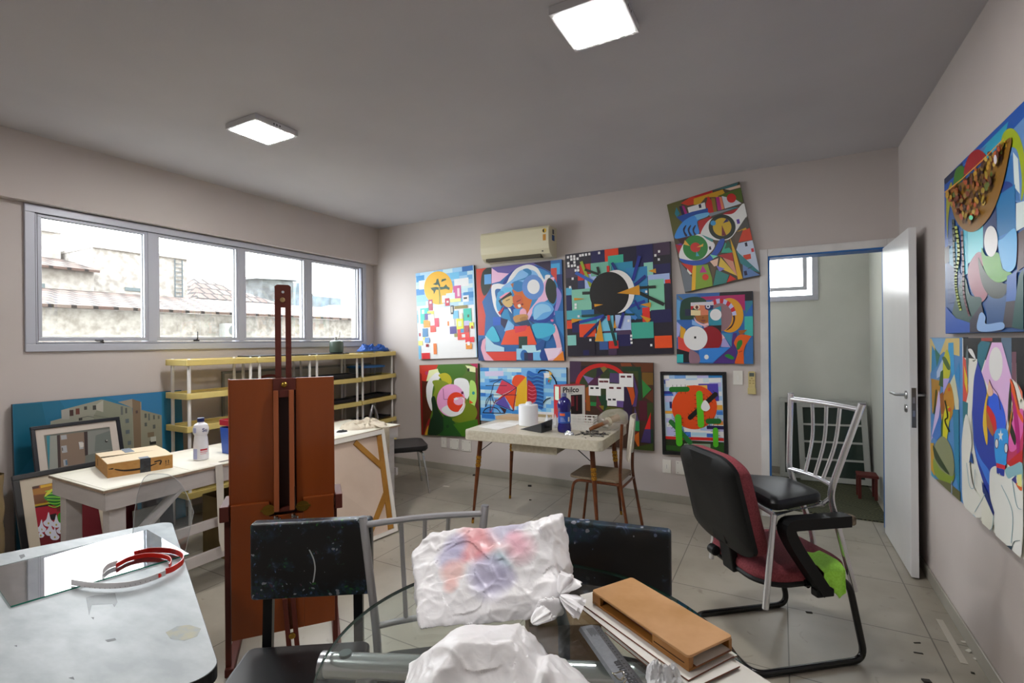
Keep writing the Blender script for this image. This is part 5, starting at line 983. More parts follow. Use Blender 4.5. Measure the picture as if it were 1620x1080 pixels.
# red and blue crate
c = thing('plastic_bin', 'red and blue nested plastic bins on the bench, half behind the easel board', 'bin', (-3.24,2.02,BZ+.0018))
def tub(mb, x, y, z0, z1, w0, d0, w1, d1, th=.004):
    o0, o1, i1, i0 = rrect(w0,d0,.02), rrect(w1,d1,.02), rrect(w1-2*th,d1-2*th,.018), rrect(w0-2*th,d0-2*th,.018); n = len(o0)
    vs = [(x+a,y+b,z0) for a,b in o0]+[(x+a,y+b,z1) for a,b in o1]+[(x+a,y+b,z1) for a,b in i1]+[(x+a,y+b,z0+th) for a,b in i0]
    mb.add(vs, [(k*n+i,k*n+(i+1)%n,(k+1)*n+(i+1)%n,(k+1)*n+i) for k in range(3) for i in range(n)]+[tuple(range(n))[::-1], tuple(range(3*n,4*n))])
m = MB(); tub(m,-3.245,2.015,BZ+.0018,BZ+.175,.11,.11,.13,.125); part('blue_tub', m, mat('blue_bin','#1d4fae',.35), c)
m = MB(); tub(m,-3.225,2.035,BZ+.03,BZ+.20,.075,.075,.10,.10); tub(m,-3.235,2.025,BZ+.19,BZ+.226,.15,.15,.15,.15); part('red_tub', m, mat('red_bin','#b81f34',.35), c)
# things stored under the bench
def slabthing(name, label, cat, p, q, h, lean, th, m_, group, z=0.0):
    mb = MB(); p, q = Vector((*p,z)), Vector((*q,z)); d = (q-p).normalized(); nn = Vector((d.y,-d.x,0)); up = (Vector((0,0,1))*math.cos(lean)+nn*-math.sin(lean)); n2 = d.cross(up).normalized()
    mb.hexa([p,q,q+n2*th,p+n2*th,p+up*h,q+up*h,q+up*h+n2*th,p+up*h+n2*th]); return solo(name, mb, m_, label, cat, (p+q)/2, group, bevel=.002)
slabthing('stored_canvas', 'dark red canvas edge under the bench beside its near leg', 'canvas', (-3.28,1.33), (-3.28,1.48), .52, .12, .02, mat('dark_red_canvas','#6a2430',.6), 'canvases stored under the bench')
slabthing('stored_canvas', 'pale canvas under the bench behind the diagonal brace', 'canvas', (-3.22,1.43), (-3.22,1.56), .50, .10, .02, mat('pale_canvas','#aaa69a',.7,noise_=6,col2='#8f8d88'), 'canvases stored under the bench')
slabthing('stored_canvas', 'slate blue canvas under the bench behind the clear visor', 'canvas', (-3.28,1.50), (-3.28,1.66), .54, .08, .02, mat('slate_canvas','#50545f',.6,noise_=9,col2='#3c404c'), 'canvases stored under the bench')
m = MB(); m.box(-3.52,-3.12,2.02,2.45,.0,.40)
cb = thing('cardboard_box', 'brown carton on the floor under the bench, left of the easel', 'cardboard box', (-3.40,2.2,0)); 
m = MB(); tub(m,-3.40,2.2,0,.40,.34,.44,.34,.44,.004); part('carton', m, mat('old_cardboard','#7c6a40',.7,noise_=6,col2='#6c5a34'), cb)
m = MB(); m.hexa([(-3.23,1.98,.40),(-3.23,2.42,.40),(-3.12,2.42,.36),(-3.12,1.98,.36),(-3.23,1.98,.404),(-3.23,2.42,.404),(-3.12,2.42,.364),(-3.12,1.98,.364)]); part('flap', m, MATS['old_cardboard'], cb)
# canvas seen from the back, leaning on the bench front
M_linen = mat('raw_canvas_back', '#cdb9a8', .8, noise_=3, col2='#c2ad9b', bump=(300,.1))
M_str = mat('stretcher_wood', '#a4742c', .55, noise_=6, col2='#94651f', stretch=(4,1,1))
BR, BL_, TR, TL_ = Vector((-2.60,2.885,.003)), Vector((-2.72,1.97,.003)), Vector((-2.968,3.135,.712)), Vector((-2.985,2.20,.712))
cv = thing('canvas_back', 'large canvas showing its pale back and wooden braces, leaning on the bench', 'canvas', (BR+BL_)/2)
nn = (BR-BL_).cross(TL_-BL_).normalized(); nn = nn if nn.x > 0 else -nn
def cp(u, v, w=0): return BL_.lerp(BR,u).lerp(TL_.lerp(TR,u),v)+nn*w
def cq(u0,u1,v0,v1,w0,w1,mb): mb.hexa([cp(u0,v0,w0),cp(u1,v0,w0),cp(u1,v1,w0),cp(u0,v1,w0),cp(u0,v0,w1),cp(u1,v0,w1),cp(u1,v1,w1),cp(u0,v1,w1)])
m = MB(); cq(.0,1,0,1,0,.004,m); part('canvas', m, M_linen, cv)
M_wrapc = mat('white_canvas_turnover', '#d9d4cb', .7)
m = MB(); cq(0,1,.955,1,.004,.024,m); part('top_turnover', m, M_wrapc, cv)
m = MB(); cq(.965,1,0,.955,.004,.024,m); part('side_turnover', m, M_wrapc, cv)
m = MB(); cq(0,.965,0,.035,.004,.024,m); part('bottom_turnover', m, M_wrapc, cv)
m = MB(); cq(.915,.962,.04,.95,.004,.018,m); part('stretcher_bar', m, M_str, cv)
for a_, b_ in (((.66,.935),(.935,.62)),((.70,.03),(.93,.36))):
    P0, P1 = cp(*a_,.011), cp(*b_,.011); m = MB(); m.bar(P0,P1,.044,.014,nn); part('corner_brace', m, M_str, cv)

# ================================================================== studio easel
EO = Vector((-1.99,1.468,0)); ea = math.atan2(.772,.636)
M_ez = mat('varnished_mahogany', '#93491a', .33, noise_=2.2, col2='#77350f', stretch=(1,1,.18), coat=.25, detail=6)
M_ezd = mat('dark_red_mahogany', '#63271a', .6, noise_=3, col2='#4c1b12', stretch=(1,1,.2))
M_ezl = mat('lighter_mahogany_edge', '#a9603a', .4, noise_=5, col2='#8f4c2c', stretch=(1,1,.2))
ez = thing('easel', 'tall varnished studio easel with a wide board, in front of the bench', 'easel', EO, ea)
K = dict(parent=ez, world=False)
def eb(x0,x1,y0,y1,z0,z1): return MB().box(x0,x1,y0,y1,z0,z1)
m = MB(); m.box(-.217,-.043,.012,.032,.66,1.292); m.box(.052,.218,.012,.032,.66,1.292); part('board', m, M_ez, bevel=.002, **K)
m = eb(-.221,-.2172,.010,.034,.66,1.294); part('board_edge', m, M_ezl, **K)
m = eb(-.043,.052,.02,.034,.66,1.29); part('dark_channel', m, mat('dark_channel_wood','#2c0e0a',.5), **K)
m = eb(-.043,.052,.004,.024,1.235,1.292); cbk = part('clamp_block', m, M_ezd, bevel=.003, **K)
m = MB(); m.lathe([(.013,0),(.013,.006),(.009,.010),(.004,.012)], 18, (.004,.004,1.263), (Vector((1,0,0)),Vector((0,0,1)),Vector((0,-1,0)))); part('knob', m, M_brass, cbk, world=False)
for s, xx in ((-1,-.030),(1,.034)):
    m = MB(); m.bar((xx,-.012,.695),(xx,.0,1.238),.021,.026,(0,1,0)); part('inner_bar', m, M_ezl, bevel=.002, **K)
m = eb(-.022,.024,-.006,.012,1.205,1.238); part('bridge', m, M_ezd, bevel=.002, **K)
m = MB()                                              # slotted mast
m.box(-.034,-.009,.036,.058,.16,1.69); m.box(.010,.034,.036,.058,.16,1.69); m.box(-.009,.010,.036,.058,.16,1.165); m.box(-.009,.010,.036,.058,1.618,1.69)
m.slab([(-.034,.036,1.69),(.034,.036,1.69),(.034,.036,1.714),(.024,.036,1.722),(-.024,.036,1.722),(-.034,.036,1.714)], (0,.022,0))
part('mast', m, M_ezd, **K)
m = MB(); m.lathe([(.011,0),(.011,.005),(.007,.009)], 18, (-.001,.0355,1.652), (Vector((1,0,0)),Vector((0,0,1)),Vector((0,-1,0)))); part('mast_knob', m, mat('pale_brass','#c9b384',.3,.9), **K)
m = MB(); m.lathe([(.006,0),(.006,.0006)], 14, (.001,.0355,1.688), (Vector((1,0,0)),Vector((0,0,1)),Vector((0,-1,0)))); part('mast_hole', m, mat('white_sky_hole','#b9bfc4',.5), **K)
m = MB(); m.box(-.213,-.06,-.012,.010,.15,.74); m.box(.08,.213,-.012,.010,.15,.74); m.box(-.06,.08,-.012,.010,.15,.675); part('lower_panel', m, M_ez, bevel=.002, **K)
m = MB(); m.slab([Vector((p.x,-.012,p.y)) for p in [Vector((.008+.03*math.cos(t_), .69+.018*math.sin(t_))) for t_ in [PI*i/10 for i in range(11)]]], (0,.022,0)); part('pivot_block', m, M_ezd, **K)
m = MB(); m.box(-.255,-.219,-.02,.16,.675,.742); part('tray_end', m, M_ezd, bevel=.003, **K)
m = MB(); m.box(.219,.25,-.02,.16,.675,.742); part('tray_end', m, M_ezd, bevel=.003, **K)
m = eb(-.22,.22,.06,.16,.665,.685); part('tray', m, M_ezd, bevel=.002, **K)
for xx in (-.228, .215):
    m = MB(); m.bar((xx,.012,0),(xx,.012,.68),.022,.024,(0,1,0)); part('leg', m, M_ezd, bevel=.002, **K)
m = MB(); m.box(-.24,-.205,-.02,.45,.0,.035); part('foot_beam', m, M_ezd, bevel=.003, **K)
m = MB(); m.box(.205,.24,-.02,.45,.0,.035); part('foot_beam', m, M_ezd, bevel=.003, **K)
m = eb(-.205,.205,.40,.44,.0,.035); part('cross_beam', m, M_ezd, bevel=.003, **K)
for xx in (.012,.045): m = MB(); m.bar((xx+.01,-.03,.01),(xx-.012,-.018,.30),.02,.02,(0,1,0)); part('prop_leg', m, M_ezd, bevel=.002, **K)
m = MB(); m.lathe([(.014,0),(.014,.006),(.008,.010)], 18, (.03,-.036,.135), (Vector((1,0,0)),Vector((0,0,1)),Vector((0,-1,0)))); part('prop_knob', m, M_brass, **K)
for xx, zz in ((-.062,.705),(.078,.705)):             # brass hinge plates with wing screws
    m = MB(); m.slab([(xx+math.cos(t_)*.028,-.0125,zz+math.sin(t_)*.024) for t_ in [2*PI*i/18 for i in range(18)]], (0,-.003,0)); m.box(xx-.034,xx+.034,-.018,-.0155,zz-.003,zz+.005); bk = part('brass_bracket', m, M_brass, bevel=.0008, **K)
    m = MB(); s = 1 if xx < 0 else -1; c_ = Vector((xx+s*.034,-.03,zz-.035)); m.lathe([(.007,-.012),(.007,.012)], 12, c_, (Vector((1,0,0)),Vector((0,0,1)),Vector((0,-1,0)))); m.lathe([(.002,0),(.011,.004),(.011,.010),(.002,.014)], 14, c_+Vector((-.016,-.008,.004)), (Vector((0,1,0)),Vector((0,0,1)),Vector((1,0,0)))); m.lathe([(.002,0),(.011,.004),(.011,.010),(.002,.014)], 14, c_+Vector((.006,-.008,-.008)), (Vector((0,1,0)),Vector((0,0,1)),Vector((1,0,0)))); part('wing_screw', m, M_chrome, bk, world=False)
m = MB(); m.tube([(.047,-.022,.70),(.046,-.02,.80)], .002, 6); part('wire', m, M_black, **K)
# ================================================================== laminate table with clutter
M_lam = mat('speckled_cream_laminate', '#cdc7b6', .35, noise_=60, col2='#bfb8a4', detail=6)
M_lame = mat('cream_laminate_edge', '#cfcab9', .4, noise_=45, col2='#c0b9a5')
M_brl = mat('brown_enamel_tube', '#6b3a1c', .3, noise_=25, col2='#56290f')
M_gold = mat('gold_leg_sleeve', '#d8a648', .3, .9, noise_=120, col2='#8a5a1c')
FLc = Vector((-2.219,3.248,0)); ang = math.atan2(.053,1.122); TW, TD, TZ = 1.123, .79, .75
TE, TN = Vector((math.cos(ang),math.sin(ang),0)), Vector((-math.sin(ang),math.cos(ang),0))
TC = FLc+TE*TW/2+TN*TD/2
tb = thing('dining_table', 'cream laminate table with tapered brown legs, holding the clutter', 'table', TC, ang)
K = dict(parent=tb, world=False)
m = MB(); m.slab([(x,y,TZ-.004) for x,y in rrect(TW,TD,.05,7)], (0,0,.004)); part('table_top', m, M_lam, **K)
m = MB(); m.slab([(x,y,TZ-.075) for x,y in rrect(TW+.003,TD+.003,.05,7)], (0,0,.0705)); part('apron', m, M_lame, bevel=.004, **K)
m = MB(); m.box(-.055,-.0545,-TD/2-.0022,-TD/2,TZ-.075,TZ); part('leaf_seam', m, mat('dark_seam','#4a4238',.7), **K)
m = MB(); m.box(-.18,.19,-.30,.05,TZ-.145,TZ-.0755); dr = part('drawer', m, mat('dark_beige_drawer','#a39a84',.5), bevel=.003, **K)
m = MB(); m.box(-.18,.195,-.306,-.30,TZ-.150,TZ-.082); part('drawer_front', m, M_lame, parent=dr, world=False, bevel=.002)
for sx in (-1,1):
    for sy in (-1,1):
        top = Vector((sx*(TW/2-.10), sy*(TD/2-.10), TZ-.075)); ft = Vector((sx*(TW/2-.045), sy*(TD/2-.055), 0)); d = ft-top
        m = MB(); m.tube([top, top+d*.25, top+d*.96, ft], [.0185,.0185,.0095,.009], 14); lg = part('leg', m, M_brl, **K)
        m = MB(); 
        for k in range(3): m.tube([top+d*(.205+.045*k), top+d*(.225+.045*k), top+d*(.245+.045*k)], [.0192,.0225,.0188], 14)
        part('gold_sleeve', m, M_gold, parent=lg, world=False)
        m = MB(); m.tube([top+d*.955, ft], [.0105,.010], 12); part('foot_cap', m, M_gold, parent=lg, world=False)
        m = MB(); m.tube([top+d*.16, Vector((top.x-sx*.13, top.y, TZ-.078))], .0035, 6); part('leg_stay', m, M_black, parent=lg, world=False)
def tp(x, y): return onz(x, y, TZ)
TZ1 = TZ+.0008
# paper towel roll
c = tp(836,672); c.z = TZ1
t = thing('paper_roll', 'white paper roll standing on the laminate table', 'paper roll', c)
m = MB(); z = TZ1; m.lathe([(.078,z),(.081,z+.003),(.081,z+.165),(.078,z+.17),(.02,z+.168)], 36, (c.x,c.y,0)); part('roll', m, mat('white_tissue','#e4e6ea',.85, bump=(120,.1)), t)
m = MB(); m.lathe([(.026,z+.168),(.026,z+.185),(.02,z+.195),(.012,z+.188)], 16, (c.x+.005,c.y,0)); part('core_end', m, MATS['white_tissue'], t)
# flat papers at the left
sheet('paper', 'white paper sheet at the left end of the laminate table', 'paper', [(-2.19,3.42),(-1.97,3.36),(-1.94,3.62),(-2.14,3.70)], TZ1, M_paper, 'papers on the laminate table')
sheet('paper', 'creased white sheet overlapping the first, behind the table corner', 'paper', [(-2.12,3.63),(-1.95,3.60),(-1.94,3.78),(-2.10,3.80)], TZ1+.002, M_paper, 'papers on the laminate table')
t0 = sheet('board', 'beige board lying behind the paper roll on the laminate table', 'board', [(-2.26,3.82),(-2.05,3.86),(-2.0,4.02),(-2.22,4.0)], TZ1, mat('beige_card_stack','#c3a888',.7), th=.03)
# small carton and thin plastic bag
c = Vector((-1.82,3.93,TZ1))
m = MB(); m.obox(c+Vector((0,0,.035)), (Vector((1,.06,0)),Vector((-.06,1,0)),Vector((0,0,1))), (.10,.05,.035)); t = thing('carton', 'low white carton behind the thin plastic bag on the laminate table', 'carton', c); part('carton_body', m, M_white, t, bevel=.002)
m = MB(); m.obox(c+Vector((-.003,-.0506,.052)), (Vector((1,.06,0)),Vector((-.06,1,0)),Vector((0,0,1))), (.09,.0006,.012)); part('printed_band', m, mat('tan_print_band','#a89a74',.6), t)
M_film = mat('thin_plastic_film', '#eceef0', .3, alpha=.8)
c = Vector((-1.655,3.70,TZ1)); m = MB(); heap(m, c, .075, .07, .10, 12.3, n=54, sharp=7); solo('plastic_bag', m, M_film, 'thin clear plastic bag crumpled between the paper roll and blue bottle', 'plastic bag', c)
# dustpan
c = tp(846,681); c.z = TZ1; da = -.12
t = thing('dustpan', 'small black scoop lying at the table front edge', 'scoop', c, da)
K2 = dict(parent=t, world=False)
m = MB(); m.hexa([(-.13,-.01,0),(.10,-.06,0),(.10,.09,0),(-.10,.07,0),(-.13,-.01,.003),(.10,-.06,.003),(.10,.09,.003),(-.10,.07,.003)])
m.hexa([(-.13,-.012,0),(.10,-.063,0),(.10,-.06,0),(-.13,-.009,0),(-.07,-.026,.02),(.10,-.066,.075),(.10,-.063,.075),(-.07,-.023,.02)])
m.hexa([(-.10,.07,0),(.10,.09,0),(.10,.093,0),(-.10,.073,0),(-.04,.08,.03),(.10,.097,.085),(.10,.10,.085),(-.04,.083,.03)])
m.hexa([(.098,-.063,0),(.102,-.063,0),(.102,.093,0),(.098,.093,0),(.099,-.066,.075),(.103,-.066,.075),(.103,.10,.085),(.099,.10,.085)])
part('pan', m, mat('dull_black_plastic','#26272a',.38), bevel=.001, **K2)
m = MB(); m.tube([(.10,.0,.04),(.14,.0,.045)], .012, 10); part('handle_stub', m, M_black, **K2)
# blue bottle
c = tp(893,683); c.z = TZ1; z = TZ1
b = thing('bottle', 'large dark blue cleaner bottle standing on the laminate table', 'bottle', c)
M_bb = mat('dark_blue_bottle', '#23206a', .15, coat=.4)
m = MB(); m.lathe([(.046,z),(.052,z+.006),(.054,z+.03),(.050,z+.055),(.047,z+.07),(.0475,z+.16),(.051,z+.178),(.054,z+.20),(.053,z+.22),(.044,z+.245),(.026,z+.262),(.017,z+.268),(.017,z+.278)], 30, (c.x,c.y,0)); part('bottle_body', m, M_bb, b)
m = MB(); m.lathe([(.019,z+.272),(.019,z+.296),(.016,z+.298)], 18, (c.x,c.y,0)); part('cap', m, mat('grey_blue_cap','#6f7aa0',.35), b)
va = math.atan2(-c.y, -c.x)
def ob(r, a_, zz): return Vector((c.x+r*math.cos(a_), c.y+r*math.sin(a_), z+zz))
def wrap2(mb, r, a0, a1, z0, z1, n=10):
    for i in range(n):
        p, q = a0+(a1-a0)*i/n, a0+(a1-a0)*(i+1)/n; mb.add([ob(r,p,z0),ob(r,q,z0),ob(r,q,z1),ob(r,p,z1)], [(0,1,2,3)])
m = MB(); wrap2(m,.0482,va-1.5,va+1.5,.072,.158,20); part('blue_label', m, mat('blue_bottle_label','#1f4fa8',.4), b)
m = MB(); wrap2(m,.0486,va-.8,va+.1,.128,.148); part('orange_logo', m, mat('orange_label_ink','#d8643a',.4), b)
m = MB(); wrap2(m,.0486,va+.6,va+.95,.085,.12); part('white_panel', m, M_white, b)
m = MB()
for k in range(4): wrap2(m,.0486,va-.7,va+.2-.1*k,.085+.009*k,.088+.009*k)
part('label_text_lines', m, mat('pale_label_ink','#aebde0',.5), b)
# red and white appliance box
A_ = ony(886,660,3.80); A_.z = TZ1; eu = Vector((math.cos(.82),math.sin(.82),0)); ev = Vector((-eu.y,eu.x,0))
WW, WDp, WHt = .235, .13, .325
pb = thing('appliance_box', 'red and white appliance carton behind the blue bottle', 'box', A_+eu*WW/2)
P = lambda u, v, w: A_+eu*u+ev*v+Vector((0,0,w))
def pbx(mb,u0,u1,v0,v1,w0,w1): mb.hexa([P(u0,v0,w0),P(u1,v0,w0),P(u1,v1,w0),P(u0,v1,w0),P(u0,v0,w1),P(u1,v0,w1),P(u1,v1,w1),P(u0,v1,w1)])
m = MB(); pbx(m,0,WW,0,WDp,0,WHt); part('carton', m, mat('red_carton_print','#b81426',.4), pb, bevel=.001)
m = MB(); pbx(m,.006,WW-.004,-.0008,-.0002,0,WHt-.003); fp = part('white_front', m, M_white, pb)
m = MB(); pbx(m,.10,WW-.03,-.0014,-.0009,.08,.245); part('window_print', m, mat('black_photo_print','#1c1418',.3), fp)
m = MB(); pbx(m,.102,.130,-.0019,-.0015,.15,.235); pbx(m,.150,.163,-.0019,-.0015,.11,.235); part('red_photo_print', m, mat('dark_red_photo_print','#7a2430',.3), fp)
m = MB(); m.text('Philco', lambda u, v: P(.025+u,-.0012,.268+v), .062, .0015); part('brand_print', m, M_black, fp)
m = MB(); pbx(m,.08,.12,-.0013,-.0009,.256,.2585); part('fine_print', m, M_black, fp)
m = MB(); m.hexa([P(-.0008,.02,.20),P(-.0002,.02,.20),P(-.0002,.10,.20),P(-.0008,.10,.20),P(-.0008,.02,.315),P(-.0002,.02,.315),P(-.0002,.10,.315),P(-.0008,.10,.315)]); part('energy_label', m, mat('pale_green_label','#cfe6cf',.5), pb)
# white lattice basket
c = Vector((-1.41,3.70,TZ1)); t = thing('basket', 'white plastic lattice basket in front of the appliance carton', 'basket', c, .12)
K2 = dict(parent=t, world=False)
bw, bd, bh = .24, .14, .10
m = MB(); m.box(-bw/2+.01,bw/2-.01,-bd/2+.01,bd/2-.01,0,.004)
for s in (-1,1):
    for i in range(5): zz = [.0,.03,.052,.074,.094][i]; hh = .018 if i == 0 else .008; k = 1+.06*zz/bh; m.box(-bw/2*k,bw/2*k,s*bd/2*k-.002,s*bd/2*k+.002,zz,zz+hh); m.box(s*bw/2*k-.002,s*bw/2*k+.002,-bd/2*k,bd/2*k,zz,zz+hh)
    for i in range(18): x = -bw/2+bw*i/17; m.box(x-.003,x+.003,s*bd/2-.0018,s*bd/2+.0018,0,.06)
    for i in range(7): x = -bw/2+bw*i/6; m.bar((x,s*bd/2,.05),(x*1.05,s*bd/2*1.05,.1),.006,.004,(0,1,0))
    for i in range(10): y = -bd/2+bd*i/9; m.box(s*bw/2-.0018,s*bw/2+.0018,y-.003,y+.003,0,.095)
part('lattice', m, M_white, **K2)
# heap of metal scraps
m = MB(); rn = random.Random(21)
M_scr = [mat('dull_steel_scrap','#77746e',.35,.8), mat('black_iron_scrap','#1c1b1b',.5,.3), mat('foil_scrap','#d8dadd',.25,.9)]
for i in range(110):
    x, y = rn.gauss(-1.27,.10), rn.gauss(3.52,.075)
    if not (-1.335 < x < -1.12 and 3.34 < y < 3.61): continue
    a_ = rn.random()*PI; l_ = rn.uniform(.006,.022); w_ = rn.uniform(.002,.006); h_ = rn.uniform(.002,.007)
    m.m = rn.choice((0,0,1,1,1,2)); m.obox((x,y,TZ1+h_+rn.choice((0,0,.004))), (Vector((math.cos(a_),math.sin(a_),rn.uniform(-.1,.1))),Vector((-math.sin(a_),math.cos(a_),0)),Vector((0,0,1))), (l_,w_,h_/2))
solo('metal_scraps', m, M_scr, 'scatter of small steel and black scraps right of the blue bottle', 'metal scraps', (-1.27,3.52,TZ1), kind='stuff')
m = MB(); heap(m, (-1.395,3.43,TZ1), .04, .03, .028, 4.2, n=30); solo('foil_ball', m, M_scr[2], 'crumpled silver foil beside the foot of the blue bottle', 'foil', (-1.395,3.43,TZ1))
# bag over a wooden handled brush
c = Vector((-1.17,3.74,TZ1)); M_bagf = mat('cloudy_bag_film', '#c9c2b6', .2, alpha=.38)
m = MB()
def bagfn(i, j):
    a_ = 2*PI*i/40; v = j/18; r = math.sin(PI*min(1,.04+v*.96))**.55
    q = Vector((math.cos(a_)*1.4,math.sin(a_)*1.4,v*2.6)); k = .82+.22*noise.noise(q)+.34*abs(noise.noise(q*2.6))
    return Vector((c.x-.10+.24*v, c.y+.085*r*k*math.cos(a_), c.z+.075+.074*r*min(k,1.0)*math.sin(a_)+.05*v*(1 if math.sin(a_) > 0 else 0)))
m.grid(bagfn, 40, 19, closed_u=True); bg_ = solo('plastic_bag', m, M_bagf, 'cloudy plastic bag at the right end of the laminate table by the chair', 'plastic bag', c)
h0, h1 = Vector((-1.27,3.60,TZ1+.03)), Vector((-1.15,3.74,TZ1+.085))
m = MB(); d = h1-h0; m.tube([h0+d*(-.12), h0+d*.1, h0+d*.55, h0+d*.8], [.012,.0165,.015,.019], 14); t = thing('hand_brush', 'brown wooden handle sticking out of the cloudy plastic bag', 'brush', h0); part('handle', m, mat('worn_brown_handle','#8a5632',.5,noise_=18,col2='#74441f'), t)
m = MB(); m.tube([h0+d*.8, h0+d*1.25], [.022,.03], 14); part('brush_head', m, mat('brown_brush_head','#9a7a52',.7), t)
m = MB(); m.tube([h0+d*.74,h0+d*.84], [.034,.034], 18); part('bag_neck_ring', m, mat('cream_neck_ring','#d8cdb0',.5), t)

# ---- laminate chair at the table's right end
ch = thing('dining_chair', 'cream laminate chair with brown tube legs at the clutter table', 'chair', (-1.2,3.605,0))
m = MB(); m.slab([(-1.205+x*.98,3.61+y*.98,.432) for x,y in rrect(.40,.37,.05)], (0,0,.018)); part('seat', m, mat('beige_laminate_seat','#93836f',.4,noise_=50,col2='#85755f'), ch, bevel=.004)
m = MB()
def backfn(i, j):
    u = i/10-.5; v = j/8; w = .36-.05*v; return Vector((-1.0+.03*v-.028*(1-4*u*u)+.028-.06*u, 3.57+u*w*.9, .60+.30*v))
n0 = len(m.v); m.grid(backfn, 11, 9); 
m.grid(lambda i, j: backfn(i, j)+Vector((.012,0,0)), 11, 9)
edge = [(i,0) for i in range(11)]+[(10,j) for j in range(1,9)]+[(i,8) for i in range(9,-1,-1)]+[(0,j) for j in range(7,0,-1)]
for (a_,b_) in zip(edge, edge[1:]+edge[:1]):
    i0, i1 = a_[0]*9+a_[1], b_[0]*9+b_[1]; m.f.append([i0,i1,i1+99,i0+99]); m.k.append(0); m.c.append(None); m.sm.append(False)
part('backrest', m, mat('cream_laminate_back','#cfcabc',.4,noise_=50,col2='#c2bba9'), ch)
for s in (-1,1):
    y = 3.60+s*.165
    m = MB(); m.tube(fillet([(-1.02,y,.42),(-1.33,y,.42),(-1.375,y+s*.005,.40),(-1.415,y+s*.012,0)], .05), [.0105]*20+[.0105], 10) if False else m.tube(fillet([(-1.02,y,.42),(-1.36,y,.42),(-1.415,y+s*.012,0)], .06), .0105, 10); part('leg', m, M_brl, ch)
    m = MB(); m.tube(fillet([(-.985,y-s*.01-.03,.86),(-1.01,y,.45),(-.935,y+s*.02,0)], .08), .0115, 10); part('leg', m, M_brl, ch)
m = MB(); m.tube([(-1.0,3.435,.40),(-1.0,3.765,.40)], .009, 8); part('stretcher', m, M_brl, ch)

# ---- black stool with chrome legs behind the bench end
sx_, sy_ = -3.29, 3.75; sa = math.atan2(-.31,.35)
st = thing('stool', 'black padded seat on thin chrome legs beyond the bench end', 'stool', (sx_,sy_,0), sa)
K2 = dict(parent=st, world=False)
m = MB(); m.slab([(x,y,.405) for x,y in rrect(.43,.43,.07)], (0,0,.012)); m.slab([(x,y,.417) for x,y in rrect(.45,.45,.08)], (0,0,.04)); part('seat', m, mat('black_vinyl','#17171a',.4), bevel=.012, segs=3, **K2)
for a_ in (-1,1):
    for b_ in (-1,1): m = MB(); m.tube(fillet([(a_*.10,b_*.10,.395),(a_*.17,b_*.17,.395),(a_*.225,b_*.225,0)], .05), .0105, 10); part('leg', m, M_chrome, **K2)
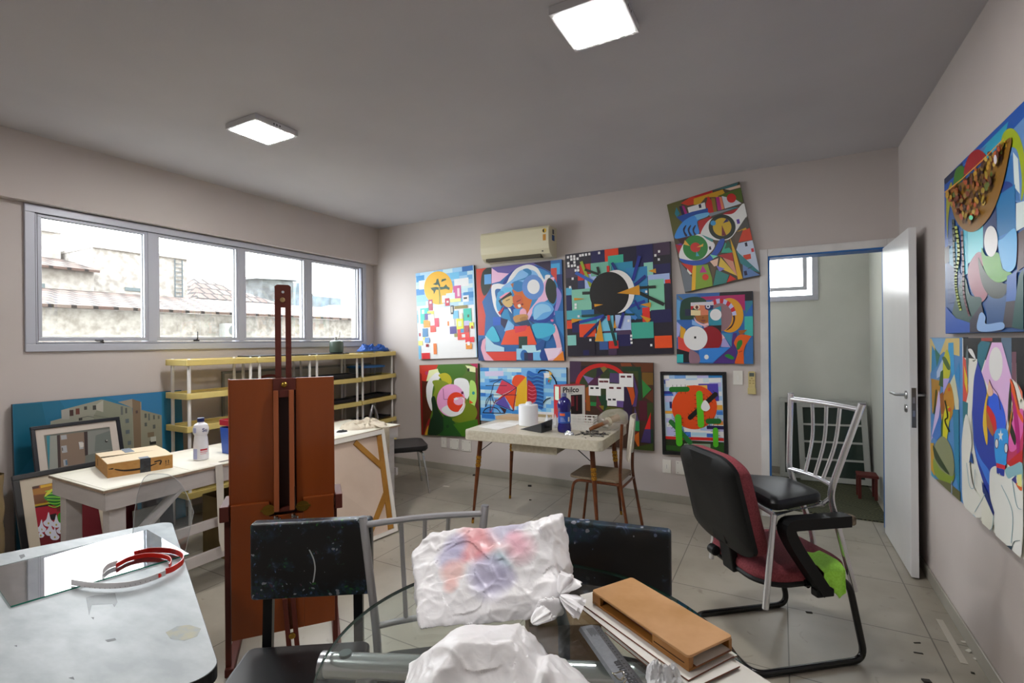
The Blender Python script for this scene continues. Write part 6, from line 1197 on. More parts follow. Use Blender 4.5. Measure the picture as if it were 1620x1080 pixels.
# ================================================================== grey table at the left edge
def splatter(name, base, cols, rough, scale, thr, edge=None):
    m = D.materials.new(name); m.use_nodes = True; N = m.node_tree.nodes; L = m.node_tree.links; b = N['Principled BSDF']; b.inputs['Roughness'].default_value = rough
    tc = N.new('ShaderNodeTexCoord'); nz = N.new('ShaderNodeTexNoise'); nz.inputs['Scale'].default_value = scale*.5; L.new(tc.outputs['Object'], nz.inputs['Vector'])
    mixv = N.new('ShaderNodeMix'); mixv.data_type = 'VECTOR'; mixv.inputs['Factor'].default_value = .03; L.new(tc.outputs['Object'], mixv.inputs['A']); L.new(nz.outputs['Color'], mixv.inputs['B'])
    v = N.new('ShaderNodeTexVoronoi'); v.inputs['Scale'].default_value = scale; L.new(mixv.outputs['Result'], v.inputs['Vector'])
    sz = N.new('ShaderNodeTexNoise'); sz.inputs['Scale'].default_value = scale*.22; sz.inputs['Detail'].default_value = 3; L.new(tc.outputs['Object'], sz.inputs['Vector'])
    mr = N.new('ShaderNodeMapRange'); mr.inputs['From Min'].default_value = .42; mr.inputs['From Max'].default_value = .75; mr.inputs['To Min'].default_value = 0; mr.inputs['To Max'].default_value = thr; 
    if edge:
        sx = N.new('ShaderNodeSeparateXYZ'); L.new(tc.outputs['Object'], sx.inputs[0]); a1 = N.new('ShaderNodeMath'); a1.operation = 'SUBTRACT'; a1.inputs[1].default_value = edge[0]; L.new(sx.outputs['Z'], a1.inputs[0])
        a2 = N.new('ShaderNodeMath'); a2.operation = 'ABSOLUTE'; L.new(a1.outputs[0], a2.inputs[0]); a3 = N.new('ShaderNodeMath'); a3.operation = 'POWER'; a3.inputs[1].default_value = 3; L.new(a2.outputs[0], a3.inputs[0])
        a4 = N.new('ShaderNodeMath'); a4.operation = 'MULTIPLY_ADD'; a4.inputs[1].default_value = edge[1]; L.new(a3.outputs[0], a4.inputs[0]); L.new(sz.outputs['Fac'], a4.inputs[2]); L.new(a4.outputs[0], mr.inputs['Value'])
    else: L.new(sz.outputs['Fac'], mr.inputs['Value'])
    lt = N.new('ShaderNodeMath'); lt.operation = 'LESS_THAN'; L.new(v.outputs['Distance'], lt.inputs[0]); L.new(mr.outputs[0], lt.inputs[1])
    sp = N.new('ShaderNodeSeparateColor'); L.new(v.outputs['Color'], sp.inputs[0])
    r = N.new('ShaderNodeValToRGB'); r.color_ramp.interpolation = 'CONSTANT'; el = r.color_ramp.elements
    while len(el) < len(cols): el.new(.5)
    for i, c in enumerate(cols): el[i].position = i/len(cols); el[i].color = (*lin(c),1)
    L.new(sp.outputs[0], r.inputs[0])
    nb = N.new('ShaderNodeTexNoise'); nb.inputs['Scale'].default_value = 6; nb.inputs['Detail'].default_value = 6; L.new(tc.outputs['Object'], nb.inputs['Vector'])
    rb = N.new('ShaderNodeValToRGB'); rb.color_ramp.elements[0].color = (*lin(base[0]),1); rb.color_ramp.elements[1].color = (*lin(base[1]),1); rb.color_ramp.elements[0].position = .4; rb.color_ramp.elements[1].position = .65; L.new(nb.outputs['Fac'], rb.inputs[0])
    if edge:                                          # smeared paint near the upper and lower edges
        sm = N.new('ShaderNodeTexNoise'); sm.inputs['Scale'].default_value = 22; sm.inputs['Detail'].default_value = 5; sm.inputs['Distortion'].default_value = 1.4; L.new(tc.outputs['Object'], sm.inputs['Vector'])
        rs = N.new('ShaderNodeValToRGB'); es = rs.color_ramp.elements; es[0].position = .3; es[0].color = (*lin('#16301f'),1); es[1].position = .72; es[1].color = (*lin('#6d86a8'),1)
        for p_, c_ in ((.42,'#10161c'),(.5,'#1f3a44'),(.6,'#26304a')): q_ = es.new(p_); q_.color = (*lin(c_),1)
        L.new(sm.outputs['Fac'], rs.inputs[0])
        mk = N.new('ShaderNodeMapRange'); mk.inputs['From Min'].default_value = .55; mk.inputs['From Max'].default_value = .78; L.new(a4.outputs[0], mk.inputs['Value'])
        ms = N.new('ShaderNodeMix'); ms.data_type = 'RGBA'; L.new(mk.outputs[0], ms.inputs['Factor']); L.new(rb.outputs[0], ms.inputs['A']); L.new(rs.outputs[0], ms.inputs['B']); rb_out = ms.outputs['Result']
    else: rb_out = rb.outputs[0]
    mx = N.new('ShaderNodeMix'); mx.data_type = 'RGBA'; L.new(lt.outputs[0], mx.inputs['Factor']); L.new(rb_out, mx.inputs['A']); L.new(r.outputs[0], mx.inputs['B']); L.new(mx.outputs['Result'], b.inputs['Base Color'])
    MATS[name] = m; return m
M_spl = splatter('paint_spotted_black_vinyl', ('#0f1012','#17181b'), ['#4f6484','#1b4436','#16242a','#8a9098','#20382a','#2a3a58','#4a3444','#2a5e28','#10241c','#1c3a34','#20304a'], .36, 75, .5, (.735, 110))
M_vin = splatter('black_vinyl_few_spots', ('#101114','#181a1e'), ['#5a6a8a','#2a4a5a','#8a8c94','#3a3c50','#20242c','#1c2a34'], .33, 42, .36, (.70, 60))
def laminate():
    m = mat('worn_grey_laminate', '#a6acae', .42, noise_=9, col2='#8f9698', stretch=(1,2.2,1), detail=9, contrast=(.35,.65)); return m
M_seatv = splatter('black_vinyl_seat_specks', ('#121315','#1b1c1f'), ['#3a4250','#2a3a3a','#55585e','#22282c'], .38, 60, .2)
M_gl = laminate()
G0 = Vector((-2.135,1.068,0)); g1 = Vector((.924,-.382,0)).normalized(); g2 = Vector((-.382,-.924,0)).normalized(); GL, GD, GZ = 1.165, .74, .75
gt = thing('work_table', 'grey laminate topped table with black edge at the left corner of the photo', 'table', G0+g1*GL/2+g2*GD/2)
def gp(u, v, z): return G0+g1*u+g2*v+Vector((0,0,z))
out = [(GL/2+x, GD/2+y) for x, y in rrect(GL,GD,.05,8)]
m = MB(); m.slab([gp(u,v,GZ-.005) for u,v in out][::-1], (0,0,.005)); part('table_top', m, M_gl, gt)
m = MB(); m.slab([gp(GL/2+(u-GL/2)*1.002,GD/2+(v-GD/2)*1.003,GZ-.030) for u,v in out][::-1], (0,0,.0285)); part('edge_band', m, M_black, gt)
for u in (.12, GL-.28):
    for v in (.10, GD-.12): m = MB(); m.tube([gp(u,v,GZ-.03), gp(u,v,0)], .016, 10); part('leg', m, M_black, gt)
m = MB(); m.bar(gp(.12,.10,GZ-.05),gp(GL-.28,.10,GZ-.05),.02,.035); part('side_rail', m, M_black, gt)
# stains on the laminate
M_stain = mat('pencil_stain', '#8f9597', .4, noise_=60, col2='#aab1b3', alpha=.35)
def blot(px, name, label, m_, z=GZ+.0003):
    P = [onz(x,y,z) for x,y in px]; mb = MB(); mb.slab(P if area2([(p.x,p.y) for p in P]) > 0 else P[::-1], (0,0,.0001)); return part(name, mb, m_, gt)
blot([(136,945),(150,941),(182,938),(186,952),(181,960),(178,955),(145,957),(141,974)], 'pencil_stain', None, M_stain)
blot([(262,1000),(280,990),(300,988),(318,994),(312,1006),(292,1013),(270,1010)], 'yellow_stain', None, mat('yellow_stain','#c2bd9c',.42,noise_=40,col2='#aab0ae',alpha=.5))
for px_ in ([(30,878),(38,876),(40,880),(33,884)],[(166,1012),(182,1009),(184,1012),(170,1015)],[(22,1021),(27,1020),(27,1023)],[(108,1072),(116,1070),(118,1075)],[(144,976),(149,976),(148,980)]): blot(px_, 'dark_mark', None, mat('dark_laminate_mark','#5c5f60',.5))
# sheet of glass
t = thing('glass_sheet', 'loose pane of glass lying on the grey table', 'glass sheet', (-1.95,.74,GZ))
Rr, Tt, Bb = Vector((-1.731,.919,GZ+.001)), Vector((-2.097,.966,GZ+.001)), Vector((-1.813,.511,GZ+.001)); Ll = Bb+(Tt-Rr)
M_gsh = mat('pane_glass', '#ffffff', .0, trans=1.0, ior=1.6); M_gedge = mat('green_glass_edge', '#1f7a62', .15)
m = MB(); m.slab([Bb,Rr,Tt,Ll], (0,0,.004)); m.k = [0,0,1,1,1,1]; part('pane', m, [M_gsh, M_gedge], t)
# face shield: red and white headband, clear visor
fs = thing('face_shield', 'face shield with a red and white headband and clear visor on the glass pane', 'face shield', onz(235,895,GZ+.005))
M_redb = mat('red_band_plastic', '#d2261c', .3); M_whb = mat('translucent_strap', '#d9d6d6', .35, alpha=.85)
def strip(px, z0, h, th, mt, name, parent, lean=0.0, smooth=6):
    P = spline([onz(x,y,z0) for x,y in px], smooth); mb = MB(); vs = []
    for i, p in enumerate(P):
        d = (P[min(i+1,len(P)-1)]-P[max(i-1,0)]); d.normalize(); nn = Vector((-d.y,d.x,0)); vs += [p-nn*th, p+nn*th, p+nn*th+Vector((0,0,h)), p-nn*th+Vector((0,0,h))]
    k = len(P); mb.smooth = True; mb.add(vs, [(4*i+j,4*i+4+j,4*i+4+(j+1)%4,4*i+(j+1)%4) for i in range(k-1) for j in range(4)]+[(0,1,2,3),(4*k-1,4*k-2,4*k-3,4*k-4)]); return part(name, mb, mt, parent)
zb = GZ+.0055
strip([(184,898),(205,887),(235,881),(262,884),(271,891),(268,899)], zb, .014, .0012, M_redb, 'headband', fs)
strip([(212,880),(240,874),(270,875),(288,882),(289,892),(275,903),(262,908)], zb, .017, .0014, M_redb, 'headband', fs)
strip([(113,925),(150,930),(190,930),(225,924),(262,910)], zb, .016, .0009, M_whb, 'strap', fs)
strip([(162,917),(163,908),(172,899),(186,894)], zb, .016, .0009, M_whb, 'strap', fs)
m = MB(); bs = onz(255,908,zb+.008); m.lathe([(.006,0),(.006,.003)], 14, bs+Vector((.004,-.006,0)), (_r, Vector((0,0,1)), Vector((.5,-.86,0)))); part('red_button', m, M_redb, fs)
M_hole = mat('strap_hole', '#8e8c8c', .6)
m = MB()
for i in range(16):
    t_ = i/15; x = 118+t_*120; y = 921+8.5*math.sin(PI*min(1,t_*1.05))-t_*7; p = onz(x, y+4, zb+.008)-Vector((0,0,0)); q = (EYE-p).normalized(); m.obox(p+q*.002, (_r, Vector((0,0,1)), q), (.0012,.0014,.0002))
part('strap_hole', m, M_hole, fs)['kind'] = 'stuff'
A_ = Vector((-1.742,.918,GZ+.0062)); vr = Vector((.878,.479,0)); vf = Vector((.479,-.878,0))
M_vis = thin_glass('clear_visor_plastic', '#e3e6e8', .05, .06)
m = MB(); vs = []; fsx = []
def vis(u, v):                                        # u 0..1 right to left, v 0..1 up
    w = .185; hh = .272
    edge = 1-.5*max(0,(abs(u-.5)*2))**3.2
    return A_ - vr*(w*(.03+u*.97)) + vf*(.03*math.sin(PI*u)) + Vector((0,0,hh*v*edge)) + vr*(.03*v*(1-.6*u))
m.grid(lambda i, j: vis(i/24, j/12), 25, 13); part('visor', m, M_vis, fs)
m = MB(); m.tube([vis(0, j/12) for j in range(11)]+[vis(i/24,1) for i in range(0,25,2)]+[vis(1,(12-j)/12) for j in range(1,8)], .0011, 6); part('visor_edge', m, mat('bright_visor_edge','#d9dcdd',.3,alpha=.6), fs)

# ================================================================== chairs round the glass table
M_blkm = mat('black_square_tube', '#17181a', .35, .3)
def black_chair(label, c, ang, vinyl, w=.395):
    t = thing('dining_chair', label, 'chair', c, ang, 'black vinyl chairs at the glass table'); K = dict(parent=t, world=False)
    m = MB(); m.slab([(x,-.02,.725+y) for x,y in rrect(w,.255,.012)], (0,.045,0)); part('backrest', m, vinyl, bevel=.009, segs=3, **K)
    m = MB(); m.slab([(x,-.215+y,.41) for x,y in rrect(w,.36,.03)], (0,0,.045)); part('seat', m, M_seatv, bevel=.01, segs=3, **K)
    for s in (-1,1):
        m = MB(); m.bar((s*.145,.018,.84),(s*.150,.0,.40),.03,.022,(0,1,0)); m.bar((s*.150,.0,.40),(s*.155,.03,0),.03,.022,(0,1,0)); part('leg', m, M_blkm, **K)
        m = MB(); m.bar((s*.165,-.37,.40),(s*.17,-.38,0),.025,.025,(0,1,0)); part('leg', m, M_blkm, **K)
    m = MB(); m.box(-.15,.15,-.012,.012,.385,.407); m.box(-.15,.15,-.38,-.36,.385,.407); part('seat_frame', m, M_blkm, **K)
    return t
A1 = black_chair('black vinyl chair thick with paint splashes, in front of the easel', (-1.397,1.139,0), math.atan2(.556,.83), M_spl)
C1 = black_chair('black vinyl chair with few paint spots, behind the wooden case', (-.508,1.560,0), math.atan2(.17,.985), M_vin, .41)
m = MB(); P = spline([Vector((x,-.0222,z)) for x,z in ((-.005,.76),(.008,.73),(.013,.70),(.010,.67),(.006,.65))], 5)
for a_, b_ in zip(P[:-1], P[1:]): m.add([a_+Vector((-.0022,0,0)), a_+Vector((.0022,0,0)), b_+Vector((.0022,0,0)), b_+Vector((-.0022,0,0))], [(3,2,1,0)])
part('paint_run', m, mat('pale_paint_run','#b9c0c0',.5), piece(A1,'backrest'), world=False)
# silver tube chairs
M_silver = mat('silver_painted_tube', '#c6c7cb', .3, .65)
M_bright = mat('bright_silver_tube', '#dddee2', .2, .75)
M_seatb = mat('black_seat_vinyl', '#0e0f11', .42, noise_=9, col2='#151618', spec=.35)
def silver_chair(label, feet, joints, rails, tops, seat, group=None, r=.0135, M_silver=M_silver, mid=None):
    """feet FR, FL, BR, BL; joints/rails/tops: right, left; seat: four corners (front right, front left, back left, back right)"""
    V = Vector; base = sum((V(p) for p in feet), V())/4; t = thing('dining_chair', label, 'chair', base, 0, group)
    for k in (0,1):
        m = MB(); m.tube(fillet([feet[2+k]]+(mid[k] if mid else [])+[joints[k], rails[k], tops[k]], .09), r, 14); part('leg', m, M_silver, t)
        m = MB(); P = V(tops[k])+(V(tops[k])-V(rails[k])).normalized()*.002; m.lathe([(r*.98,-.004),(r*.98,0.0),(r*.6,.002)], 12, P); part('cap', m, mat('grey_end_cap','#6d6e72',.5), t)
        fj = V(seat[k]); m = MB(); m.tube([fj+V((0,0,-.012)), feet[k]], r*.95, 12); part('leg', m, M_silver, t)
    def bow(a, b, o, n=10): a, b, o = V(a), V(b), V(o); return [a.lerp(b,i/n)+o*math.sin(PI*i/n) for i in range(n+1)]
    R_, L_ = V(tops[0]), V(tops[1]); q = (V(joints[0])+V(joints[1]))/2-(V(seat[0])+V(seat[1]))/2; q.z = 0; q.normalize()
    up = lambda k, f: V(rails[k]).lerp(V(tops[k]), f)
    top = bow(up(0,.93), up(1,.93), q*.02); low = bow(rails[0], rails[1], q*.025)
    m = MB(); m.tube(top, r*.8, 12); part('top_rail', m, M_silver, t)
    m = MB(); m.tube(low, r*.75, 12); part('lower_rail', m, M_silver, t)
    for f in (.27,.5,.73):
        i = int(round(f*10)); p0, p1 = low[i], top[i]; mid = (p0+p1)/2+q*.018; m = MB(); m.tube(spline([p0,mid,p1],5), r*.58, 10); part('slat', m, M_silver, t)
    s = [V(p) for p in seat]; z0 = Vector((0,0,1))
    m = MB(); cor = fillet([ (s[0]+s[3])/2, s[0], s[1], s[2], s[3], (s[0]+s[3])/2 ], .05)[:-1]
    n = len(cor); ctr = sum(cor, V())/n
    rings = [(1.0,.0),(1.03,.012),(1.03,.030),(.98,.042),(.80,.050)]
    vs = [ctr+(p-ctr)*k+z0*h for k, h in rings for p in cor]
    m.smooth = True; m.add(vs, [(a*n+i,a*n+(i+1)%n,(a+1)*n+(i+1)%n,(a+1)*n+i) for a in range(4) for i in range(n)]+[tuple(range(n))[::-1], tuple(range(4*n,5*n))]); part('seat', m, M_seatb, t)
    m = MB(); m.tube([s[3]-z0*.012, joints[0]], r*.8, 10); m.tube([s[2]-z0*.012, joints[1]], r*.8, 10)
    m.tube([p-z0*.012 for p in (s[0],s[1],s[2],s[3])], r*.8, 10, closed=True); part('seat_frame', m, M_silver, t)
    return t
fB = Vector((.625,-.78,0)); eB = Vector((.78,.625,0)); oB = Vector((-1.053,1.315,0))
pb_ = lambda x, f, z: oB+eB*x+fB*f+Vector((0,0,z))
silver_chair('silver tube chair with a slatted back at the glass table, left of the white bags',
    [pb_(.19,.42,0), pb_(-.13,.42,0), pb_(.155,-.05,0), pb_(-.165,-.05,0)], [pb_(.155,.02,.42), pb_(-.158,.02,.42)], [pb_(.16,.015,.52), pb_(-.165,.015,.52)], [pb_(.20,.0,.885), pb_(-.205,.0,.875)],
    [pb_(.19,.40,.415), pb_(-.13,.40,.415), pb_(-.15,.05,.415), pb_(.15,.05,.415)])

# ================================================================== round glass table
GTc = Vector((-.501,.991,0)); GR = .462; GTZ = .75
gt2 = thing('glass_table', 'round clear glass table on a thick silver tube frame', 'table', GTc)
M_tglass = thin_glass('table_glass', '#f8fcfa', 0.0)
m = MB(); m.lathe([(GR-.001,GTZ-.010),(GR,GTZ-.008),(GR,GTZ-.002),(GR-.001,GTZ)], 96, GTc); m.k = [1 if len(f) == 4 else 0 for f in m.f]; part('glass_top', m, [M_tglass, mat('dark_green_glass_rim','#25463e',.15)], gt2)
bd_ = Vector((.909,.417,0)); 
m = MB(); b0, b1 = Vector((-.935,.785,.708)), Vector((-.10,1.168,.708)); m.tube([b0,b1], .027, 24); part('tube_beam', m, M_bright, gt2)
for p, q in ((b0,b1),(b1,b0)):
    d = (q-p).normalized(); sd = Vector((-d.y,d.x,0))
    m = MB(); m.tube([p-d*.002,p+d*.012],[.0285,.0285],24); part('end_cap', m, M_steel, gt2)
    m = MB(); m.lathe([(.014,GTZ-.0115),(.014,GTZ-.0205)], 18, Vector(((p+d*.055).x,(p+d*.055).y,0))); part('suction_pad', m, mat('clear_rubber_pad','#5a6468',.3), gt2)
    for s in (-1,1): m = MB(); a_ = p+d*.10; m.tube(fillet([a_+Vector((0,0,-.02)), a_+sd*s*.04+Vector((0,0,-.10)), a_+sd*s*.05+Vector((0,0,-.705))], .08), .018, 14); part('leg', m, M_silver, gt2)

# ================================================================== plastic bags (crumpled skins over their contents)
def skin(hulls, voxel, smooth, seed, amp, ridges, flat_z, colour=None):
    mb = MB(); bm = bmesh.new()
    for pts in hulls:
        vs = [bm.verts.new(p) for p in pts]; r = bmesh.ops.convex_hull(bm, input=vs)
        bmesh.ops.delete(bm, geom=[v for v in r['geom_interior'] if isinstance(v, bmesh.types.BMVert)], context='VERTS')
    me = D.meshes.new('skin'); bm.to_mesh(me); bm.free(); ob = D.objects.new('skin', me); COL.objects.link(ob)
    rm = ob.modifiers.new('r', 'REMESH'); rm.mode = 'VOXEL'; rm.voxel_size = voxel
    sm = ob.modifiers.new('s', 'SMOOTH'); sm.factor = .5; sm.iterations = smooth
    bpy.context.view_layer.update(); ev = D.meshes.new_from_object(ob.evaluated_get(bpy.context.evaluated_depsgraph_get()))
    P = [v.co.copy() for v in ev.vertices]; Nn = [v.normal.copy() for v in ev.vertices]; F = [tuple(p.vertices) for p in ev.polygons]
    D.objects.remove(ob); D.meshes.remove(ev); D.meshes.remove(me)
    for i, p in enumerate(P):
        h = 0.0
        wv = Vector((noise.noise(p*7+Vector((seed,0,0))), noise.noise(p*7+Vector((0,seed,0))), noise.noise(p*7+Vector((0,0,seed)))))
        for sc_, am, wd in ((7,.0026,.16),(15,.0026,.16),(32,.0008,.25)):
            dd_ = noise.voronoi(p*sc_+wv*.9+Vector((seed*sc_,0,seed)))[0]; e_ = (dd_[1]-dd_[0]); h += am*(math.exp(-(e_/wd)**2)*(1 if noise.noise(p*6+Vector((sc_,seed,0))) > -.1 else -.35)-.2)
        for (ax, sc_, am) in ridges:                                # stretched creases along an axis
            q = p*sc_; al = Vector(ax); q = q - al*(q.dot(al)*.72); w_ = Vector((noise.noise(p*9+Vector((seed,0,0))), noise.noise(p*9+Vector((0,seed,0))), noise.noise(p*9+Vector((0,0,seed)))))*.5
            h += am*(1-3.4*abs(noise.noise(q+w_+Vector((seed,seed*2,seed*3)))))
        h += amp*noise.noise(p*11+Vector((seed,)*3))
        p = p+Nn[i]*h; p.z = max(p.z, flat_z+.001); P[i] = p
    mb.smooth = True; mb.add(P, F)
    if colour:
        mb.c = [colour(sum((P[i] for i in f), Vector())/len(f)) for f in F]
    return mb
def bag_material():
    m = D.materials.new('white_carrier_bag_film'); m.use_nodes = True; N = m.node_tree.nodes; L = m.node_tree.links; b = N['Principled BSDF']
    a = N.new('ShaderNodeVertexColor'); a.layer_name = 'paint'; L.new(a.outputs['Color'], b.inputs['Base Color']); b.inputs['Roughness'].default_value = .33; b.inputs['Subsurface Weight'].default_value = .0; b.inputs['Subsurface Radius'].default_value = (.01,.01,.01)
    tc = N.new('ShaderNodeTexCoord'); nz = N.new('ShaderNodeTexVoronoi'); nz.feature = 'DISTANCE_TO_EDGE'; nz.inputs['Scale'].default_value = 42; n2 = N.new('ShaderNodeTexNoise'); n2.inputs['Scale'].default_value = 16; L.new(tc.outputs['Object'], n2.inputs['Vector'])
    mv = N.new('ShaderNodeMix'); mv.data_type = 'VECTOR'; mv.inputs['Factor'].default_value = .12; L.new(tc.outputs['Object'], mv.inputs['A']); L.new(n2.outputs['Color'], mv.inputs['B']); L.new(mv.outputs['Result'], nz.inputs['Vector'])
    bp = N.new('ShaderNodeBump'); bp.inputs['Strength'].default_value = .12; bp.inputs['Distance'].default_value = .006; L.new(nz.outputs['Distance'], bp.inputs['Height']); L.new(bp.outputs[0], b.inputs['Normal'])
    return m
M_bag = bag_material()
WB = lin('#f5f4f6')
SPOTS = [((438,860),26,'#e79aa0'),((750,850),20,'#eba3a8'),((762,868),24,'#e99aa0'),((735,882),9,'#e58f98'),((762,880),9,'#e58f98'),((790,892),15,'#a9cfdc'),((722,862),14,'#b9b4d8'),((712,880),16,'#bcb8da'),((716,900),14,'#eeb9b0'),((712,922),9,'#efb6ae'),((770,905),20,'#c3bfdc'),((800,845),22,'#c9c6e2'),((825,838),16,'#bdb8da'),((822,872),20,'#f0a9bd'),((815,860),14,'#eda0b4'),((775,915),22,'#c6c3de'),((800,912),12,'#bfbcd8')]
def proj(p):
    d = p-EYE; k = d.dot(_f); return 810+FPX*d.dot(_r)/k, 540-FPX*d.dot(_u)/k
# printed patches of the package inside, given by their place on the package's upper face
SP3 = []
def patch_colour(cen, pts3):
    def fn(p):
        col = Vector(WB)
        for q, r, c in pts3:
            d = (p-q).length; k = max(0, min(1, (1.15-d/r)/.6)); col = col.lerp(Vector(lin(c)), k*.72)
        return tuple(col)
    return fn
bagA = [(-.775,.945,.752),(-.515,1.125,.752),(-.545,1.335,.752),(-.93,1.115,.752),(-.905,1.150,.893),(-.61,1.345,.905),(-.60,1.30,.93),(-.93,1.10,.85),(-.50,1.17,.80),(-.80,.965,.775)]
bagA2 = [(-.62,1.30,.93),(-.565,1.335,.945),(-.56,1.30,.94),(-.515,1.22,.82),(-.60,1.26,.92),(-.50,1.24,.80),(-.52,1.30,.80),(-.63,1.33,.90)]
bagA3 = [(-.55,1.12,.752),(-.49,1.16,.758),(-.50,1.11,.755),(-.53,1.08,.752),(-.50,1.15,.80),(-.54,1.12,.80),(-.485,1.14,.778)]
ov, on_ = Vector((-.76,1.04,.845)), None
e1_, e2_ = (Vector((-.475,1.150,.80))-Vector((-.80,.965,.80))).normalized(), None
pn = (Vector((-.475,1.15,.80))-Vector((-.80,.965,.80))).cross(Vector((-.905,1.15,.893))-Vector((-.80,.965,.80))).normalized()
SP3 = [(onp(x, y, (-.80,.965,.80), pn), r*.0027, c) for (x, y), r, c in SPOTS[1:]]
m = skin([bagA,bagA2,bagA3], .0036, 9, 3.7, .006, [((.8,.5,.1),14,.0028),((.3,-.4,.8),20,.0020)], GTZ, patch_colour(None, SP3))
def knot(mb, c, ax, l, r, seed, colr):                # twisted tail of film spreading from a knot
    c, ax = Vector(c), Vector(ax).normalized(); X = ax.cross(Vector((0,0,1))).normalized(); Y = X.cross(ax); o = len(mb.f)
    def fn(i, j):
        a_ = 2*PI*i/52; v = j/10; k = 1+.45*noise.noise(Vector((math.cos(a_)*2.5,math.sin(a_)*2.5,v*1.5+seed))); rr = r*(.18+.95*v**.7)*k*(1 if v < .9 else .8)*(1+.16*math.sin(6*a_+seed+2*v)+.10*math.sin(11*a_-seed))
        return c+ax*(l*v)+(X*math.cos(a_)+Y*math.sin(a_)*.55)*rr
    col0 = mb.col; mb.col = colr; mb.grid(fn, 52, 11, closed_u=True); mb.col = col0
t = thing('plastic_bag', 'white carrier bag with a pink and blue printed package showing through', 'plastic bag', (-.69,1.14,GTZ))
part('bag', m, M_bag, t)
m = MB(); knot(m, (-.495,1.15,.805), (.6,.1,-.25), .062, .034, 2.2, WB); knot(m, (-.50,1.16,.805), (.2,.7,.45), .05, .03, 5.2, WB); part('knot', m, M_bag, t)
bagB = [(-.715,.83,.752),(-.46,1.0,.752),(-.36,.86,.752),(-.47,.70,.752),(-.62,.66,.752),(-.625,.885,.825),(-.515,.965,.825),(-.555,.80,.86),(-.48,.86,.845),(-.65,.80,.81)]
bagB2 = [(-.50,.95,.752),(-.42,1.0,.752),(-.335,.945,.752),(-.33,.86,.752),(-.42,.76,.752),(-.43,.93,.80),(-.375,.92,.785),(-.40,.86,.82)]
m = skin([bagB,bagB2], .0036, 9, 8.1, .006, [((.6,.7,.2),14,.0028),((.8,-.3,.3),20,.0020)], GTZ, lambda p: lin('#f3f2f3'))
t = thing('plastic_bag', 'plain white carrier bag in front, nearest the camera on the glass table', 'plastic bag', (-.5,.85,GTZ))
part('bag', m, M_bag, t)
m = MB(); knot(m, (-.50,1.0,.81), (.35,.6,.25), .045, .024, 7.2, lin('#f3f2f3')); part('knot', m, M_bag, t)

# ================================================================== wooden case, boards, ruler
ce = Vector((.85,-.526,0)); cg = Vector((.526,.85,0)); CO = Vector((-.436,1.225,0))
M_cw = mat('honey_varnished_wood', '#c6986a', .45, noise_=11, col2='#ad7f48', stretch=(1,1,1), detail=10, contrast=(.3,.7))
M_cwd = mat('darker_honey_wood', '#a36f34', .45, noise_=7, col2='#8c5a24')
M_brd = mat('white_primed_board', '#e3e1da', .6, noise_=4, col2='#d8d5cd')
M_brde = mat('brown_board_edge', '#6e3b22', .6)
def cpnt(u, v, z): return CO+ce*u+cg*v+Vector((0,0,z))
def cbox(mb,u0,u1,v0,v1,z0,z1): mb.hexa([cpnt(u0,v0,z0),cpnt(u1,v0,z0),cpnt(u1,v1,z0),cpnt(u0,v1,z0),cpnt(u0,v0,z1),cpnt(u1,v0,z1),cpnt(u1,v1,z1),cpnt(u0,v1,z1)])
def primed(label, u0, u1, v0, v1, z, rot=0.0, th=.003):
    c = cpnt((u0+u1)/2,(v0+v1)/2,z); cr, sr = math.cos(rot), math.sin(rot); E_, G_ = ce*cr+cg*sr, cg*cr-ce*sr; w, h = (u1-u0)/2, (v1-v0)/2
    m = MB(); m.obox(c+Vector((0,0,th/2)), (E_,G_,Vector((0,0,1))), (w,h,th/2)); m.k = [1,0,1,1,1,1]
    return solo('primed_board', m, [M_brd, M_brde], label, 'board', c, 'white primed boards under the wooden case')
primed('lowest white board, sticking out at the front right of the wooden case', .10, .44, -.045, .135, GTZ+.0008, -.02)
primed('white board whose left corner shows behind the wooden case', -.055, .31, -.012, .165, GTZ+.0045, -.10)
primed('white board with its long edge showing at the front of the wooden case', -.03, .345, -.04, .12, GTZ+.0085, -.03)
primed('topmost white board directly under the wooden case', -.01, .325, -.022, .125, GTZ+.0125, .02)
cz = GTZ+.0163
cs = thing('wooden_case', 'flat honey coloured wooden case holding a white panel, on the boards', 'wooden case', cpnt(.155,.068,cz))
m = MB(); cbox(m,0,.312,0,.137,cz,cz+.006); part('bottom_plate', m, M_cwd, cs, bevel=.001)
m = MB(); m.slab([cpnt(.156+x,.0685+y,cz+.028) for x,y in rrect(.314,.14,.008)], (0,0,.006)); part('top_plate', m, M_cw, cs, bevel=.0015)
for (u0,u1,v0,v1) in ((0,.03,0,.012),(.21,.312,0,.014),(0,.012,.012,.137),(.012,.312,.126,.137)):
    m = MB(); cbox(m,u0,u1,v0,v1,cz+.006,cz+.028); part('side_block', m, M_cwd, cs, bevel=.001)
m = MB(); cbox(m,.215,.30,-.0006,0,cz+.012,cz+.014); part('side_slot', m, mat('dark_slot','#3a1c0a',.8), cs)
m = MB(); m.hexa([cpnt(.014,.0135,cz+.016),cpnt(.318,.0155,cz+.008),cpnt(.318,.124,cz+.008),cpnt(.014,.124,cz+.012),cpnt(.014,.0135,cz+.019),cpnt(.318,.0155,cz+.011),cpnt(.318,.124,cz+.011),cpnt(.014,.124,cz+.015)]); m.k = [1,0,1,1,1,1]
solo('panel', m, [M_brd, M_brde], 'white panel slid inside the wooden case', 'panel', cpnt(.16,.07,cz+.012))
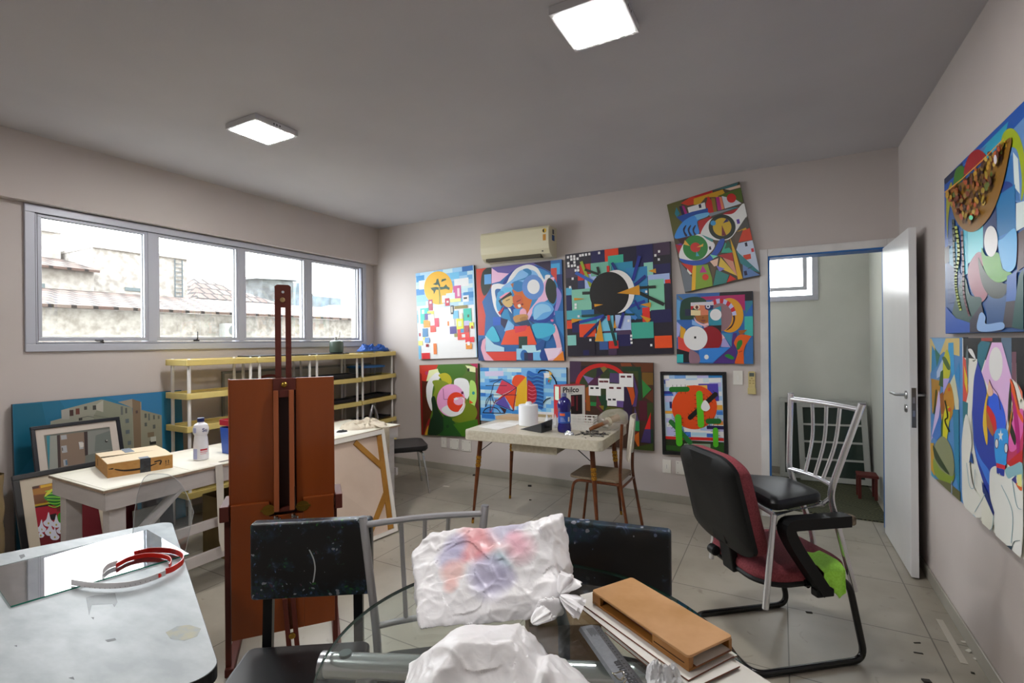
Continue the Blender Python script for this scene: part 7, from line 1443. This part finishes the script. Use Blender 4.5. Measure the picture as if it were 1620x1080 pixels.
# aluminium safety ruler
RO = Vector((-.431,1.122,GTZ+.0008)); re = Vector((.157,-.165,0)).normalized(); rg = Vector((re.y*-1,re.x,0))
rg = rg if rg.dot(Vector((.03,.04,0))) > 0 else -rg
rl = thing('ruler', 'grey metal ruler with black tick marks on the glass table', 'ruler', RO+re*.15)
rp = lambda u, v, z: RO+re*u+rg*v+Vector((0,0,z))
prof = [(-.004,.0),(.0,.008),(.030,.008),(.050,.0025),(.050,0)]
m = MB(); m.slab([rp(0,v,z) for v,z in prof], re*.31); part('ruler_body', m, mat('grey_anodised_metal','#8f9398',.35,.7,noise_=70,col2='#84888d'), rl)
m = MB()
def rt(u0,u1,v0,v1,mb):
    zt = lambda v: (.008 if v <= .030 else .008-(v-.030)*.275)+.0003
    mb.add([rp(u0,v0,zt(v0)),rp(u1,v0,zt(v0)),rp(u1,v1,zt(v1)),rp(u0,v1,zt(v1))],[(0,1,2,3)])
for i in range(60): u = .006+i*.005; rt(u,u+.0008,.046-(.004 if i%2 == 0 else .0015),.049,m)
for i in range(28): u = .012+i*.0105; rt(u,u+.0028,.036,.0395,m)
part('tick_marks', m, mat('black_ruler_ink','#26272b',.5), rl)['kind'] = 'stuff'
m = MB()
for k in range(7): rt(.012,.045-.003*(k%3),.010+.0028*k,.0112+.0028*k,m)
part('small_print', m, MATS['black_ruler_ink'], rl)['kind'] = 'stuff'
m = MB(); m.text('gponua', lambda u, v: rp(.215-u*1.0,.030-v,.0084), .026, .0012); m.f = [f[::-1] for f in m.f]; rt(.135,.205,.0285,.0295,m); part('lettering', m, MATS['black_ruler_ink'], rl)
# crumpled tissue, wire twist
c = cpnt(.30,-.06,GTZ+.0125); m = MB(); heap(m, c, .036, .036, .03, 6.6, n=40, sharp=8); solo('tissue', m, mat('crumpled_clear_film','#d9dadc',.4,alpha=.85), 'crumpled bit of white film on the board at the bottom edge', 'film', c)
c = onz(978,1070,GTZ+.0125); M_wire = mat('shiny_wire','#b9b5a4',.2,1.0); m = MB()
m.tube([c+Vector((math.cos(a_)*.012,math.sin(a_)*.010,.004+.004*math.sin(2*a_))) for a_ in [i*2*PI/24 for i in range(24)]], .0014, 7, closed=True)
m.tube(spline([c+Vector((.008,-.004,.003)),c+Vector((.02,-.012,.008)),c+Vector((.016,-.03,.004)),c+Vector((.03,-.04,.003))],6), .0014, 7); solo('wire_ring', m, M_wire, 'small twisted shiny wire lying on the ruler', 'wire', c)
# carton on the black chair's seat, seen through the glass
c = Vector((-.56,1.31,.4565)); ca = .55; t = thing('cardboard_box', 'brown carton with black tape on the chair seat under the glass table', 'cardboard box', c, ca); K = dict(parent=t, world=False)
m = MB(); m.box(-.10,.10,-.07,.07,0,.215); part('carton', m, mat('brown_carton','#8a6a48',.7,noise_=30,col2='#7c5d3c'), bevel=.002, **K)
m = MB(); m.box(-.02,.012,-.0712,-.0702,0,.2156); m.box(-.02,.012,-.071,.071,.2152,.2162); part('black_tape', m, M_tape, **K)
m = MB(); m.box(.03,.07,-.0708,-.0702,.05,.052); m.box(.03,.06,-.0708,-.0702,.06,.062); m.box(.03,.07,-.0708,-.0702,.07,.075); part('print', m, M_boxprint, **K)
# ================================================================== red armchair with a silver chair standing on its arms
AC = Vector((-.05,2.69,0)); aa = math.atan2(.626,.78); Aa, Ab = Vector((.78,.626,0)), Vector((-.626,.78,0))
ap = lambda x, y, z: AC+Aa*x+Ab*y+Vector((0,0,z))
M_redf = mat('dark_red_upholstery', '#8f424a', .85, noise_=160, col2='#7a333a', bump=(400,.25))
M_shell = mat('black_chair_shell', '#0d0e0f', .5, spec=.3)
M_tub = mat('black_enamel_tube', '#0d0d0e', .25)
ac = thing('armchair', 'dark red upholstered armchair on a black sled base', 'armchair', AC, aa); K = dict(parent=ac, world=False)
m = MB(); m.tube(fillet([(-.02,.238,.385),(.20,.238,.385),(.285,.238,.015),(-.27,.238,.015),(-.27,-.238,.015),(.285,-.238,.015),(.20,-.238,.385),(-.02,-.238,.385)], .07, 8), .0145, 14); part('sled_base', m, M_tub, **K)
m = MB(); m.tube([(.0,-.238,.372),(.0,.238,.372)], .012, 10); part('cross_tube', m, M_tub, **K)
def pad(outline, z0, layers, mt, name):
    n = len(outline); cx = sum(p[0] for p in outline)/n; cy = sum(p[1] for p in outline)/n; vs = []
    for k, h in layers: vs += [(cx+(x-cx)*k, cy+(y-cy)*k, z0+h) for x, y in outline]
    q = MB(); q.smooth = True; q.add(vs, [(a_*n+i,a_*n+(i+1)%n,(a_+1)*n+(i+1)%n,(a_+1)*n+i) for a_ in range(len(layers)-1) for i in range(n)]+[tuple(range(n))[::-1], tuple(range((len(layers)-1)*n,len(layers)*n))]); return part(name, q, mt, **K)
o = rrect(.47,.47,.13,8,.02,0)
pad(o, .37, [(.9,-.005),(1.0,.0),(1.02,.012),(1.0,.022)], M_shell, 'seat_shell')
pad(o, .392, [(.99,0),(1.01,.015),(.99,.035),(.92,.048),(.7,.053)], M_redf, 'seat_cushion')
# backrest: shell behind, cushion in front, leaning back
def bp_(u, v, w): return Vector((-.235-.11*v+w, u+.005, .475+.455*v))
def backpad(w0, w1, sc_, bul, mt, name):
    ol = [(x, y+.5) for x, y in rrect(.475*sc_,1.0*sc_,.14,9)]
    ol = [(u*(1-.10*(abs(v-.35))**1.2), v) for u, v in [(x, .5+(y-.5)) for x, y in ol]]
    q = MB(); n = len(ol); L_ = [(1.0,w0),(1.015,w0+(w1-w0)*.3),(1.0,w0+(w1-w0)*.7),(.93,w1),(.6,w1+bul)]
    if bul < 0: L_ = [(.6,w0+bul),(.93,w0),(1.0,w0+(w1-w0)*.4),(1.0,w1)]
    vs = [bp_(u*k, .5+(v-.5)*k, w) for k, w in L_ for u, v in ol]
    q.smooth = True; q.add(vs, [(a_*n+i,a_*n+(i+1)%n,(a_+1)*n+(i+1)%n,(a_+1)*n+i) for a_ in range(len(L_)-1) for i in range(n)]+[tuple(range(n))[::-1], tuple(range((len(L_)-1)*n,len(L_)*n))]); return part(name, q, mt, **K)
backpad(-.022, .012, 1.0, -.012, M_shell, 'back_shell')
backpad(.0125, .078, .985, .012, M_redf, 'back_cushion')
m = MB(); m.bar((-.262,0,.50),(-.325,0,.78),.11,.02,(1,0,0)); part('shell_spine', m, M_shell, bevel=.008, **K)
m = MB(); m.bar((-.24,.0,.53),(-.21,.0,.36),.085,.035,(1,0,0)); m.bar((-.225,0,.362),(.0,0,.362),.07,.012); part('back_bracket', m, M_shell, bevel=.006, **K)
m = MB(); m.lathe([(.018,-.025),(.024,-.02),(.024,.02),(.018,.025)], 14, (-.245,.09,.415), (Vector((1,0,0)),Vector((0,0,1)),Vector((0,1,0)))); part('adjust_knob', m, M_shell, **K)
for s in (-1,1):
    y = s*.268
    P = fillet([(.165,y,.66),(-.145,y,.663),(-.105,y,.575),(.045,y,.36)], .05, 6)
    m = MB(); ow = [.026]*len(P); vs = []
    for i, p in enumerate(P):
        d = (P[min(i+1,len(P)-1)]-P[max(i-1,0)]).normalized(); nn = Vector((0,1,0)).cross(d); 
        hw, th = .03, .024
        vs += [p+Vector((0,-hw,0))-nn*th, p+Vector((0,hw,0))-nn*th, p+Vector((0,hw,0))+nn*th, p+Vector((0,-hw,0))+nn*th]
    k = len(P); m.add(vs, [(4*i+j,4*i+4+j,4*i+4+(j+1)%4,4*i+(j+1)%4) for i in range(k-1) for j in range(4)]+[(0,1,2,3),(4*k-1,4*k-2,4*k-3,4*k-4)]); ar = part('armrest', m, M_shell, bevel=.008, segs=3, **K)
    m = MB(); m.box(.160,.195,y-.028,y+.028,.638,.682); part('worn_tip', m, mat('worn_beige_foam','#8d7f6b',.9,noise_=60,col2='#4a4238'), parent=ar, world=False, bevel=.012, segs=3)
    m = MB(); m.box(.0,.085,y-.02,y+.02,.34,.375); part('arm_foot', m, M_shell, parent=ar, world=False, bevel=.006)
# silver chair
silver_chair('shiny silver tube chair with a black seat, stacked on the red armchair',
    [ap(-.24,-.275,.315), ap(-.165,.24,.30), ap(.262,-.208,.31), ap(.30,.06,.31)],
    [ap(.14,-.21,.735), ap(.17,.046,.735)], [ap(.112,-.25,.805), ap(.142,.046,.805)], [ap(.142,-.374,1.178), ap(.155,.045,1.178)],
    [ap(-.185,-.262,.716), ap(-.13,.215,.716), ap(.145,.06,.716), ap(.12,-.19,.716)], r=.0135, M_silver=M_bright, mid=[[],[ap(.275,.055,.5)]])
# lime cloth
M_lime = mat('lime_microfibre', '#b6f860', .8, noise_=120, col2='#a6ea4e')
def clothfn(i, j):
    u, v = i/22, j/16                                  # u along the seat, v over the edge
    x = .05+.135*u-.05*max(0,v-.5)*u; y = -.10-.21*v
    if y > -.235: z = .447+.004*noise.noise(Vector((u*4,v*4,1)))+.002
    else: z = .447-(-.235-y)*1.35*(.5+.75*(1-abs(u-.7))); y = -.238-.012*(1+math.sin(u*9+v*4))-.02*v
    z += .012*math.sin(u*7+v*5)*v*.6
    return ap(x, y-.006*math.sin(u*11), z)
m = MB(); m.grid(clothfn, 23, 17); solo('cloth', m, M_lime, 'lime green cloth hanging over the seat edge of the red armchair', 'cloth', ap(.15,-.2,.3))
D.objects[-1] if False else None
for o_ in [x for x in COL.objects if x.name.split('.')[0] == 'cloth']:
    sd = o_.modifiers.new('thick', 'SOLIDIFY'); sd.thickness = .0015

# ================================================================== storeroom contents
def rug_material():
    m = D.materials.new('olive_patterned_rug'); m.use_nodes = True; N = m.node_tree.nodes; L = m.node_tree.links; b = N['Principled BSDF']; b.inputs['Roughness'].default_value = .95
    tc = N.new('ShaderNodeTexCoord'); v = N.new('ShaderNodeTexVoronoi'); v.distance = 'MANHATTAN'; v.inputs['Scale'].default_value = 4.2; L.new(tc.outputs['Object'], v.inputs['Vector'])
    w = N.new('ShaderNodeMath'); w.operation = 'PINGPONG'; w.inputs[1].default_value = .06; L.new(v.outputs['Distance'], w.inputs[0])
    r = N.new('ShaderNodeValToRGB'); r.color_ramp.interpolation = 'CONSTANT'; e = r.color_ramp.elements; e[0].color = (*lin('#1f2419'),1); e[1].position = .45; e[1].color = (*lin('#46452c'),1); q = e.new(.75); q.color = (*lin('#5a5a42'),1)
    mu = N.new('ShaderNodeMath'); mu.operation = 'MULTIPLY'; mu.inputs[1].default_value = 16; L.new(w.outputs[0], mu.inputs[0]); L.new(mu.outputs[0], r.inputs[0]); L.new(r.outputs[0], b.inputs['Base Color']); return m
m = MB(); m.box(-.55,.74,4.78,5.90,.0006,.009); solo('rug', m, rug_material(), 'dark olive patterned rug on the storeroom floor', 'rug', (.1,5.34,0))
M_dgl = mat('dark_green_glass', '#2c3a34', .12); M_wal = mat('white_painted_aluminium', '#aeb1ae', .4)
def spare_sash(label, x0, x1, ytop, ybot, z0, z1, tilt, bars, glass):
    c = Vector(((x0+x1)/2, ybot, z0)); t = thing('window_sash', label, 'window sash', c, 0, 'spare window sashes in the storeroom')
    cr, sr = math.cos(tilt), math.sin(tilt); H_ = z1-z0
    def q(x, z, w): xr, zr = (x-c.x)*cr+(z-z0)*sr, (z-z0)*cr-(x-c.x)*sr; return Vector((c.x+xr, ybot+(ytop-ybot)*(z-z0)/H_-w, max(z0+zr,.0098 if tilt else .0005)))
    def bx(mb,xa,xb,za,zb,w0,w1): mb.hexa([q(xa,za,w0),q(xb,za,w0),q(xb,za,w1),q(xa,za,w1),q(xa,zb,w0),q(xb,zb,w0),q(xb,zb,w1),q(xa,zb,w1)])
    f = .05; m = MB(); bx(m,x0,x1,z0,z0+f,0,.03); bx(m,x0,x1,z1-f,z1,0,.03); bx(m,x0,x0+f,z0+f,z1-f,0,.03); bx(m,x1-f,x1,z0+f,z1-f,0,.03); part('frame', m, M_wal, t, bevel=.003)
    for k in range(bars): zz = z0+f+(H_-2*f)*(k+1)/(bars+1); m = MB(); bx(m,x0+f,x1-f,zz-.009,zz+.009,.004,.024); part('glazing_bar', m, M_wal, t)
    m = MB(); bx(m,x0+f,x1-f,z0+f,z1-f,.011,.015); part('pane', m, glass, t)
    return t
spare_sash('wide spare window frame at the back, leaning on the storeroom wall', -.015, .745, 6.0, 5.93, 0.0005, .83, 0, 0, MATS['dark_green_glass'])
spare_sash('spare window with three glazing bars leaning in front of the wide one', .17, .765, 5.955, 5.86, .0125, .80, -.035, 3, M_dgl)
m = MB(); t = thing('red_stool', 'small dark red stool half hidden by the open door', 'stool', (.70,5.45,.009)); M_rs = mat('dark_red_stool_paint','#5a211c',.5)
m.box(.60,.755,5.37,5.53,.20,.225); part('seat', m, M_rs, t, bevel=.004)
for x in (.615,.735):
    for y in (5.385,5.51): m = MB(); m.box(x-.012,x+.012,y-.012,y+.012,.0095,.20); part('leg', m, M_rs, t)

# ================================================================== bits on the floor
M_sc_w = mat('white_scrap','#d5d2c8',.7); M_sc_d = mat('dark_scrap','#2e2a25',.7)
def scrap(px, py, w, h, label, mt, th=.002, rot=0.0):
    p = onz(px, py, 0); m = MB(); m.obox(p+Vector((0,0,th/2+.0004)), (Vector((math.cos(rot),math.sin(rot),0)),Vector((-math.sin(rot),math.cos(rot),0)),Vector((0,0,1))), (w/2,h/2,th/2)); return solo('scrap', m, mt, label, 'scrap', p, 'scraps on the floor')
scrap(706,769,.07,.03,'white paper scrap on the floor behind the table leg',M_sc_w,.001,.1)
scrap(838,769,.035,.025,'black lump on the floor under the laminate table',M_sc_d,.012,.4)
scrap(839,791,.02,.012,'small black crumb below the lump under the table',M_sc_d,.006,.2)
scrap(752,752,.05,.035,'dark crumb by the skirting near the table leg',M_sc_d,.01,.2)
scrap(1525,1016,.022,.012,'white crumb by the right skirting, the farther one',M_sc_w,.004,.3)
scrap(1533,1030,.03,.016,'larger white crumb by the right skirting',M_sc_w,.005,.9)
scrap(1544,1043,.018,.014,'white crumb by the right skirting, nearest the corner of the photo',M_sc_w,.004,.5)
scrap(1451,1017,.03,.006,'thin dark splinter on the floor before the door',M_sc_d,.003,.5)
scrap(1453,1033,.035,.008,'dark smear shaped chip on the floor before the door',M_sc_d,.002,.2)
scrap(1539,1065,.012,.01,'tiny dark crumb near the bottom right skirting',M_sc_d,.004,0)
scrap(1466,1078,.03,.02,'dark chip at the bottom edge before the right wall',M_sc_d,.006,.3)
scrap(1280,969,.03,.012,'dark chip on the floor under the red armchair',M_sc_d,.004,.3)
a_, b_ = onz(1486,980,0), onz(1526,1050,0); d = b_-a_; m = MB(); m.bar(a_+Vector((0,0,.0012)), b_+Vector((0,0,.0012)), .028, .0015); solo('tape_strip', m, mat('pale_floor_tape','#b9b3a6',.5), 'pale strip of tape on the floor along the right wall', 'tape', (a_+b_)/2)

# ================================================================== outside the window
M_pl = mat('weathered_plaster', '#a09c98', .9, noise_=7, col2='#807b76', detail=14, contrast=(.36,.6)); M_pl2 = mat('pale_plaster', '#a5a19d', .9, noise_=6, col2='#8a8580', detail=14, contrast=(.36,.6))
M_tile = D.materials.new('clay_roof_tiles'); M_tile.use_nodes = True
def tile_nodes(m):
    N = m.node_tree.nodes; L = m.node_tree.links; b = N['Principled BSDF']; b.inputs['Roughness'].default_value = .9
    tc = N.new('ShaderNodeTexCoord'); w = N.new('ShaderNodeTexBrick'); mp = N.new('ShaderNodeMapping'); mp.inputs['Rotation'].default_value = (0,0,PI/2); L.new(tc.outputs['Object'], mp.inputs[0]); L.new(mp.outputs[0], w.inputs['Vector'])
    w.inputs['Scale'].default_value = 1; w.inputs['Brick Width'].default_value = .34; w.inputs['Row Height'].default_value = .5; w.inputs['Mortar Size'].default_value = .045
    w.inputs['Color1'].default_value = (*lin('#4a3832'),1); w.inputs['Color2'].default_value = (*lin('#5f544e'),1); w.inputs['Mortar'].default_value = (*lin('#1a1310'),1)
    L.new(w.outputs['Color'], b.inputs['Base Color'])
tile_nodes(M_tile); MATS['clay_roof_tiles'] = M_tile
M_dwin = mat('dark_window_glass','#5a6468',.2); M_tank = mat('blue_grey_tank','#56626a',.7,noise_=2,col2='#3e484e')
def bldg(name, label, base): return thing(name, label, 'building', base)
def wallbox(m, x0, x1, y0, y1, z0, z1): return m.box(x0,x1,y0,y1,z0,z1)
Gz = -4.5
b = bldg('building', 'long low weathered building with a clay tiled roof right outside the window', (-13.5,9,Gz))
m = MB(); m.box(-15.2,-12,2,22,Gz,2.165); part('wall', m, M_pl, b)
m = MB(); m.hexa([(-11.8,2,2.16),(-11.8,22,2.16),(-15.2,22,2.75),(-15.2,2,2.75),(-11.8,2,2.22),(-11.8,22,2.22),(-15.2,22,2.81),(-15.2,2,2.81)]); part('roof', m, M_tile, b)
m = MB(); m.box(-12.02,-11.995,2,22,1.62,1.66); part('ledge', m, M_pl2, b)
M_odu = mat('weathered_unit_casing','#8e8f8c',.6)
t = thing('outdoor_unit', 'white air conditioner unit on the outside building wall', 'air conditioner', (-11.85,7.35,1.60)); m = MB(); m.box(-11.99,-11.72,7.1,7.6,1.62,1.95); part('casing', m, M_odu, t, bevel=.01)
m = MB(); m.lathe([(.13,0),(.13,.01)], 24, (-11.72,7.32,1.785), (Vector((0,1,0)),Vector((0,0,1)),Vector((1,0,0)))); part('fan_grille', m, mat('grey_fan_grille','#5e6264',.5), t)
b = bldg('building', 'stuccoed block with a second tiled roof at the left of the window', (-17,5,Gz))
m = MB(); m.box(-19,-15.3,2,5.90,Gz,3.30); m.box(-19,-17.2,2,5.9,3.30,4.5); part('wall', m, M_pl2, b)
m = MB(); m.hexa([(-15.1,2,3.28),(-15.1,5.95,3.28),(-17.2,5.95,3.75),(-17.2,2,3.75),(-15.1,2,3.34),(-15.1,5.95,3.34),(-17.2,5.95,3.81),(-17.2,2,3.81)]); part('roof', m, M_tile, b)
m = MB(); m.box(-19,-17.15,2,5.94,4.5,4.58); part('coping', m, M_pl, b)
m = MB(); m.box(-15.31,-15.29,4.2,4.95,2.78,2.92); part('window', m, M_dwin, b)
b = bldg('building', 'plain stuccoed tower block in the middle of the window', (-17,7,Gz))
m = MB(); m.box(-19,-15.6,6.0,8.3,Gz,3.98); part('wall', m, M_pl, b)
m = MB(); m.box(-19.05,-15.55,5.99,8.34,3.98,4.06); part('coping', m, M_pl2, b)
m = MB(); m.box(-15.61,-15.58,6.7,7.35,2.93,3.02); part('window', m, M_dwin, b)
m = MB()
for y in (7.95,8.15): m.bar((-15.57,y,2.7),(-15.57,y,3.95),.02,.02,(1,0,0))
for i in range(10): m.bar((-15.57,7.95,2.75+i*.12),(-15.57,8.15,2.75+i*.12),.015,.015,(1,0,0))
part('ladder', m, M_tank, b)
b = bldg('building', 'house with a hipped tile roof and three small windows beyond the tower', (-19,11,Gz))
m = MB(); m.box(-22,-18.2,10.1,13.8,Gz,3.1); part('wall', m, M_pl2, b)
m = MB(); P = [(-18.0,9.9,3.08),(-18.0,13.2,3.08),(-22,13.2,3.08),(-22,9.9,3.08),(-20,10.9,4.02),(-20,11.3,4.02)]; m.add(P, [(0,1,5,4),(1,2,5),(2,3,4,5),(3,0,4),(0,3,2,1)]); part('roof', m, M_tile, b)
for i in range(3): m = MB(); m.box(-18.22,-18.18,11.45+i*.55,11.90+i*.55,2.62,2.86); part('window', m, M_dwin, b)
t = thing('water_tank', 'dark water tank with a rusty cover on the far roofs', 'water tank', (-21,14.4,3.1)); M_tank2 = mat('rusty_dark_tank','#5b5f60',.8,noise_=3,col2='#40403f')
m = MB(); m.box(-21.8,-20.2,13.9,15.5,Gz,4.35); part('tank', m, M_tank2, t)
m = MB(); m.hexa([(-22,13.5,4.35),(-20.05,13.5,4.30),(-20.05,15.9,4.45),(-22,15.9,4.40),(-21,14.2,4.62),(-20.8,14.2,4.60),(-20.8,15.2,4.6),(-21,15.2,4.62)]); part('cover', m, M_tank2, t)
b = bldg('building', 'pale blue grey block seen in the third window pane', (-24,20,Gz))
m = MB(); m.box(-26,-22,17.0,20.0,Gz,4.0); part('wall', m, M_tank, b)
m = MB(); m.hexa([(-26,17,4.0),(-22,17,4.0),(-22,18.2,4.0),(-26,18.2,4.0),(-26,17.1,4.6),(-22,17.1,4.6),(-22,17.3,4.6),(-26,17.3,4.6)]); part('parapet', m, M_tank, b)
b = bldg('building', 'low pale gabled roofs seen in the two right panes', (-18,22,Gz))
m = MB(); m.box(-20,-15.5,14,30,Gz,2.55); part('wall', m, M_pl2, b)
m = MB(); m.hexa([(-15.3,14,2.5),(-15.3,24,2.5),(-20,24,2.5),(-20,14,2.5),(-17,15,3.1),(-17,22.5,3.1),(-17.2,22.5,3.1),(-17.2,15,3.1)]); part('roof', m, mat('pale_roof_sheet','#a9adab',.8,noise_=4,col2='#8f9391'), b)
m = MB(); m.box(-30,-5,-8,40,Gz-.2,Gz); struct('ground', m, mat('grey_yard','#8f8f8a',.9))
# ================================================================== camera, sky, light
sc = bpy.context.scene
cam = D.cameras.new('camera'); cam.sensor_width = 36; cam.lens = 36*FPX/1620; cam.clip_start = .02; cam.clip_end = 400
co = D.objects.new('camera', cam); COL.objects.link(co); co.location = EYE
co.matrix_world = Matrix(((_r.x,_u.x,-_f.x,EYE.x),(_r.y,_u.y,-_f.y,EYE.y),(_r.z,_u.z,-_f.z,EYE.z),(0,0,0,1)))
sc.camera = co
wd = D.worlds.new('overcast_sky'); sc.world = wd; wd.use_nodes = True
bg = wd.node_tree.nodes['Background']; bg.inputs[0].default_value = (.93,.97,1.0,1); bg.inputs[1].default_value = 3.0
sc.view_settings.view_transform = 'Standard'; sc.view_settings.look = 'None'; sc.view_settings.gamma = 1; sc.view_settings.use_curve_mapping = False
sc.view_settings.exposure = 2.25
sc.cycles.max_bounces = 8; sc.cycles.diffuse_bounces = 4; sc.cycles.transparent_max_bounces = 24; sc.cycles.glossy_bounces = 4; sc.cycles.transmission_bounces = 8
sc.cycles.sample_clamp_indirect = 6.0; sc.cycles.caustics_reflective = False; sc.cycles.caustics_refractive = False
# daylight pouring through the window openings
def portal(name, loc, rot, sx, sy):
    l = D.lights.new(name, 'AREA'); l.shape = 'RECTANGLE'; l.size = sx; l.size_y = sy; l.cycles.is_portal = True
    o = D.objects.new(name, l); COL.objects.link(o); o.location = loc; o.rotation_euler = rot
portal('window_portal', (XW-.21, (WY0+WY1)/2, (WZ0+WZ1)/2), (0, -PI/2, 0), WZ1-WZ0, WY1-WY0)
portal('storeroom_portal', ((NW[0]+NW[1])/2, SY+.15, (NW[2]+NW[3])/2), (-PI/2, 0, 0), NW[1]-NW[0], NW[3]-NW[2])
